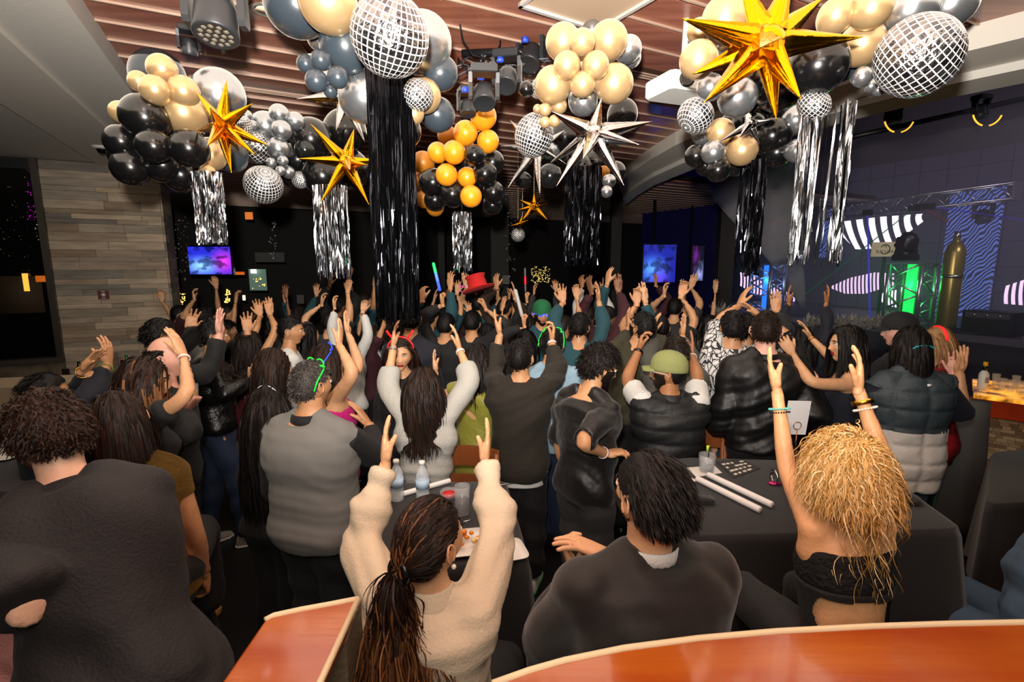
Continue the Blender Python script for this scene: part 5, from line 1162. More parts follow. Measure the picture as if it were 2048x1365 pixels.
def leaf_print():
    m = mat('cloth_leaf_print', 'd8d6d4', .7); nt = m.node_tree; b = nt.nodes['Principled BSDF']; tc = nt.nodes.new('ShaderNodeTexCoord'); mp = nt.nodes.new('ShaderNodeMapping'); mp.inputs['Scale'].default_value = (1, 1, .45)
    n = nt.nodes.new('ShaderNodeTexNoise'); n.inputs['Scale'].default_value = 9; v = nt.nodes.new('ShaderNodeTexVoronoi'); v.inputs['Scale'].default_value = 34; v.feature = 'DISTANCE_TO_EDGE'
    mx = nt.nodes.new('ShaderNodeMix'); mx.data_type = 'VECTOR'; mx.inputs[0].default_value = .12; r = nt.nodes.new('ShaderNodeValToRGB'); L = nt.links.new
    L(tc.outputs['Object'], mp.inputs[0]); L(mp.outputs[0], n.inputs[0]); L(mp.outputs[0], mx.inputs[4]); L(n.outputs['Color'], mx.inputs[5]); L(mx.outputs[1], v.inputs[0])
    n2 = nt.nodes.new('ShaderNodeTexNoise'); n2.inputs['Scale'].default_value = 16; L(tc.outputs['Object'], n2.inputs[0]); ma = nt.nodes.new('ShaderNodeMath'); ma.operation = 'MULTIPLY'; L(v.outputs['Distance'], ma.inputs[0]); L(n2.outputs[0], ma.inputs[1])
    e = r.color_ramp.elements; r.color_ramp.interpolation = 'CONSTANT'; e[0].position = 0; e[0].color = (.02, .02, .025, 1); e[1].position = .045; e[1].color = (.62, .61, .6, 1)
    e2 = r.color_ramp.elements.new(.09); e2.color = (.10, .10, .11, 1); e3 = r.color_ramp.elements.new(.11); e3.color = (.62, .61, .6, 1)
    L(ma.outputs[0], r.inputs[0]); L(r.outputs[0], b.inputs['Base Color']); return m
F26 = person('man in black and white leaf print shirt and blue jeans, arms raised', (1465, 657), 3.5, yaw=4, skin_='tan', lod=1, armL=dict(e=(1438, 640), w=(1478, 612), t=(1492, 578), palm='right'), armR=dict(W=3.6, w=(1518, 632), t=(1486, 605), palm='left', pose='flat'), top=dict(mat=leaf_print(), inf=.028, sleeve=.9, hem=-.2, collar=(leaf_print(), .8)), bottom=dict(mat=c_tealj, loose=.016), hair='short', hcol='black', shoes=(m_blk,))
F26b = person('man with red glowing glasses between leaf print shirt and leather jacket', (1497, 662), 3.9, yaw=60, hyaw=85, skin_='tan', lod=1, armR=dict(W=4.0, w=(1552, 625), t=(1550, 590), palm='cam', pose='flat'), top=dict(mat=c_black), bottom=dict(mat=c_black), hair='short', hcol='black')
glasses(F26b, m_redglow, thick=.006)
F27 = person('smiling woman with long black hair and bangs in navy dress facing left', (1692, 690), 3.2, yaw=-62, hyaw=-84, hpitch=4, sex='f', k=1.0, skin_='olive', lod=0, armL=dict(e=(1622, 768), se=-1, w=(1584, 708), t=(1566, 680), sw=1, palm='away', pose='claw', up=False), armR=dict(e=(1668, 722), se=1, w=(1620, 675), t=(1600, 636), sw=1, palm='down', pose='open', up=False),
  top=dict(kind='dress', name='dress', mat=c_navy, inf=.010, sleeve=0, yoke=False, neck=.86, hem=-.1, fold=.003), bottom=dict(kind='skirt', mat=c_navy, len=.75, flare=.18), hair='long', hcol=['black', 'black', 'dkbrown'], hairlen=.40, hairn=2400, lips=m_lipred)
bracelet(F27, 1, m_bgold, .03, .027, .004)
c_q1 = mat('cloth_quilt_slate', '2f3a40', .6, bump=(90, .2)); c_q2 = mat('cloth_quilt_white', 'c4c0ba', .65, bump=(90, .2))
F28 = person('woman in slate and white quilted vest with a turquoise hair band', (1822, 695), 3.05, yaw=2, hyaw=5, sex='m', k=.99, skin_='tan', lod=0, bulk=1.10, armL=dict(W=3.2, w=(1775, 900), t=(1780, 930), up=False), armR=dict(e=(1925, 830), se=1, w=(1918, 745), t=(1925, 712), up=False, palm='left', pose='flat'),
  top=dict(kind='vest', name='quilted_vest', mat=[c_q1, c_q2], inf=.045, sleeve=.03, hem=-.36, neck=.99, fold=.002, post=puffy(9.2, .020, split=.20, hn=3.2), collar=(c_q1, .9)), bottom=dict(mat=cloth('washed_denim', '3a4654', bump=(200, .3))), hair='mid', hcol=['black', 'black', 'dkbrown'], hairlen=.20, hairn=2000)
make_sleeves(F28, c_navy, .95, .020, .012)
q = MB(); q.tube([hp(F28, (.06*math.cos(t), -.118+.012*abs(math.cos(t)), .0+.03*math.sin(t))) for t in np.linspace(0.2, math.pi-.2, 14)], .004, 6); q.build('hair_band', mat('turquoise_band', '20a0b8', .4), F28['ob'])
q = MB(); p_ = F28['Pv']+F28['U']*F28['LT']*.93-F28['fr']*.140; q.box(p_, (.024, .006, .014)); q.build('brand_tag', mat('tag_white', 'e0e0e0', .4), F28['ob'])
F29 = person('man in black flat cap and dark shirt turned left', (1797, 662), 3.6, yaw=-40, hyaw=-70, skin_='pink', lod=1, k=1.02, bulk=1.1, top=dict(mat=c_black, inf=.026, collar=(c_black, .9)), bottom=dict(mat=c_black), hair='crop', hcol='grey')
cap(F29, cloth('black_cap', '121214'), brim=True)
c_redf = mat('cloth_red_floral', 'a01420', .7, var=(14, '1a0608'))
F30 = person('woman in red and black floral shirt with glasses and red light up headband, facing left', (1872, 690), 3.55, yaw=-60, hyaw=-88, sex='f', skin_='pink', lod=1, bulk=1.1, armL=dict(e=(1880, 790), se=-1, w=(1905, 750), t=(1912, 712), up=False, palm='cam'), top=dict(mat=c_redf, inf=.026, sleeve=1.2, hem=-.3), bottom=dict(mat=c_black), hair='mid', hcol=['tanhair', 'ltbrown'])
glasses(F30, m_iron)
q = MB(); q.tube([hp(F30, (.088*math.cos(t), .0, .03+.100*math.sin(t))) for t in np.linspace(.15, math.pi-.15, 12)], .010, 6); q.build('headband', m_redglow, F30['ob'])
F31 = person('woman with long black hair and dark sleeves, both arms raised before the stage', (1604, 684), 4.1, yaw=10, sex='f', skin_='brown', lod=1, armL=dict(e=(1562, 655), w=(1578, 608), t=(1576, 572)), armR=dict(e=(1655, 660), w=(1652, 608), t=(1660, 575)), top=dict(mat=c_navy, inf=.016, sleeve=1.85), bottom=dict(mat=c_black), hair='long', hcol='black', hairlen=.4)
F33 = person('seated person in washed denim jacket at the right edge', (2130, 985), 1.95, yaw=-20, skin_='tan', lod=1, seat=.6, top=dict(kind='jacket', mat=cloth('light_denim', '3c5268', bump=(200, .3)), inf=.03, sleeve=1.9, hem=-.2), bottom=dict(mat=cloth('light_denim', '3c5268', bump=(200, .3))), hair='short', hcol='black')
# further people
F34 = person('man with short hair in white shirt looking right', (583, 662), 4.1, yaw=60, hyaw=80, skin_='tan', lod=1, top=dict(mat=c_white, sleeve=1.8), bottom=dict(mat=c_black), hair='crop', hcol='black')
F35 = person('man in navy shirt seen from behind beside the black fringe', (823, 640), 4.0, yaw=8, skin_='tan', lod=1, top=dict(mat=c_navy, inf=.02), bottom=dict(mat=c_black), hair='short', hcol='black')
F36 = person('bearded man in green cap with blue glowing glasses facing the camera', (1084, 628), 4.7, yaw=170, hyaw=172, skin_='tan', lod=1, beard=True, armL=None, armR=None, top=dict(mat=m_teal), bottom=dict(mat=c_black), hair='crop', hcol='black')
cap(F36, cloth('green_cap', '0c5c34'), name='green_cap'); glasses(F36, m_blueglow, thick=.005)
F38 = person('woman in maroon dress, slim bare arms raised', (500, 690), 4.3, yaw=30, sex='f', skin_='tan', lod=1, armL=dict(e=(512, 660), w=(520, 632), t=(515, 602), palm='cam'), armR=dict(e=(553, 660), w=(540, 630), t=(535, 600), palm='cam', pose='flat'), top=dict(kind='dress', name='dress', mat=cloth('maroon2', '5c0e1c'), inf=.01, sleeve=0, yoke=False, neck=.85), bottom=dict(kind='skirt', mat=cloth('maroon2', '5c0e1c'), len=.6), hair='long', hcol='dkbrown')
F39 = person('man in pale grey shirt behind the bald man', (412, 640), 4.9, yaw=30, skin_='tan', lod=1, top=dict(mat=cloth('pale_shirt', '8c8a84'), inf=.024), bottom=dict(mat=c_black), hair='short', hcol='black')
F40 = person('dark haired person with sparkling sleeve raising a spread hand', (322, 672), 3.6, yaw=40, skin_='tan', lod=1, armR=dict(W=3.8, w=(377, 660), t=(390, 614), palm='cam', pose='open'), top=dict(mat=mat('cloth_sparkle', '1a1a1c', .3, .4, bump=(400, 1)), sleeve=1.9), bottom=dict(mat=c_black), hair='thick', hcol='black')
F41 = person('person in black with small raised hand and watch', (455, 662), 5.7, yaw=50, skin_='tan', lod=1, armR=dict(W=4.1, w=(495, 665), t=(492, 632), palm='cam', pose='open'), top=dict(mat=c_black), bottom=dict(mat=c_black), hair='short', hcol='black')
# ---- the crowd behind
def yhead(x, D_, zc):
    lo, hi = 400., 900.
    for _ in range(30):
        y = (lo+hi)/2
        if P(x, y, D_)[2] > zc: lo = y
        else: hi = y
    return y
cr_top = dict(mat=c_black, sleeve=1.85)
person('man in black holding up the light stick with the green tip', (893, yhead(893, 4.75, 1.60)), 4.75, yaw=20, lod=2, armL=dict(W=4.6, w=(886, 610), t=(881, 585), pose='grip', palm='right'), top=cr_top, bottom=dict(mat=c_black))
person('woman in black raising the white unlit foam stick', (1052, yhead(1052, 4.35, 1.50)), 4.35, yaw=10, sex='f', lod=2, k=.95, armL=dict(W=4.2, w=(1049, 652), t=(1044, 630), pose='grip', palm='right'), top=cr_top, bottom=dict(mat=c_black), hair='mid')
person('man in charcoal holding the red top hat high', (945, yhead(945, 4.8, 1.62)), 4.8, yaw=15, lod=2, armR=dict(W=4.65, w=(971, 618), t=(963, 592), pose='grip', palm='left'), top=dict(mat=c_char, sleeve=1.5), bottom=dict(mat=c_black))
person('woman raising the thin red glowing stick near the gold lights', (1062, yhead(1062, 5.6, 1.50)), 5.6, yaw=10, sex='f', lod=2, k=.95, armL=dict(W=5.4, w=(1054, 603), t=(1051, 586), pose='grip', palm='right'), top=cr_top, bottom=dict(mat=c_black), hair='long')
rc = random.Random(21); used_labels = set()
TOPS = [('black', c_black), ('navy', c_navy), ('charcoal', c_char), ('dark grey', cloth('dgrey', '2a2a2c')), ('burgundy', cloth('burg', '38101a')), ('white', c_white), ('brown', cloth('dbrown', '2a1d14')), ('teal', m_teal)]
spots = [(620, 4.9), (660, 4.6), (700, 4.8), (742, 5.2), (775, 4.7), (862, 4.9), (975, 4.4), (1010, 4.9), (1130, 5.0), (1215, 4.8), (1250, 4.6), (1320, 4.5), (1385, 4.4), (1420, 4.8),
         (360, 6.0), (455, 5.6), (545, 5.8), (600, 6.4), (680, 6.3), (730, 6.6), (800, 6.2), (850, 6.6), (890, 6.1), (925, 6.9), (960, 6.0), (1000, 6.4), (1090, 6.3), (1120, 6.6), (1180, 6.0), (1235, 6.3), (1290, 6.0), (1350, 5.8), (1400, 6.2)]
HND = {900: (905, 590), 935: (958, 610), 975: (975, 605), 868: (850, 640), 1045: (1030, 600), 1320: (1352, 600), 1385: (1390, 585), 1215: (1230, 640), 1250: (1265, 620)}
for n_, (x, D_) in enumerate(spots):
    q0 = P(x, 600, D_)
    for _ in range(30):
        q0 = P(x, 600, D_)
        if min(math.hypot(q0[0]-a, q0[1]-b) for a, b in PLACED) > .42: break
        D_ += .08
    nm, tm = TOPS[rc.randrange(len(TOPS))]; fem = rc.random() < .45; st = (1.60 if fem else 1.72)+rc.uniform(-.05, .08)
    zc = st-.118; y = yhead(x, D_, zc)
    yw = rc.choice([20, 35, 50, 60, 5]); sk_ = rc.choice(['tan', 'tan', 'brown', 'olive', 'dark']); hr_ = rc.choice(['long', 'mid', 'longwavy']) if fem else rc.choice(['short', 'crop', 'thick'])
    s100 = F*.10/D_; up_ = rc.random(); aL = aR = None
    if up_ < .80: hx, hy_ = x+rc.uniform(1.0, 2.2)*s100, y-rc.uniform(1.2, 3.6)*s100; aR = dict(w=(hx, hy_), t=(hx+rc.uniform(-.5, .5)*s100, hy_-1.7*s100), palm=rc.choice(['in', 'fwd', 'cam']), pose=rc.choice(['open', 'flat', 'claw']), sw=rc.choice([-1, 1]), reach=rc.uniform(.75, .95))
    if up_ < .65: hx, hy_ = x-rc.uniform(.8, 2.2)*s100, y-rc.uniform(1.2, 3.6)*s100; aL = dict(w=(hx, hy_), t=(hx+rc.uniform(-.5, .5)*s100, hy_-1.7*s100), palm=rc.choice(['in', 'fwd', 'cam']), pose=rc.choice(['open', 'flat', 'claw']), sw=rc.choice([-1, 1]), reach=rc.uniform(.75, .95))
    ss = {0: 'short', 1: 'long'}[rc.randrange(2)]
    pos = ['by the far posts', 'left of the black fringe', 'under orange balloons', 'under silver stars', 'before the blue television', 'left of the stage'][min(5, max(0, int((x-350)/185)))]
    armd = 'hands up' if up_ < .65 else ('one hand up' if up_ < .8 else 'arms down'); hn_ = {'long': 'long dark', 'mid': 'collar-length', 'longwavy': 'wavy', 'short': 'short black', 'crop': 'cropped', 'thick': 'thick'}[hr_]
    for _ in range(40):
        lab = '%s, %s top, %s hair, %s, %s row %s' % ('woman' if fem else 'man', nm, hn_, armd, 'rear' if D_ > 5.5 else 'nearer', pos)
        if lab not in used_labels: break
        nm, tm = TOPS[rc.randrange(len(TOPS))]
    used_labels.add(lab)
    person(lab, (x, y), D_, yaw=yw, hpitch=rc.uniform(-3, 10), sex='f' if fem else 'm', k=st/1.74, skin_=sk_, lod=2, armL=aL, armR=aR, bulk=rc.uniform(.95, 1.15), top=dict(mat=tm, sleeve=1.85 if ss == 'long' else .8, inf=.02), bottom=dict(mat=c_black), hair=hr_, hcol='black' if rc.random() < .7 else 'dkbrown', group='people dancing in the dim crowd')
# ================================================================ TABLES, CHAIRS, BOOTH
m_cloth = cloth('black_tablecloth', '151416', .85, (300, .2), .15)
m_wood = mat('chair_wood', '8a4e26', .35, bump=(30, .1, (1, 1, .1)), var=(5, '6e3a1a', (1, 1, .2)), coat=.3)
m_ledge = mat('ledge_wood', '8a2c0c', .2, bump=(14, .05, (.2, 3, 1)), var=(1.7, 'a8581a', (.5, 3.0, 1)), coat=.6)  # amber variation covers wood tone and painted flash reflection
m_piping = mat('cream_piping', 'd8c8a4', .6); m_tan = mat('tan_upholstery', '6e604c', .7, bump=(60, .2)); m_glass = mat('clear_glass', 'c8ccd0', .04, alpha=.22, coat=.5)
def table(label, pix, z=1.06, drop=.50, corner=.16, leg=True):
    """cloth covered table; pix = four corners of the top seen in the photo, far-left, far-right, near-right, near-left"""
    C4 = [onz(x, y, z) if len(q_) == 2 else None for q_ in [(0, 0)] for x, y in pix]; c = np.mean(C4, 0); root = empty('table', (c[0], c[1], 0)); tag(root, label, 'table', 'tables under black cloths')
    # outline with rounded corners
    out = []; n = 14
    for i in range(4):
        a, b = C4[i], C4[(i+1) % 4]
        for t in np.linspace(.04, .96, n): out.append(a*(1-t)+b*t)
    out = np.array(out); m = len(out); dirs = out-c; dirs[:, 2] = 0; dirs /= np.linalg.norm(dirs, axis=1, keepdims=True)
    idx = np.arange(m); cn = np.maximum(0, 1-np.minimum(idx % n, n-1-(idx % n))/3.)  # near corners
    w1 = np.sin(idx*1.15)*.5+np.sin(idx*.53+1)*.5
    Rg = [c+(out-c)*.0+0, c+(out-c)*.5, c+(out-c)*.97, out+np.array([0, 0, -.002])]
    for t in np.linspace(.06, 1, 9):
        r_ = out+dirs*(.012+.02*t+(w1*.022*t)[:, None]+(cn*corner*.45*t)[:, None]); r_[:, 2] = z-.004-t*(drop+cn*corner+.01*w1); Rg.append(r_)
    q = MB(); q.rings(np.array(Rg)[::-1], capa=False, capb=False); tc_ = q.build('tablecloth', m_cloth, root)
    wq = min(np.ptp(out[:, 0]), np.ptp(out[:, 1]))*.5; q = MB(); q.box((c[0], c[1], z-.03), (wq, wq*.8, .03)); q.build('tabletop', m_wood, root, False)
    if leg: q = MB(); wq = min(.24, wq*.6); q.lathe([(.001, 0), (wq, 0), (wq, .02), (.05, .04), (.035, .08), (.035, z-.05), (min(.12, wq), z-.04)], (c[0], c[1], 0), 16); q.build('pedestal', m_iron, root)
    return root
table('black clothed table with drink, flyer and white foam sticks, right of centre', [(1338, 914), (1742, 926), (1925, 1058), (1352, 1074)], corner=.22)
table('black clothed table with food and bottles in front of the cream sweater', [(742, 968), (1012, 962), (1058, 1125), (735, 1140)], drop=.55)
table('black clothed table at the right edge by the stone fronted bar', [(1985, 905), (2150, 890), (2300, 990), (1972, 1010)], corner=.1, drop=.6)
table('dark table in the booth holding green bottles and menus', [(150, 752), (268, 742), (290, 790), (120, 800)], z=1.0, drop=.08, corner=.02)
table('dark table with white plates under the leaning man', [(-60, 868), (90, 868), (120, 985), (-90, 985)], z=1.06, drop=.45, corner=.05)
def chair(label, c, yaw, ztop=1.12, w=.42, m=None, g='wooden bar chairs'):
    m = m or m_wood; c = np.array([c[0], c[1], 0.]); f = np.array([math.sin(yaw), math.cos(yaw), 0]); r = np.array([math.cos(yaw), -math.sin(yaw), 0]); root = empty('bar_chair', c); tag(root, label, 'chair', g)
    zs_ = ztop-.40
    def rail(z0, z1, bow=.05, nm='top_rail'):
        q = MB(); Rg = []
        for u in np.linspace(-1, 1, 11): p = c+r*u*w/2-f*(.20+bow*(1-u*u)); Rg.append(np.array([p+f*.009+[0, 0, z0], p-f*.009+[0, 0, z0], p-f*.009+[0, 0, z1+.012*(1-u*u)], p+f*.009+[0, 0, z1+.012*(1-u*u)]]))
        q.rings(np.array(Rg)); q.build(nm, m, root, False)
    rail(ztop-.11, ztop); rail(ztop-.22, ztop-.18, nm='back_rail')
    q = MB(); q.box(c+[0, 0, zs_], (w, .40, .05), -yaw); q.build('seat', m_black_leather, root, False)
    for a, b in ((-1, -1), (1, -1), (-1, 1), (1, 1)):
        q = MB(); p = c+r*a*w*.46; top_ = zs_ if b > 0 else ztop-.02; q.tube([p+f*b*.20, p+f*b*.19+[0, 0, zs_*.5], p+f*b*(.18 if b > 0 else .19)+[0, 0, zs_], p+f*b*(.18 if b > 0 else .20)+[0, 0, top_+.001]], [.016, .017, .018, .016], 8); q.build('leg', m, root)
    q = MB()
    for a in (-1, 1): q.tube([c+r*a*w*.46-f*.19+[0, 0, .3], c+r*a*w*.46+f*.19+[0, 0, .3]], .010, 6)
    q.tube([c-r*w*.46+f*.19+[0, 0, .25], c+r*w*.46+f*.19+[0, 0, .25]], .010, 6); q.build('footrest', m, root)
    return root
m_black_leather = mat('black_leather', '0d0d0e', .35, bump=(40, .3))
def cxy(x, y, z): p = onz(x, y, z); return (p[0], p[1])
chair('wooden bar chair with curved back rail beyond the food table', cxy(918, 945, 1.04), math.pi+.05, ztop=1.09)
chair('wooden bar chair behind the flyer, between sign holder and drink glass', cxy(1545, 906, 1.02), math.pi, ztop=1.08, w=.46)
chair('wooden bar chair with a black leather coat hung on its back, behind the drink glass', cxy(1408, 906, 1.02), math.pi, ztop=1.08, w=.44)
q = MB(); p0 = onz(1388, 905, 1.02); 
for i_, (dx, dz) in enumerate(((0, 0), (.10, .01), (-.10, .0))): q.ell(p0+[dx, .24, -.12+dz], (.09, .06, .20), 16, 12)
V_, Fc_ = remesh(q, .012); V_ = folds(V_, Fc_, .012, 5); o = mk('leather_coat', V_, Fc_, c_leath); tag(o, 'shiny black leather coat draped over a chair behind the drink', 'coat')
# wooden chairs at the left edge
chair('brown chair back at the far left edge by the pink shirt', (-1.72, 1.42), .2, ztop=1.22, w=.40)
pc_ = onz(40, 1375, .95); q = MB(); q.lathe([(.001, 0), (.15, 0), (.17, .02), (.17, .05), (.15, .07), (.001, .08)], pc_+[0, 0, -.07], 28); st_ = q.build('bar_stool', mat('grey_cushion', '4c463e', .8, bump=(80, .2))); tag(st_, 'grey round cushioned stool in the lower left corner', 'stool')
q = MB(); q.tube([[pc_[0], pc_[1], 0.0], [pc_[0], pc_[1], .88]], .03, 12); q.lathe([(.001, 0), (.2, 0), (.19, .02), (.001, .03)], (pc_[0], pc_[1], 0), 20); q.build('pedestal', m_iron, st_)
# booth backs with wooden ledges in the foreground
def ledge(label, edge, ycam, z=1.33, th=.035, close=None):
    E_ = np.array([onz(x, y, z) for x, y in edge]); root = empty('booth_divider', (E_[:, 0].mean(), E_[:, 1].mean(), 0)); tag(root, label, 'booth', 'booth backs topped with wood')
    B_ = E_.copy(); B_[:, 1] = np.minimum(ycam, E_[:, 1]-.05); q = MB()
    Rg = [np.array([a, a-[0, 0, th], b-[0, 0, th], b]) for a, b in zip(E_, B_)]; q.rings(np.array(Rg)); o = q.build('wood_ledge', m_ledge, root, False)
    bv = o.modifiers.new('b', 'BEVEL'); bv.width = .006; bv.segments = 2; bv.limit_method = 'ANGLE'
    q = MB(); q.tube(E_+[0, .006, -.004], .009, 8); q.build('piping', m_piping, root)
    q = MB(); q.rings(np.array([np.array([a+[0, .022, -.02], a+[0, .03, -.5], [a[0], a[1]+.02, 0.0], [a[0], a[1]-.10, 0.0], a+[0, -.10, -.04]]) for a in E_])); q.build('upholstered_back', m_tan, root, False)
    return root
ledge('long booth back with glossy amber wood ledge across the lower right', [(985, 1372), (1060, 1345), (1130, 1325), (1250, 1300), (1400, 1280), (1560, 1266), (1750, 1256), (1900, 1251), (2100, 1247), (2300, 1246)], .50)
ledge('booth back with red brown wood ledge left of the cream sweater', [(528, 1243), (545, 1234), (600, 1222), (660, 1211), (716, 1200)], .35)
q = MB(); a_ = onz(716, 1200, 1.33); q.tube([a_, [a_[0], .4, 1.33]], .008, 8); tag(q.build('seam_piping', m_piping), 'cream vertical piping along the side of the left wood ledge', 'trim')
# benches under the near guests
for lab, x0, x1 in (('padded bench under the cream sweater', 690, 1010), ('padded bench under the suit and the blonde hair', 1080, 2000)):
    a_ = onz(x0, 1240, 1.2); b_ = onz(x1, 1240, 1.2); q = MB(); w_ = (b_-a_)[0]; q.box(((a_+b_)[0]/2, 1.48, .64), (w_, .42, .12)); o = q.build('bench', m_tan, smooth=False); tag(o, lab, 'bench', 'benches of the near booths')
    q = MB(); q.box(((a_+b_)[0]/2, 1.45, .29), (w_-.04, .34, .58)); q.build('bench_base', m_iron, o, False)
# booth seat back on the far left
q = MB(); Rg = []
for x in np.linspace(-3.75, -2.62, 6): Rg.append(np.array([[x, 3.05+(x+3.2)*.25, 0], [x, 3.20+(x+3.2)*.25, 0], [x, 3.20+(x+3.2)*.25, 1.42-.12*(x > -2.7)], [x, 3.12+(x+3.2)*.25, 1.47-.12*(x > -2.7)], [x, 3.05+(x+3.2)*.25, 1.42-.12*(x > -2.7)]]))
q.rings(np.array(Rg)); tag(q.build('booth', m_tan, smooth=False), 'tan upholstered booth back under the window', 'booth')
# ================================================================ THINGS ON THE TABLES
ZT = 1.062
def on(x, y, z=ZT): return onz(x, y, z)
def tumbler(label, x, y, r=.038, h=.10, liquid=None, lh=.6, z=ZT, ice=False):
    p = on(x, y, z); q = MB(); q.lathe([(.001, .004), (r*.82, .004), (r*.84, .008), (r, h), (r*.93, h), (r*.76, .014), (.001, .012)], p, 24); o = q.build('glass', m_glass); tag(o, label, 'glass')
    if liquid: q = MB(); q.lathe([(.001, .015), (r*.74, .015), (r*.76+.10*r*lh, h*lh), (.001, h*lh)], p, 20); q.build('drink', liquid, o)
    if ice:
        rn = random.Random(3)
        for _ in range(6): q = MB(); q.box(p+[rn.uniform(-.4, .4)*r, rn.uniform(-.4, .4)*r, h*rn.uniform(.3, .75)], (.018,)*3, rn.uniform(0, 3)); q.build('ice_cube', mat('ice', 'e8eef2', .1, alpha=.6), o, False)
    return o, p
g1, pg = tumbler('glass tumbler with ice, black straw and green stirrer on a white napkin', 1413, 944, .046, .10, mat('clear_drink', 'c8d0d4', .1, alpha=.35), .75, ice=True)
q = MB(); q.tube([pg+[0, 0, .02], pg+[.004, -.01, .145]], .0028, 6); q.build('straw', m_blk, g1); q = MB(); q.box(pg+[.0, -.0, .135], (.016, .006, .03), .4); q.build('stirrer', mat('lime_green', 'b8e020', .4, emit='a8e020', es=.15), g1)
def flat(name, label, cat, pix, m, z=ZT, h=.003, grp=None, par=None):
    q = MB(); b = [on(x, y, z) for x, y in pix]; n = len(b); q.add(b+[p+[0, 0, h] for p in b], [tuple(range(n-1, -1, -1)), tuple(range(n, 2*n))]+[(i, (i+1) % n, (i+1) % n+n, i+n) for i in range(n)]); o = q.build(name, m, par, False)
    if par is None: tag(o, label, cat, grp)
    return o
m_nap = mat('white_napkin', 'd6d2cc', .8, bump=(60, .2))
flat('napkin', 'white napkin under the ice drink', 'napkin', [(1374, 937), (1428, 932), (1444, 947), (1392, 955)], m_nap)
flat('napkin', 'white napkin and paper at the far left corner of the right table', 'napkin', [(1345, 930), (1362, 950), (1395, 962), (1357, 978), (1340, 975)], m_nap)
flat('phone', 'black phone lying beside the white paper', 'phone', [(1352, 948), (1376, 957), (1368, 966), (1346, 957)], m_blk, h=.009)
fl = flat('flyer', 'black and white printed flyer on the table', 'flyer', [(1432, 925), (1483, 919), (1521, 938), (1468, 957)], mat('flyer_dark', '3a3836', .4))
for i in range(5):
    for j in range(4):
        u = .12+.17*i; v = .12+.22*j; w_ = [.13, .09, .15, .11, .12][(i*3+j) % 5]
        def bi(u, v): a = np.array((1432, 925.)); b = np.array((1483, 919.)); c = np.array((1521, 938.)); d = np.array((1468, 957.)); return tuple((a*(1-u)+b*u)*(1-v)+(d*(1-u)+c*u)*v)
        if (i+2*j) % 7 != 3: flat('print_block', '', '', [bi(u, v), bi(u+w_, v), bi(u+w_, v+.10), bi(u, v+.10)], mat('print_light', 'c8c4be', .5), z=ZT+.0035, h=.0004, par=fl)
m_foam = mat('white_foam', 'e2e0de', .55)
def stick(label, a, b, r=.016, z=ZT, m=None, par=None):
    p, q_ = (on(*a, z+r), on(*b, z+r)) if len(a) == 2 else (P(*a), P(*b)); q = MB(); q.tube([p+(q_-p)*t for t in (0, .01, .5, .99, 1)], [r*.85, r, r, r, r*.85], 18); o = q.build('foam_stick', m or m_foam); tag(o, label, 'foam stick', 'white foam light sticks'); return o
stick('white foam stick on the table, the one nearer the camera', (1394, 958), (1521, 1021)); stick('white foam stick on the table, nearer the blonde hair', (1416, 950), (1545, 1011))
stick('white foam stick lying across the food table', (800, 990), (900, 962), .013)
def heap(name, label, cat, x, y, rx, ry, rz_, m, rot=0, z=ZT, seed=1):
    p = on(x, y, z); q = MB(); c_, s_ = math.cos(rot), math.sin(rot); Rm = np.array([[c_, -s_, 0], [s_, c_, 0], [0, 0, 1]])
    q.ell(p+[0, 0, rz_*.6], (rx, ry, rz_*.6), 26, 14, R=Rm, fn=lambda v: np.sign(v)*np.abs(v)**.7); V = q.verts(); V = folds(V, [f for f in q.f], .006, seed, 2.2); V[:, 2] = np.maximum(V[:, 2], p[2]); o = mk(name, V, q.f, m); tag(o, label, cat); return o
heap('cloth_napkin', 'folded black cloth napkin beside the foam sticks', 'napkin', 1392, 1002, .085, .05, .03, m_cloth, -.2); heap('cloth_napkin', 'folded black cloth napkin behind the blonde shoulder', 'napkin', 1790, 1000, .10, .06, .03, m_cloth, -.5, seed=4)
m_copper = mat('copper', 'c07850', .3, 1.)
sp_ = on(1588, 925); q = MB(); q.tube([sp_+[0, 0, .005], sp_+[0, 0, .20]], .0025, 6); q.tube([sp_+np.array([.022*math.cos(t), 0, .218+.022*math.sin(t)]) for t in np.linspace(-1.5, 4.6, 18)], .0022, 6)
q.tube([sp_+np.array([.04*math.cos(t), .04*math.sin(t), .003]) for t in np.linspace(0, 6.28, 18)], .0025, 6); sh_ = q.build('sign_holder', m_copper); tag(sh_, 'copper wire table sign holder holding a blank white card', 'sign holder')
q = MB(); dd_ = float((sp_-CAMP)@np.array([0, CP, -SP]))-.005; cr = [P(1577, 802, dd_), P(1623, 803, dd_), P(1611, 870, dd_), P(1567, 869, dd_)]; q.add(cr+[p+[0, .003, 0] for p in cr], [(0, 1, 2, 3), (7, 6, 5, 4), (0, 4, 5, 1), (1, 5, 6, 2), (2, 6, 7, 3), (3, 7, 4, 0)]); q.build('card', mat('white_card', 'd2d4d6', .5), sh_, False)
q = MB(); pt_ = on(1547, 968); q.tube([pt_+np.array([.0+.012*math.sin(t*0), .030*math.cos(t), .035+.030*math.sin(t)]) for t in np.linspace(0, 6.28, 20)], .005, 6, flat=2.5); o = q.build('silver_ring', mat('silver_foil2', 'c8c8cc', .2, 1.)); tag(o, 'silver foil party horn standing on the table', 'party horn'); q = MB(); q.ell(pt_+[0, -.01, .008], (.035, .022, .008), 14, 8); q.build('pink_base', mat('pink_foil', 'c02870', .25, .6), o)
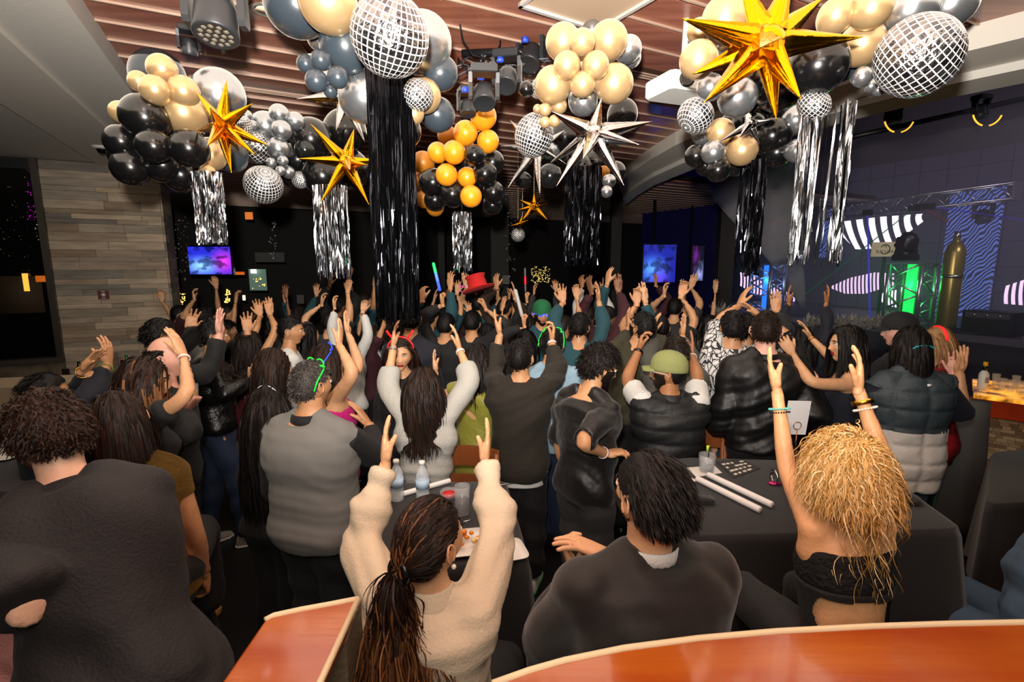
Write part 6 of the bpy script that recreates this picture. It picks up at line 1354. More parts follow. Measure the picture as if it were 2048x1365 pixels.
# food table
def bottle(label, x, y, prof, mg, z=ZT, cap=None, labelm=None, lz=(0, 0), liquid=None):
    p = on(x, y, z); q = MB(); q.lathe(prof, p, 20); o = q.build('bottle', mg); tag(o, label, 'bottle', 'bottles')
    if cap: q = MB(); h = prof[-1][1]; q.lathe([(.001, h-.014), (.0145, h-.014), (.0145, h+.004), (.001, h+.004)], p, 16); q.build('bottle_cap', cap, o)
    if labelm: r = max(a for a, b in prof if lz[0] <= b <= lz[1] or True); q = MB(); q.lathe([(r+.0006, lz[0]), (r+.0008, lz[1])], p, 20); q.build('bottle_label', labelm, o)
    return o
WP = [(.001, 0), (.029, 0), (.032, .006), (.032, .05), (.030, .055), (.032, .06), (.032, .12), (.030, .14), (.018, .168), (.0125, .176), (.0125, .20)]
m_pet = mat('pet_plastic', 'dce4ea', .08, alpha=.38, coat=.5)
bottle('clear plastic water bottle with pale label and white cap', 795, 1000, WP, m_pet, cap=m_white, labelm=mat('label_blue', 'a8c4dc', .5), lz=(.07, .115))
bottle('plastic water bottle with white cap half hidden by dark hair', 846, 1003, WP, m_pet, cap=m_white, labelm=mat('label_blue', 'a8c4dc', .5), lz=(.07, .115))
BP = [(.001, 0), (.029, 0), (.030, .005), (.030, .13), (.026, .15), (.013, .185), (.013, .225)]
m_green = mat('green_glass', '0e5a1e', .08, coat=.5)
bottle('green beer bottle with white label in the booth beside the menu', 187, 772, BP, m_green, z=1.0, labelm=m_white, lz=(.05, .09)); bottle('green beer bottle behind the raised hands in the booth', 257, 752, BP, m_green, z=1.0)
bottle('dark bottle by the window wall', 163, 768, BP, mat('dark_bottle', '0c0c0a', .1, coat=.4), z=1.0)
for lab, x, y in (('standing dark menu card with white text block on the booth table', 135, 770), ('standing menu card in the booth near the brown haired woman', 251, 750)):
    p = on(x, y, 1.0); q = MB(); q.box(p+[0, 0, .08], (.065, .006, .16), .15); o = q.build('menu_card', mat('menu_dark', '1a0f12', .5), smooth=False); tag(o, lab, 'menu'); q = MB(); q.box(p+[-.0, -.005, .045], (.05, .003, .06), .15); q.build('printed_block', m_white, o, False)
tumbler('tall glass of dark cola on the food table', 925, 1030, .036, .14, mat('cola', '200606', .1), .55)
q = MB(); pp_ = on(898, 998); q.lathe([(.001, .004), (.035, .004), (.045, .04), (.042, .04), (.032, .008), (.001, .008)], pp_, 20); o = q.build('small_bowl', m_glass); tag(o, 'small clear bowl of red sauce beside the cola', 'bowl'); q = MB(); q.ell(pp_+[0, 0, .022], (.036, .036, .016), 16, 8); q.build('red_sauce', mat('red_sauce', 'b01018', .3), o)
m_plate = mat('white_plate', 'd8d5cf', .25, coat=.4)
def sqplate(label, x, y, s=.11, rz=.3, z=ZT):
    p = on(x, y, z); q = MB(); c_, s_ = math.cos(rz), math.sin(rz); Rg = []
    for k_, h_ in ((.55, .004), (.6, .0), (1, .014), (1.0, .018), (.66, .006), (.6, .006)):
        an = np.linspace(0, 2*math.pi, 32, endpoint=False); u = np.sign(np.cos(an))*np.abs(np.cos(an))**.35; v = np.sign(np.sin(an))*np.abs(np.sin(an))**.35
        Rg.append(np.stack([p[0]+s*k_*(u*c_-v*s_), p[1]+s*k_*(u*s_+v*c_), np.full(32, p[2]+h_)], 1))
    q.rings(np.array(Rg)); o = q.build('plate', m_plate); tag(o, label, 'plate', 'white plates'); return o, p
sqplate('square white plate with a little sauce at the right edge of the food table', 1014, 1108, .075, .3)
pl, pp_ = sqplate('square white plate heaped with orange snacks behind the cream sweater', 930, 1092, .10, .2)
rn = random.Random(8)
for _ in range(26):
    q = MB(); p = pp_+[rn.uniform(-.075, .06), rn.uniform(-.05, .08), .016+rn.uniform(0, .025)]; q.ell(p, (rn.uniform(.010, .018), rn.uniform(.008, .014), .008), 8, 6); tag(q.build('snack_piece', mat('snack_orange', 'd07818', .4) if rn.random() < .7 else mat('snack_cream', 'e0c080', .5)), 'orange fried snack piece heaped on the square plate', 'food', 'fried snacks on the square plate')
q = MB(); q.tube([on(965, 982)+[0, 0, .02], on(1032, 978)+[0, 0, .03]], .003, 6); tag(q.build('knife', mat('cutlery', 'c8c8c8', .2, 1.)), 'steel knife jutting over the far right corner of the food table', 'knife')
q = MB(); q.tube([on(925, 1050)+[0, 0, .012], on(945, 1046)+[0, 0, .014]], .003, 6); tag(q.build('fork', mat('cutlery', 'c8c8c8', .2, 1.)), 'fork resting by the orange snacks', 'fork')
sqplate('white plate at the left edge beneath the leaning man', 8, 912, .12, .1); heap('napkin', 'crumpled white napkin on the left edge plate', 'napkin', 5, 893, .05, .04, .02, m_nap, z=ZT+.01)
# yellow drink held by the bald man, phone held by the woman in navy, light sticks, hats
hw = F9['arms'][1]; p = hw['w']+hw['hd']*.09+hw['pn']*.035; q = MB(); q.lathe([(.001, -.06), (.030, -.06), (.037, .065), (.033, .065), (.027, -.05), (.001, -.05)], p, 20); o = q.build('glass', m_glass); tag(o, 'glass of yellow drink held by the bald man', 'glass'); q = MB(); q.lathe([(.001, -.05), (.027, -.05), (.032, .03), (.001, .03)], p, 18); q.build('drink', mat('yellow_drink', 'c08a10', .2, emit='c08a10', es=.05), o)
hw = F27['arms'][0]; p = hw['w']+hw['hd']*.10+hw['pn']*.03; x_, y_, z_ = hw['th'], hw['hd'], hw['pn']; Rm = np.stack([x_, y_, z_], 1); q = MB(); q.box(p, (.145, .07, .009), R=Rm); o = q.build('phone', m_blk, smooth=False); tag(o, 'dark phone held up by the woman in navy dress', 'phone')
for a_, b_ in ((.055, .015), (.055, -.012), (.035, .0)): q = MB(); q.ell(p+x_*a_+y_*b_-z_*.006, (.007, .007, .004), 8, 6); q.build('camera_lens', m_metal, o)
def wand(label, x0, y0, x1, y1, d, cols, r=.014):
    a = P(x0, y0, d); b = P(x1, y1, d); root = empty('light_stick', a); tag(root, label, 'light stick', 'glowing party sticks')
    n = len(cols)
    for i, (c_, e_) in enumerate(cols): q = MB(); q.tube([a+(b-a)*(i/n), a+(b-a)*((i+1)/n)], r, 10, roundcap=(i == n-1)); q.build('stick_segment', mat('wand_'+c_+str(e_), c_, .4, emit=c_ if e_ else None, es=e_), root)
wand('light stick glowing blue with a green tip, held over the crowd', 880, 582, 867, 528, 4.6, [('3050e0', 1.2), ('5078f0', 1.2), ('20c060', 1.2)]); wand('white unlit foam stick raised in the middle of the crowd', 1044, 632, 1031, 582, 4.2, [('a8a4a0', 0)], .016); wand('thin stick glowing red, raised near the gold lights', 1051, 585, 1050, 538, 5.4, [('605858', 0), ('e01828', 1.2), ('605858', 0)], .011)
p = P(957, 578, 4.6); q = MB(); Rm = head_dir(.4, -.1, .35); q.lathe([(.001, -.005), (.15, -.008), (.155, 0), (.095, .006), (.092, .01), (.082, .10), (.098, .125), (.001, .128)], p, 26, R=Rm); o = q.build('top_hat', cloth('red_felt', 'b01010', .8)); tag(o, 'bright red top hat held up over the crowd', 'hat')
# ================================================================ STAGE
ZS = 1.10; AS = 13.0
def box_ab(name, a0, a1, b0, b1, z0, z1, m, kind=None, lab=None, par=None):
    q = MB(); q.box(AB((a0+a1)/2, (b0+b1)/2, (z0+z1)/2), (a1-a0, b1-b0, z1-z0), TA); o = q.build(name, m, par, False)
    if kind: o['kind'] = kind
    if lab: o['label'] = lab
    return o
box_ab('stage', 9.6, AS+.6, -3.5, 9.5, 0, ZS, mat('stage_floor', '33303a', .5, var=(3, '262430')), 'structure', 'raised dark stage')
box_ab('stage_edge_trim', 9.56, 9.60, -3.5, 9.5, ZS-.10, ZS+.005, mat('stage_lip', '55525c', .4), 'structure')
m_led = mat('led_panel', '1c1a24', .5, emit='2c2636', es=.6)
wl = lambda x, y: ona(x, y, AS-.06)
scr = box_ab('led_wall', AS-.05, AS+.05, -2.5, 7.6, ZS+.02, 4.4, m_led); tag(scr, 'wide dark video wall with black and white striped shapes', 'screen')
# seams between the panels of the video wall
for z_ in np.arange(ZS+.5, 4.4, .5): box_ab('panel_seam', AS-.056, AS-.05, -2.5, 7.6, z_-.006, z_+.006, m_iron, par=scr)
for b_ in np.arange(-2.0, 7.6, .5): box_ab('panel_seam', AS-.056, AS-.05, b_-.006, b_+.006, ZS+.02, 4.4, m_iron, par=scr)
m_wht = mat('led_white', 'ffffff', .5, emit='f4ecff', es=1.7); m_pnk = mat('led_pinkwhite', 'ffffff', .5, emit='f0c8f4', es=1.3)
def stripes(top, bot, n, slant=0, m=m_wht, duty=.55, x0=None, x1=None):
    """bright bars between two curves given in photo pixels on the video wall"""
    tx, ty = zip(*top); bx, by = zip(*bot)
    for i in range(n):
        u0 = i/n; u1 = (i+duty)/n; V = []
        for j in range(6):
            v = j/5; bulge = slant*math.sin(v*math.pi/2)
            for u in (u0, u1):
                X0 = tx[0]+(tx[-1]-tx[0])*u; Y0 = np.interp(X0, tx, ty); X1 = bx[0]+(bx[-1]-bx[0])*u; Y1 = np.interp(X1, bx, by); V.append(wl(X0*(1-v)+X1*v+bulge*(1-v)*0+slant*v*(1-v), Y0*(1-v)+Y1*v))
        mk('light_bar', V, [(2*j, 2*j+1, 2*j+3, 2*j+2) for j in range(5)], m, parent=scr, smooth=False)
stripes([(1664, 446), (1760, 434), (1856, 427)], [(1690, 478), (1712, 500), (1760, 496), (1800, 478), (1856, 436)], 8, -12)
stripes([(1664, 572), (1700, 556), (1750, 545), (1792, 548)], [(1664, 578), (1690, 588), (1730, 588), (1770, 576), (1792, 578)], 17, -3, m_pnk)
stripes([(1757, 595), (1770, 583), (1796, 580)], [(1757, 600), (1775, 612), (1796, 616)], 6, -4, m_wht)
stripes([(1480, 545), (1510, 550), (1560, 575), (1592, 598)], [(1480, 572), (1510, 588), (1560, 602), (1592, 604)], 17, 4, m_pnk)
stripes([(1582, 608), (1630, 612), (1680, 622)], [(1582, 622), (1630, 624), (1680, 628)], 14, 0, m_pnk)
stripes([(1480, 482), (1506, 466)], [(1480, 506), (1506, 496)], 4, 3)
stripes([(2012, 572), (2060, 556), (2140, 560)], [(2008, 608), (2060, 612), (2140, 600)], 9, -8, m_pnk)
# logo lettering on the screen
xl, yl = -B, np.array([0, 0, 1.])
m_gl = mat('led_green', '00ff90', emit='20e090', es=1.2); text('R', wl(1593, 500)+A*-.02, .20, m_gl, xl, yl, scr); text('zon', wl(1596, 513)+A*-.02, .20, m_wht, xl, yl, scr)
# blue rippled light column
def ripple():
    m = bpy.data.materials.new('blue_ripple'); m.use_nodes = True; nt = m.node_tree; b = nt.nodes['Principled BSDF']; L = nt.links.new; tc = nt.nodes.new('ShaderNodeTexCoord'); wv = nt.nodes.new('ShaderNodeTexWave')
    mp = nt.nodes.new('ShaderNodeMapping'); mp.inputs['Rotation'].default_value = (0, 0, -TA); L(tc.outputs['Object'], mp.inputs[0])
    mp2 = nt.nodes.new('ShaderNodeMapping'); mp2.inputs['Rotation'].default_value = (math.radians(35), 0, 0); mp2.inputs['Scale'].default_value = (1, 1.6, 1); L(mp.outputs[0], mp2.inputs[0])
    wv.bands_direction = 'Z'; wv.inputs['Scale'].default_value = 4.2; wv.inputs['Distortion'].default_value = 9; wv.inputs['Detail'].default_value = 1; wv.inputs['Detail Scale'].default_value = .8; L(mp2.outputs[0], wv.inputs[0])
    r = nt.nodes.new('ShaderNodeValToRGB'); e = r.color_ramp.elements; e[0].color = (.01, .012, .05, 1); e[0].position = .25; e[1].color = (.16, .24, .85, 1); e[1].position = .9; L(wv.outputs[0], r.inputs[0])
    b.inputs['Base Color'].default_value = (.02, .02, .05, 1); L(r.outputs[0], b.inputs['Emission Color']); b.inputs['Emission Strength'].default_value = .6; return m
c0 = ona(1905, 380, AS-.4); c1 = ona(2012, 372, AS-.4); bb0 = ab(c0)[1]; bb1 = ab(c1)[1]
col_ = box_ab('led_column', AS-.45, AS-.35, min(bb0, bb1), max(bb0, bb1), ZS, float(c0[2]), ripple()); tag(col_, 'tall blue rippled light column at the right of the stage', 'screen')
c0 = ona(1650, 415, AS-.3); c1 = ona(1690, 412, AS-.3); o = box_ab('led_column', AS-.35, AS-.28, ab(c1)[1], ab(c0)[1], ZS+1.2, float(c0[2]), ripple()); tag(o, 'narrow blue rippled light panel left of the truss', 'screen')
# aluminium trusses
m_tr = mat('truss_aluminium', 'a8a8ac', .28, .9); m_trg = mat('truss_green_lit', '60a070', .3, .6, emit='10c040', es=.35)
def truss(label, p0, p1, w, m, seg, glow=None):
    p0 = np.array(p0); p1 = np.array(p1); x, y, d = frame_from(p1-p0, (0, 0, 1.) if abs(nrm(p1-p0)[2]) < .9 else A); root = empty('truss', p0); tag(root, label, 'truss', 'aluminium stage trusses')
    cs = [(-1, -1), (1, -1), (1, 1), (-1, 1)]
    for a, b in cs: q = MB(); o_ = (x*a+y*b)*w/2; q.tube([p0+o_, p1+o_], w*.075, 8); q.build('chord', m, root)
    for i in range(seg):
        t0, t1 = i/seg, (i+1)/seg; q = MB()
        for k_ in range(4):
            a = cs[k_]; b = cs[(k_+1) % 4]; s0, s1 = (a, b) if i % 2 else (b, a)
            q.tube([p0+(p1-p0)*t0+(x*s0[0]+y*s0[1])*w/2, p0+(p1-p0)*t1+(x*s1[0]+y*s1[1])*w/2], w*.04, 5)
        q.build('brace', m, root)
    for t in (0, 1): q = MB(); q.rings(np.array([[p0+(p1-p0)*t+(x*a+y*b)*w*.58+d*h for a, b in cs] for h in (-.012, .012)])); q.build('end_plate', m, root, False)
    if glow: q = MB(); q.tube([p0+d*.02, p1-d*.02], w*.16, 10); q.build('light_tube', glow, root)
    return root
t0_ = ona(1648, 428, 11.6); t1_ = ona(2035, 382, 11.6); truss('long horizontal truss above the stage', t0_, t1_, .26, m_tr, 14)
pg_ = ona(1813, 640, 10.4); pg_[2] = ZS+.01; zt_ = float(ona(1813, 528, 10.4)[2]); truss('truss tower lit green under a moving head', pg_, pg_+[0, 0, zt_-ZS], .50, m_tr, 4, mat('green_tube', '00ff40', emit='10e048', es=2.2))
pb_ = ona(1528, 640, 10.4); pb_[2] = ZS+.01; zt2 = float(ona(1528, 530, 10.4)[2]); truss('truss tower lit blue beside the smoke', pb_, pb_+[0, 0, zt2-ZS], .50, m_tr, 5, mat('blue_tube', '0050ff', emit='1a60e0', es=2.2))
pl_ = pg_+[0, 0, zt_-ZS]; point('tower_green', tuple(pg_+[-.1, -.1, .7]), 14, (.05, 1, .2), .1); point('tower_blue', tuple(pb_+[-.1, -.1, .7]), 14, (.1, .35, 1), .1)
moving_head('large black moving head on top of the green tower', 1815, 482, 8.0, .30, .3, .5, hang=False)
moving_head('black moving head in front of the blue column', 1965, 432, 9.2, .26, -.3, -.4)
m_ring = mat('yellow_ring', 'ffc040', emit='ffb030', es=1.6)
for lab, x, y in (('black moving head with a yellow lit half ring, nearer the soffit end', 1786, 235), ('black moving head with a yellow lit half ring, top right', 1960, 222)):
    r_ = moving_head(lab, x, y, 5.6, .16, .2, -.2); c = P(x, y, 5.6)
    for s0, s1 in ((3.45, 4.45), (4.95, 5.95)): q = MB(); q.tube([c+np.array([.165*math.cos(t), -.10, -.02+.165*math.sin(t)]) for t in np.linspace(s0, s1, 9)], .008, 6); q.build('lit_ring', m_ring, r_)
q = MB(); q.tube([P(1700, 275, 5.8), P(2060, 195, 5.8)], .03, 10); tag(q.build('lighting_pipe', m_iron), 'dark pipe holding the ring lit moving heads', 'pipe')
# gas cylinder
pc2 = ona(1892, 640, 10.2); pc2[2] = ZS+.01; hh = float(ona(1892, 478, 10.2)[2])-ZS; q = MB(); q.lathe([(.001, 0), (.13, 0), (.14, .03), (.14, hh*.84), (.11, hh*.92), (.06, hh*.95), (.05, hh*.96), (.05, hh), (.001, hh)], pc2, 24); o = q.build('gas_cylinder', mat('cylinder_gold', '8a7a3c', .3, .7)); tag(o, 'tall tarnished gold gas cylinder standing on the stage', 'cylinder')
q = MB(); q.lathe([(.001, hh-.02), (.04, hh-.02), (.04, hh+.10), (.001, hh+.10)], pc2, 12); q.build('valve', m_metal, o); q = MB(); q.lathe([(.144, hh*.56), (.146, hh*.60)], pc2, 24); q.build('band', m_metal, o)
# DJ booth with laptop
lp = ona(1771, 499, 11.0); q = MB(); q.box(lp, (.02, .50, .28), TA); o = q.build('dj_sign', mat('sign_cream', 'b8a890', .5, emit='b8a078', es=.35), smooth=False); tag(o, 'cream sign with a round logo beside the moving head', 'sign')
m_ink = mat('ink_black', '0a0a0a', .6); text('RAJ USA', lp-A*.015+np.array([0, 0, -.045]), .085, m_ink, xl, yl, o); text('dj', lp-A*.015+np.array([0, 0, .07]), .075, m_ink, xl, yl, o)
q = MB(); q.tube([lp-A*.014+B*.085*math.cos(t)+np.array([0, 0, .0+.09*math.sin(t)]) for t in np.linspace(.5, 5.6, 20)], .009, 5); q.build('logo_ring', m_ink, o)
st2 = MB(); st2.tube([lp+[0, 0, -.14], [lp[0], lp[1], ZS]], .03, 8); st2.build('stand', m_iron, o)
# amplifier, cables
pa = ona(1985, 652, 10.0); pa[2] = ZS; q = MB(); q.box(pa+[0, 0, .18], (.45, .6, .36), TA); o = q.build('amplifier', m_iron, smooth=False); tag(o, 'small black amplifier box on the stage floor', 'amplifier')
q = MB(); q.box(pa+[0, 0, .30]-A*.23, (.01, .52, .08), TA); q.build('control_panel', mat('amp_panel', '5c5c62', .3, .6), o, False)
for k_ in (-.15, .0, .15): q = MB(); q.ell(pa+[0, 0, .30]-A*.24+B*k_, (.02, .02, .02), 8, 6); q.build('knob', m_metal, o)
q = MB(); c = ona(1915, 655, 9.9); c[2] = ZS+.02; q.tube([c+np.array([.25*math.cos(t), .35*math.sin(t), .0]) for t in np.linspace(0, 6, 24)], .012, 6); tag(q.build('stage_cable', m_iron), 'coiled black cable on the stage floor', 'cable')
# lasers: small projector boxes on the truss and their thin beams
def laser(label, x0, y0, x1, y1, col, d=8.9, es=1.0, r=.008):
    a = P(x0, y0, d); b = P(x1, y1, d); q = MB(); q.box(a, (.12, .12, .10), TA); o = q.build('laser_projector', m_iron, smooth=False); tag(o, label, 'laser')
    q = MB(); q.tube([a, b], r, 6); q.build('beam', mat('beam_'+col, '000000', emit=col, es=es), o)
laser('laser box throwing a green beam down left', 1828, 417, 1612, 588, '105838', es=.6); laser('laser box throwing a blue beam straight down', 1735, 426, 1740, 648, '3838c0', es=.7, r=.014); laser('laser box throwing a violet beam to the right', 1860, 413, 2046, 440, '3828b0', es=.6); laser('laser box throwing a dim red beam', 1842, 414, 1900, 446, '801828', es=.5)
laser('laser box throwing a red beam to the left behind the fringe', 1600, 437, 1536, 447, 'd01838', es=.9, r=.012)
# white feather garland along the stage front
def garland(label, x0, x1, y, d, n):
    q = MB(); rg = random.Random(int(x0))
    for _ in range(n):
        p = P(rg.uniform(x0, x1), y+rg.uniform(-8, 10), d); dr = nrm([rg.uniform(-1, 1), rg.uniform(-1, .3), rg.uniform(-.2, 1)]); x, yv, _z = frame_from(dr); L = rg.uniform(.08, .16); w_ = .02
        q.add([p, p+dr*L*.4+x*w_, p+dr*L+yv*.01, p+dr*L*.4-x*w_], [(0, 1, 2, 3)])
    tag(q.build('feather_garland', mat('white_feather', 'b0aaa0', .8), smooth=False), label, 'garland', kind='stuff')
garland('white leafy garland on the stage edge behind the black haired women', 1610, 1785, 648, 7.6, 420); garland('white leafy garland bunch left of the leaf print shirt', 1424, 1450, 625, 7.6, 90)
# ================================================================ BAR on the right
ZB = 1.10; f0 = onz(1948, 790, ZB); f1 = onz(2120, 812, ZB); b0_ = onz(1945, 758, ZB); b1_ = onz(2120, 775, ZB)
def slabq(name, pts, z0, z1, m, par=None, lab=None, cat=None):
    q = MB(); n = len(pts); lo = [np.array([p[0], p[1], z0]) for p in pts]; hi = [np.array([p[0], p[1], z1]) for p in pts]; q.add(lo+hi, [tuple(range(n-1, -1, -1)), tuple(range(n, 2*n))]+[(i, (i+1) % n, (i+1) % n+n, i+n) for i in range(n)]); o = q.build(name, m, par, False)
    if lab: tag(o, lab, cat)
    return o
m_onyx = mat('backlit_onyx', 'a84a10', .15, emit='e07818', es=.75, var=(7, '3a1204', (1, 1, 1)), coat=.5)
nt = m_onyx.node_tree; bs = nt.nodes['Principled BSDF']; cr_ = nt.nodes['Color Ramp']; nt.links.new(cr_.outputs[0], bs.inputs['Emission Color']); bs.inputs['Emission Strength'].default_value = 1.6; cr_.color_ramp.elements[0].color = (*hexc('f0a030'), 1)
bar = slabq('bar_counter', [f0, f1, b1_, b0_], ZB-.03, ZB, m_onyx, lab='bar with backlit amber stone top', cat='bar')
slabq('bar_fascia', [f0+[.03, -.02, 0], f1+[.03, -.02, 0], f1+[0, .05, 0], f0+[0, .05, 0]], ZB-.17, ZB-.031, mat('onyx_fascia', '5a1c0a', .2, emit='782008', es=.5, var=(9, '200a06'), coat=.5), bar)
slabq('bar_body', [f0+[.10, .12, 0], f1+[.10, .12, 0], b1_, b0_+[.1, 0, 0]], 0, ZB-.04, mat('bar_body', '4a3c2c', .8), bar)
# split-face tile front, each tile its own depth, joined
q = MB(); rt_ = random.Random(9); u_ = f1-f0; L_ = np.linalg.norm(u_[:2]); ud = np.array([u_[0], u_[1], 0])/L_; nd = np.array([ud[1], -ud[0], 0]); z = .0; ang_ = math.atan2(ud[1], ud[0]); tm = [mat('tile_%d' % i, c, .8, bump=(40, .4)) for i, c in enumerate(('a08868', '8c7454', 'b09a78', '7a6448'))]
while z < ZB-.2:
    s_ = rt_.uniform(-.05, 0)
    while s_ < L_: l_ = rt_.uniform(.04, .09); q.box(np.array([f0[0], f0[1], 0])+ud*(s_+l_/2)+[.10, .11, z+.014]+nd*rt_.uniform(0, .008), (l_-.002, .02, .026), ang_, rt_.randrange(4)); s_ += l_
    z += .028
o = q.build('tile_front', tm, bar, False); o['kind'] = 'stuff'
# bar things
pbt = onz(1964, 778, ZB); q = MB(); q.lathe([(.001, 0), (.034, 0), (.036, .005), (.036, .13), (.028, .15), (.014, .165), (.014, .20)], pbt, 18); o = q.build('bottle', m_white); tag(o, 'white labelled bottle with black neck and yellow cap on the amber bar', 'bottle'); q = MB(); q.lathe([(.0155, .165), (.0155, .215), (.001, .215)], pbt, 14); q.build('neck', m_blk, o); q = MB(); q.lathe([(.017, .205), (.017, .24), (.001, .24)], pbt, 14); q.build('bottle_cap', mat('yellow_cap', 'd8a818', .4), o)
q = MB(); q.box(pbt+[0, -.037, .085], (.035, .002, .05)); q.build('bottle_label', mat('label_print', '8a8a90', .5), o, False)
for i, (x, y) in enumerate(((2003, 782), (2020, 786), (2038, 788), (1990, 772), (2030, 776))):
    p = onz(x, y, ZB); q = MB(); q.lathe([(.001, 0), (.022, 0), (.024, .02), (.030, .11), (.028, .11), (.020, .01), (.001, .01)], p, 16); tag(q.build('shot_glass', m_glass), 'clear empty glass on the amber bar beside the white bottle', 'glass', 'empty glasses on the amber bar')
# grey cloth hanging off a stool by the bar
p = onz(1935, 905, .7); q = MB(); Rg = []
for t in np.linspace(0, 1, 8): an = np.linspace(0, 2*math.pi, 28, endpoint=False); r_ = .10+.07*t; Rg.append(np.stack([p[0]+r_*(1+.1*t*np.sin(an*5))*np.cos(an), p[1]+r_*.8*(1+.1*t*np.sin(an*5))*np.sin(an), np.full(28, 1.12-1.11*t)], 1))
q.rings(np.array(Rg)); tag(q.build('grey_cloth', cloth('grey_drape', '5c5a58')), 'grey cloth draped over a stool in front of the bar', 'cloth')
# ================================================================ BACK OF THE ROOM
def tv_mat(name, c1, p1, c2, p2, base):
    m = bpy.data.materials.new(name); m.use_nodes = True; nt = m.node_tree; b = nt.nodes['Principled BSDF']; L = nt.links.new; tc = nt.nodes.new('ShaderNodeTexCoord'); acc = None
    n = nt.nodes.new('ShaderNodeTexNoise'); n.inputs['Scale'].default_value = 3.5; L(tc.outputs['Generated'], n.inputs[0])
    def blob(p, s, c):
        mp = nt.nodes.new('ShaderNodeMapping'); mp.inputs['Location'].default_value = (-p[0]*s[0], 0, -p[1]*s[1]); mp.inputs['Scale'].default_value = (s[0], 0, s[1]); L(tc.outputs['Generated'], mp.inputs[0])
        g = nt.nodes.new('ShaderNodeTexGradient'); g.gradient_type = 'QUADRATIC_SPHERE'; L(mp.outputs[0], g.inputs[0]); return g
    mix = nt.nodes.new('ShaderNodeMix'); mix.data_type = 'RGBA'; L(blob(p1, (1.6, 2.0), 0).outputs[1], mix.inputs[0]); mix.inputs[6].default_value = (*hexc(base), 1); mix.inputs[7].default_value = (*hexc(c1), 1)
    mix2 = nt.nodes.new('ShaderNodeMix'); mix2.data_type = 'RGBA'; L(blob(p2, (2.2, 1.5), 0).outputs[1], mix2.inputs[0]); L(mix.outputs[2], mix2.inputs[6]); mix2.inputs[7].default_value = (*hexc(c2), 1)
    r = nt.nodes.new('ShaderNodeValToRGB'); r.color_ramp.elements[0].position = .42; r.color_ramp.elements[1].position = .52; L(n.outputs[0], r.inputs[0])
    mx = nt.nodes.new('ShaderNodeMix'); mx.data_type = 'RGBA'; mx.blend_type = 'MULTIPLY'; mx.inputs[0].default_value = .75; L(mix2.outputs[2], mx.inputs[6]); L(r.outputs[0], mx.inputs[7])
    b.inputs['Base Color'].default_value = (0, 0, 0, 1); L(mx.outputs[2], b.inputs['Emission Color']); b.inputs['Emission Strength'].default_value = 2.2; return m
def tv(label, x0, y0, x1, y1, d, m):
    a = P(x0, y0, d); b = P(x1, y1, d); c = (a+b)/2; w_ = b[0]-a[0]; h_ = a[2]-b[2]; q = MB(); q.box(c+[0, .05, 0], (w_+.05, .06, h_+.05)); o = q.build('television', m_blk, smooth=False); tag(o, label, 'television', 'wall televisions')
    q = MB(); q.box(c, (w_, .02, h_)); q.build('screen', m, o, False); q = MB(); q.tube([c+[0, .08, 0], c+[0, .5, .1], [c[0], c[1]+.5, 3.4]], .03, 8); q.build('bracket', m_iron, o)
tv('television showing a blue party scene by the silver fringe', 378, 494, 461, 549, 8.5, tv_mat('tv_blue', '80b8ff', (.30, .30), 'c030c0', (.85, .45), '1c20a0'))
tv('television showing a blue scene right of the dark centre', 1287, 490, 1351, 565, 9.5, tv_mat('tv_blue2', '4a90ff', (.30, .35), '5030c0', (.5, .1), '101878'))
tv('dim television with a purple picture left of the stage', 1384, 492, 1407, 562, 10.5, tv_mat('tv_dim', '8088c0', (.7, .2), '501868', (.3, .7), '0a0618'))
box_ab('partition_blue', 9.3, 9.5, 7.8, 10.6, 0, 4.4, mat('blue_wall', '0c0c28', .7, emit='0c0a50', es=.08), 'structure')  # faint blue glow put into the wall as emission
def fairy(label, x0, x1, y0, y1, d, n, col='ffc860', es=2.5, r=.011):
    q = MB(); rg = random.Random(int(x0)+n)
    for _ in range(n): q.ell(P(rg.uniform(x0, x1), rg.uniform(y0, y1), d+rg.uniform(-.1, .1)), (r*rg.uniform(.5, 1.2),)*3, 5, 4)
    o = q.build('fairy_lights', mat('fairy_'+col, '000000', emit=col, es=es)); tag(o, label, 'fairy lights', kind='stuff'); return o
fairy('warm fairy lights wound on a post beside the stone wall', 355, 370, 585, 640, 8.6, 60); fairy('warm fairy lights column below the television', 450, 460, 580, 605, 7.2, 26); fairy('gold fairy lights tangle above the crowd', 1062, 1100, 533, 566, 9, 130, 'f0d070', 1.2, .008); fairy('small gold light dots at the far door', 505, 530, 555, 580, 8, 14)
fairy('silver tinsel glints hanging left of the door', 538, 552, 440, 520, 7, 34, '9a9a8c', .5, .007); fairy('silver tinsel glints by the television', 350, 376, 430, 560, 7, 46, '8a8468', .45, .007); fairy('silver tinsel glints right of the centre', 1010, 1030, 380, 560, 7, 40, '8a8a88', .4, .007)  # no lamps here: emissive dots imitate glints on tinsel
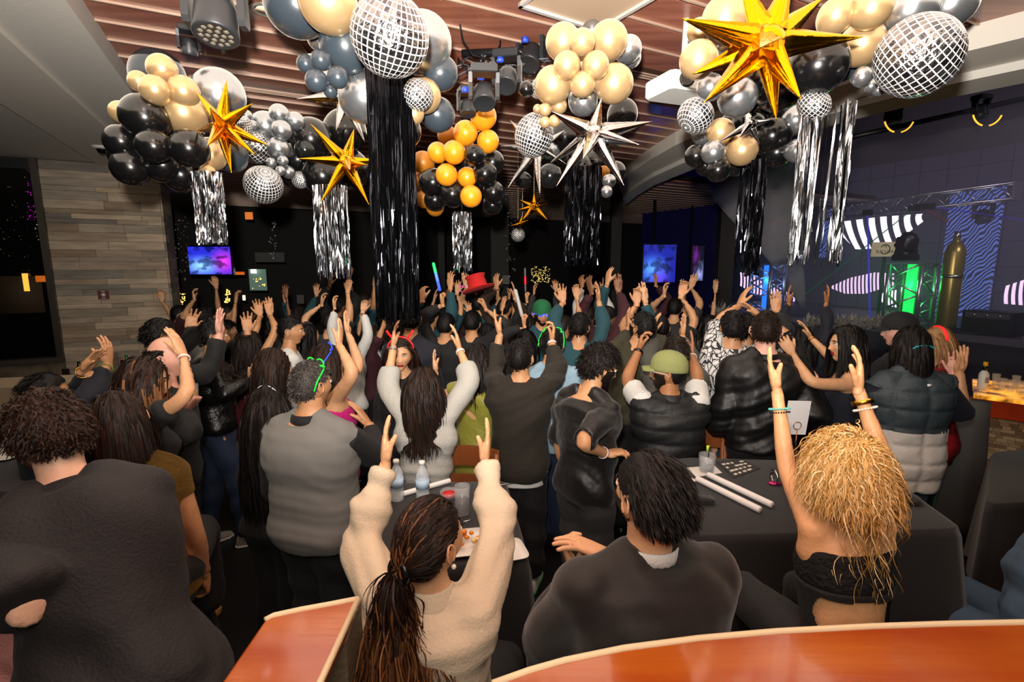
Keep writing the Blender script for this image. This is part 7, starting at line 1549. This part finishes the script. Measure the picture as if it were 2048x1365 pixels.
for lab, x, y, w_, h_, col, es, d in (('lit greenish glass door far behind the crowd', 516, 560, .30, .38, '60786c', .5, 9), ('white spot of light above the far door', 507, 543, .09, .07, 'f0fff0', 2.5, 8.9), ('small orange wall lamp high on the dark wall', 498, 432, .12, .12, 'd07030', .9, 8.5), ('small candle like lamp behind raised hands', 488, 596, .03, .08, 'ffe0a0', 2.5, 8), ('orange bar lamp glow left of the far door', 480, 547, .14, .05, 'c05818', 1.0, 8.5),
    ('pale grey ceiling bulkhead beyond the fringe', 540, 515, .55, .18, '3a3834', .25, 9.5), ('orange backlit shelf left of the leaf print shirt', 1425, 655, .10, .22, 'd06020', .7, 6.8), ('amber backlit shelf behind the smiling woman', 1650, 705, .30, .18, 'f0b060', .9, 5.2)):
    q = MB(); q.box(P(x, y, d), (w_, .03, h_)); tag(q.build('wall_lamp', mat('lampm_'+col, col, emit=col, es=es), smooth=False), lab, 'lamp')  # door, bulkhead and shelves glow by emission like the lamps among them
m_neon = mat('pink_neon', '300018', emit='ff30b0', es=2.4); rg = random.Random(4); q = MB()
for row in range(2):
    for i in range(6):
        c = P(922+i*6, 573+row*9, 8.4); s_ = .022; pts = [c+np.array([rg.uniform(-s_, s_), 0, rg.uniform(-s_, s_)*1.2]) for _ in range(4)]; q.tube(pts, .006, 5)
tag(q.build('neon_sign', m_neon), 'small pink neon sign in two rows behind the red hat', 'neon sign')
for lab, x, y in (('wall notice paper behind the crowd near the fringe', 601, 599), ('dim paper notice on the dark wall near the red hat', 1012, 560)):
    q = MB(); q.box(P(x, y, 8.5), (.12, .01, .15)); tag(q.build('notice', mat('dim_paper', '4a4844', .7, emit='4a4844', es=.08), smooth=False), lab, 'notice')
# dim partitions and posts give the dark room its depth
for i, (x, w_) in enumerate(((884, .12), (1000, .35), (1230, .2), (1450, .3))):
    p = P(x, 500, 9.8); q = MB(); q.box([p[0], p[1], 2.2], (w_, .2, 4.4)); tag(q.build('wall_post', m_dark, smooth=False), kind='structure')
# ---- smoke plume and haze
def volume(name, mb, dens, col, noise=None, lab=None, lo=.4):
    m = bpy.data.materials.new(name); m.use_nodes = True; nt = m.node_tree; nt.nodes.remove(nt.nodes['Principled BSDF']); v = nt.nodes.new('ShaderNodeVolumePrincipled'); v.inputs['Color'].default_value = (*col, 1); v.inputs['Density'].default_value = dens; v.inputs['Anisotropy'].default_value = .2
    nt.links.new(v.outputs[0], nt.nodes['Material Output'].inputs['Volume'])
    if noise:
        tc = nt.nodes.new('ShaderNodeTexCoord'); n = nt.nodes.new('ShaderNodeTexNoise'); n.inputs['Scale'].default_value = noise; n.inputs['Detail'].default_value = 3; nt.links.new(tc.outputs['Object'], n.inputs[0])
        r = nt.nodes.new('ShaderNodeMapRange'); r.inputs[1].default_value = lo; r.inputs[2].default_value = .7; r.inputs[4].default_value = dens; nt.links.new(n.outputs[0], r.inputs[0]); nt.links.new(r.outputs[0], v.inputs['Density'])
    o = mb.build(name, m); tag(o, lab, 'smoke', kind='stuff'); return o
q = MB(); pts = [P(1606, 612, 8.2), P(1594, 570, 8.2), P(1575, 520, 8.1), P(1555, 465, 8.0), P(1530, 410, 7.9), P(1500, 350, 7.8), P(1455, 310, 7.8)]
q.tube(pts, [.04, .12, .24, .38, .52, .62, .5], 20, roundcap=True); volume('smoke_plume', q, 9.0, (.9, .87, .88), 2.2, 'grey smoke plume rising to the left from the stage')

q = MB(); q.box(AB(10.7, 2.9, 2.75), (4.2, 9.5, 3.9), TA); o = volume('stage_haze', q, .085, (.82, .78, .9), lab='thin blue grey haze over the stage')
spot('stage_back_light', tuple(AB(8.0, 1.0, 4.7)), tuple(AB(11.5, 5.5, 1.8)), 330, (.72, .6, .7), 110, 1, .3)  # fill lamp added so the haze shows
spot('smoke_light', tuple(P(1300, 420, 5.5)), tuple(P(1560, 500, 8.1)), 420, (.95, .85, .88), 40, 1, .2)  # lamp added only to make the plume visible
spot('stage_ceiling_wash', tuple(AB(7.0, 3.0, 2.6)), tuple(AB(12.5, 3.5, 4.6)), 110, (.85, .7, .75), 110, 1, .3)  # added fill that brightens the dark upper stage surfaces

for x, y0, d, lab in ((1036, 456, 5.5, 'thin string holding the far small mirror ball'), (1068, 386, 4.6, 'thin string holding the small distant gold star'), (1045, 432, 4.8, 'thin string holding the tiny gold star'), (924, 427, 4.4, 'thin string holding the small silver fringe')):
    a = P(x, y0, d); q = MB(); q.tube([a, [a[0], a[1], ZC-.001]], .002, 5); tag(q.build('string', m_string), lab, 'string')
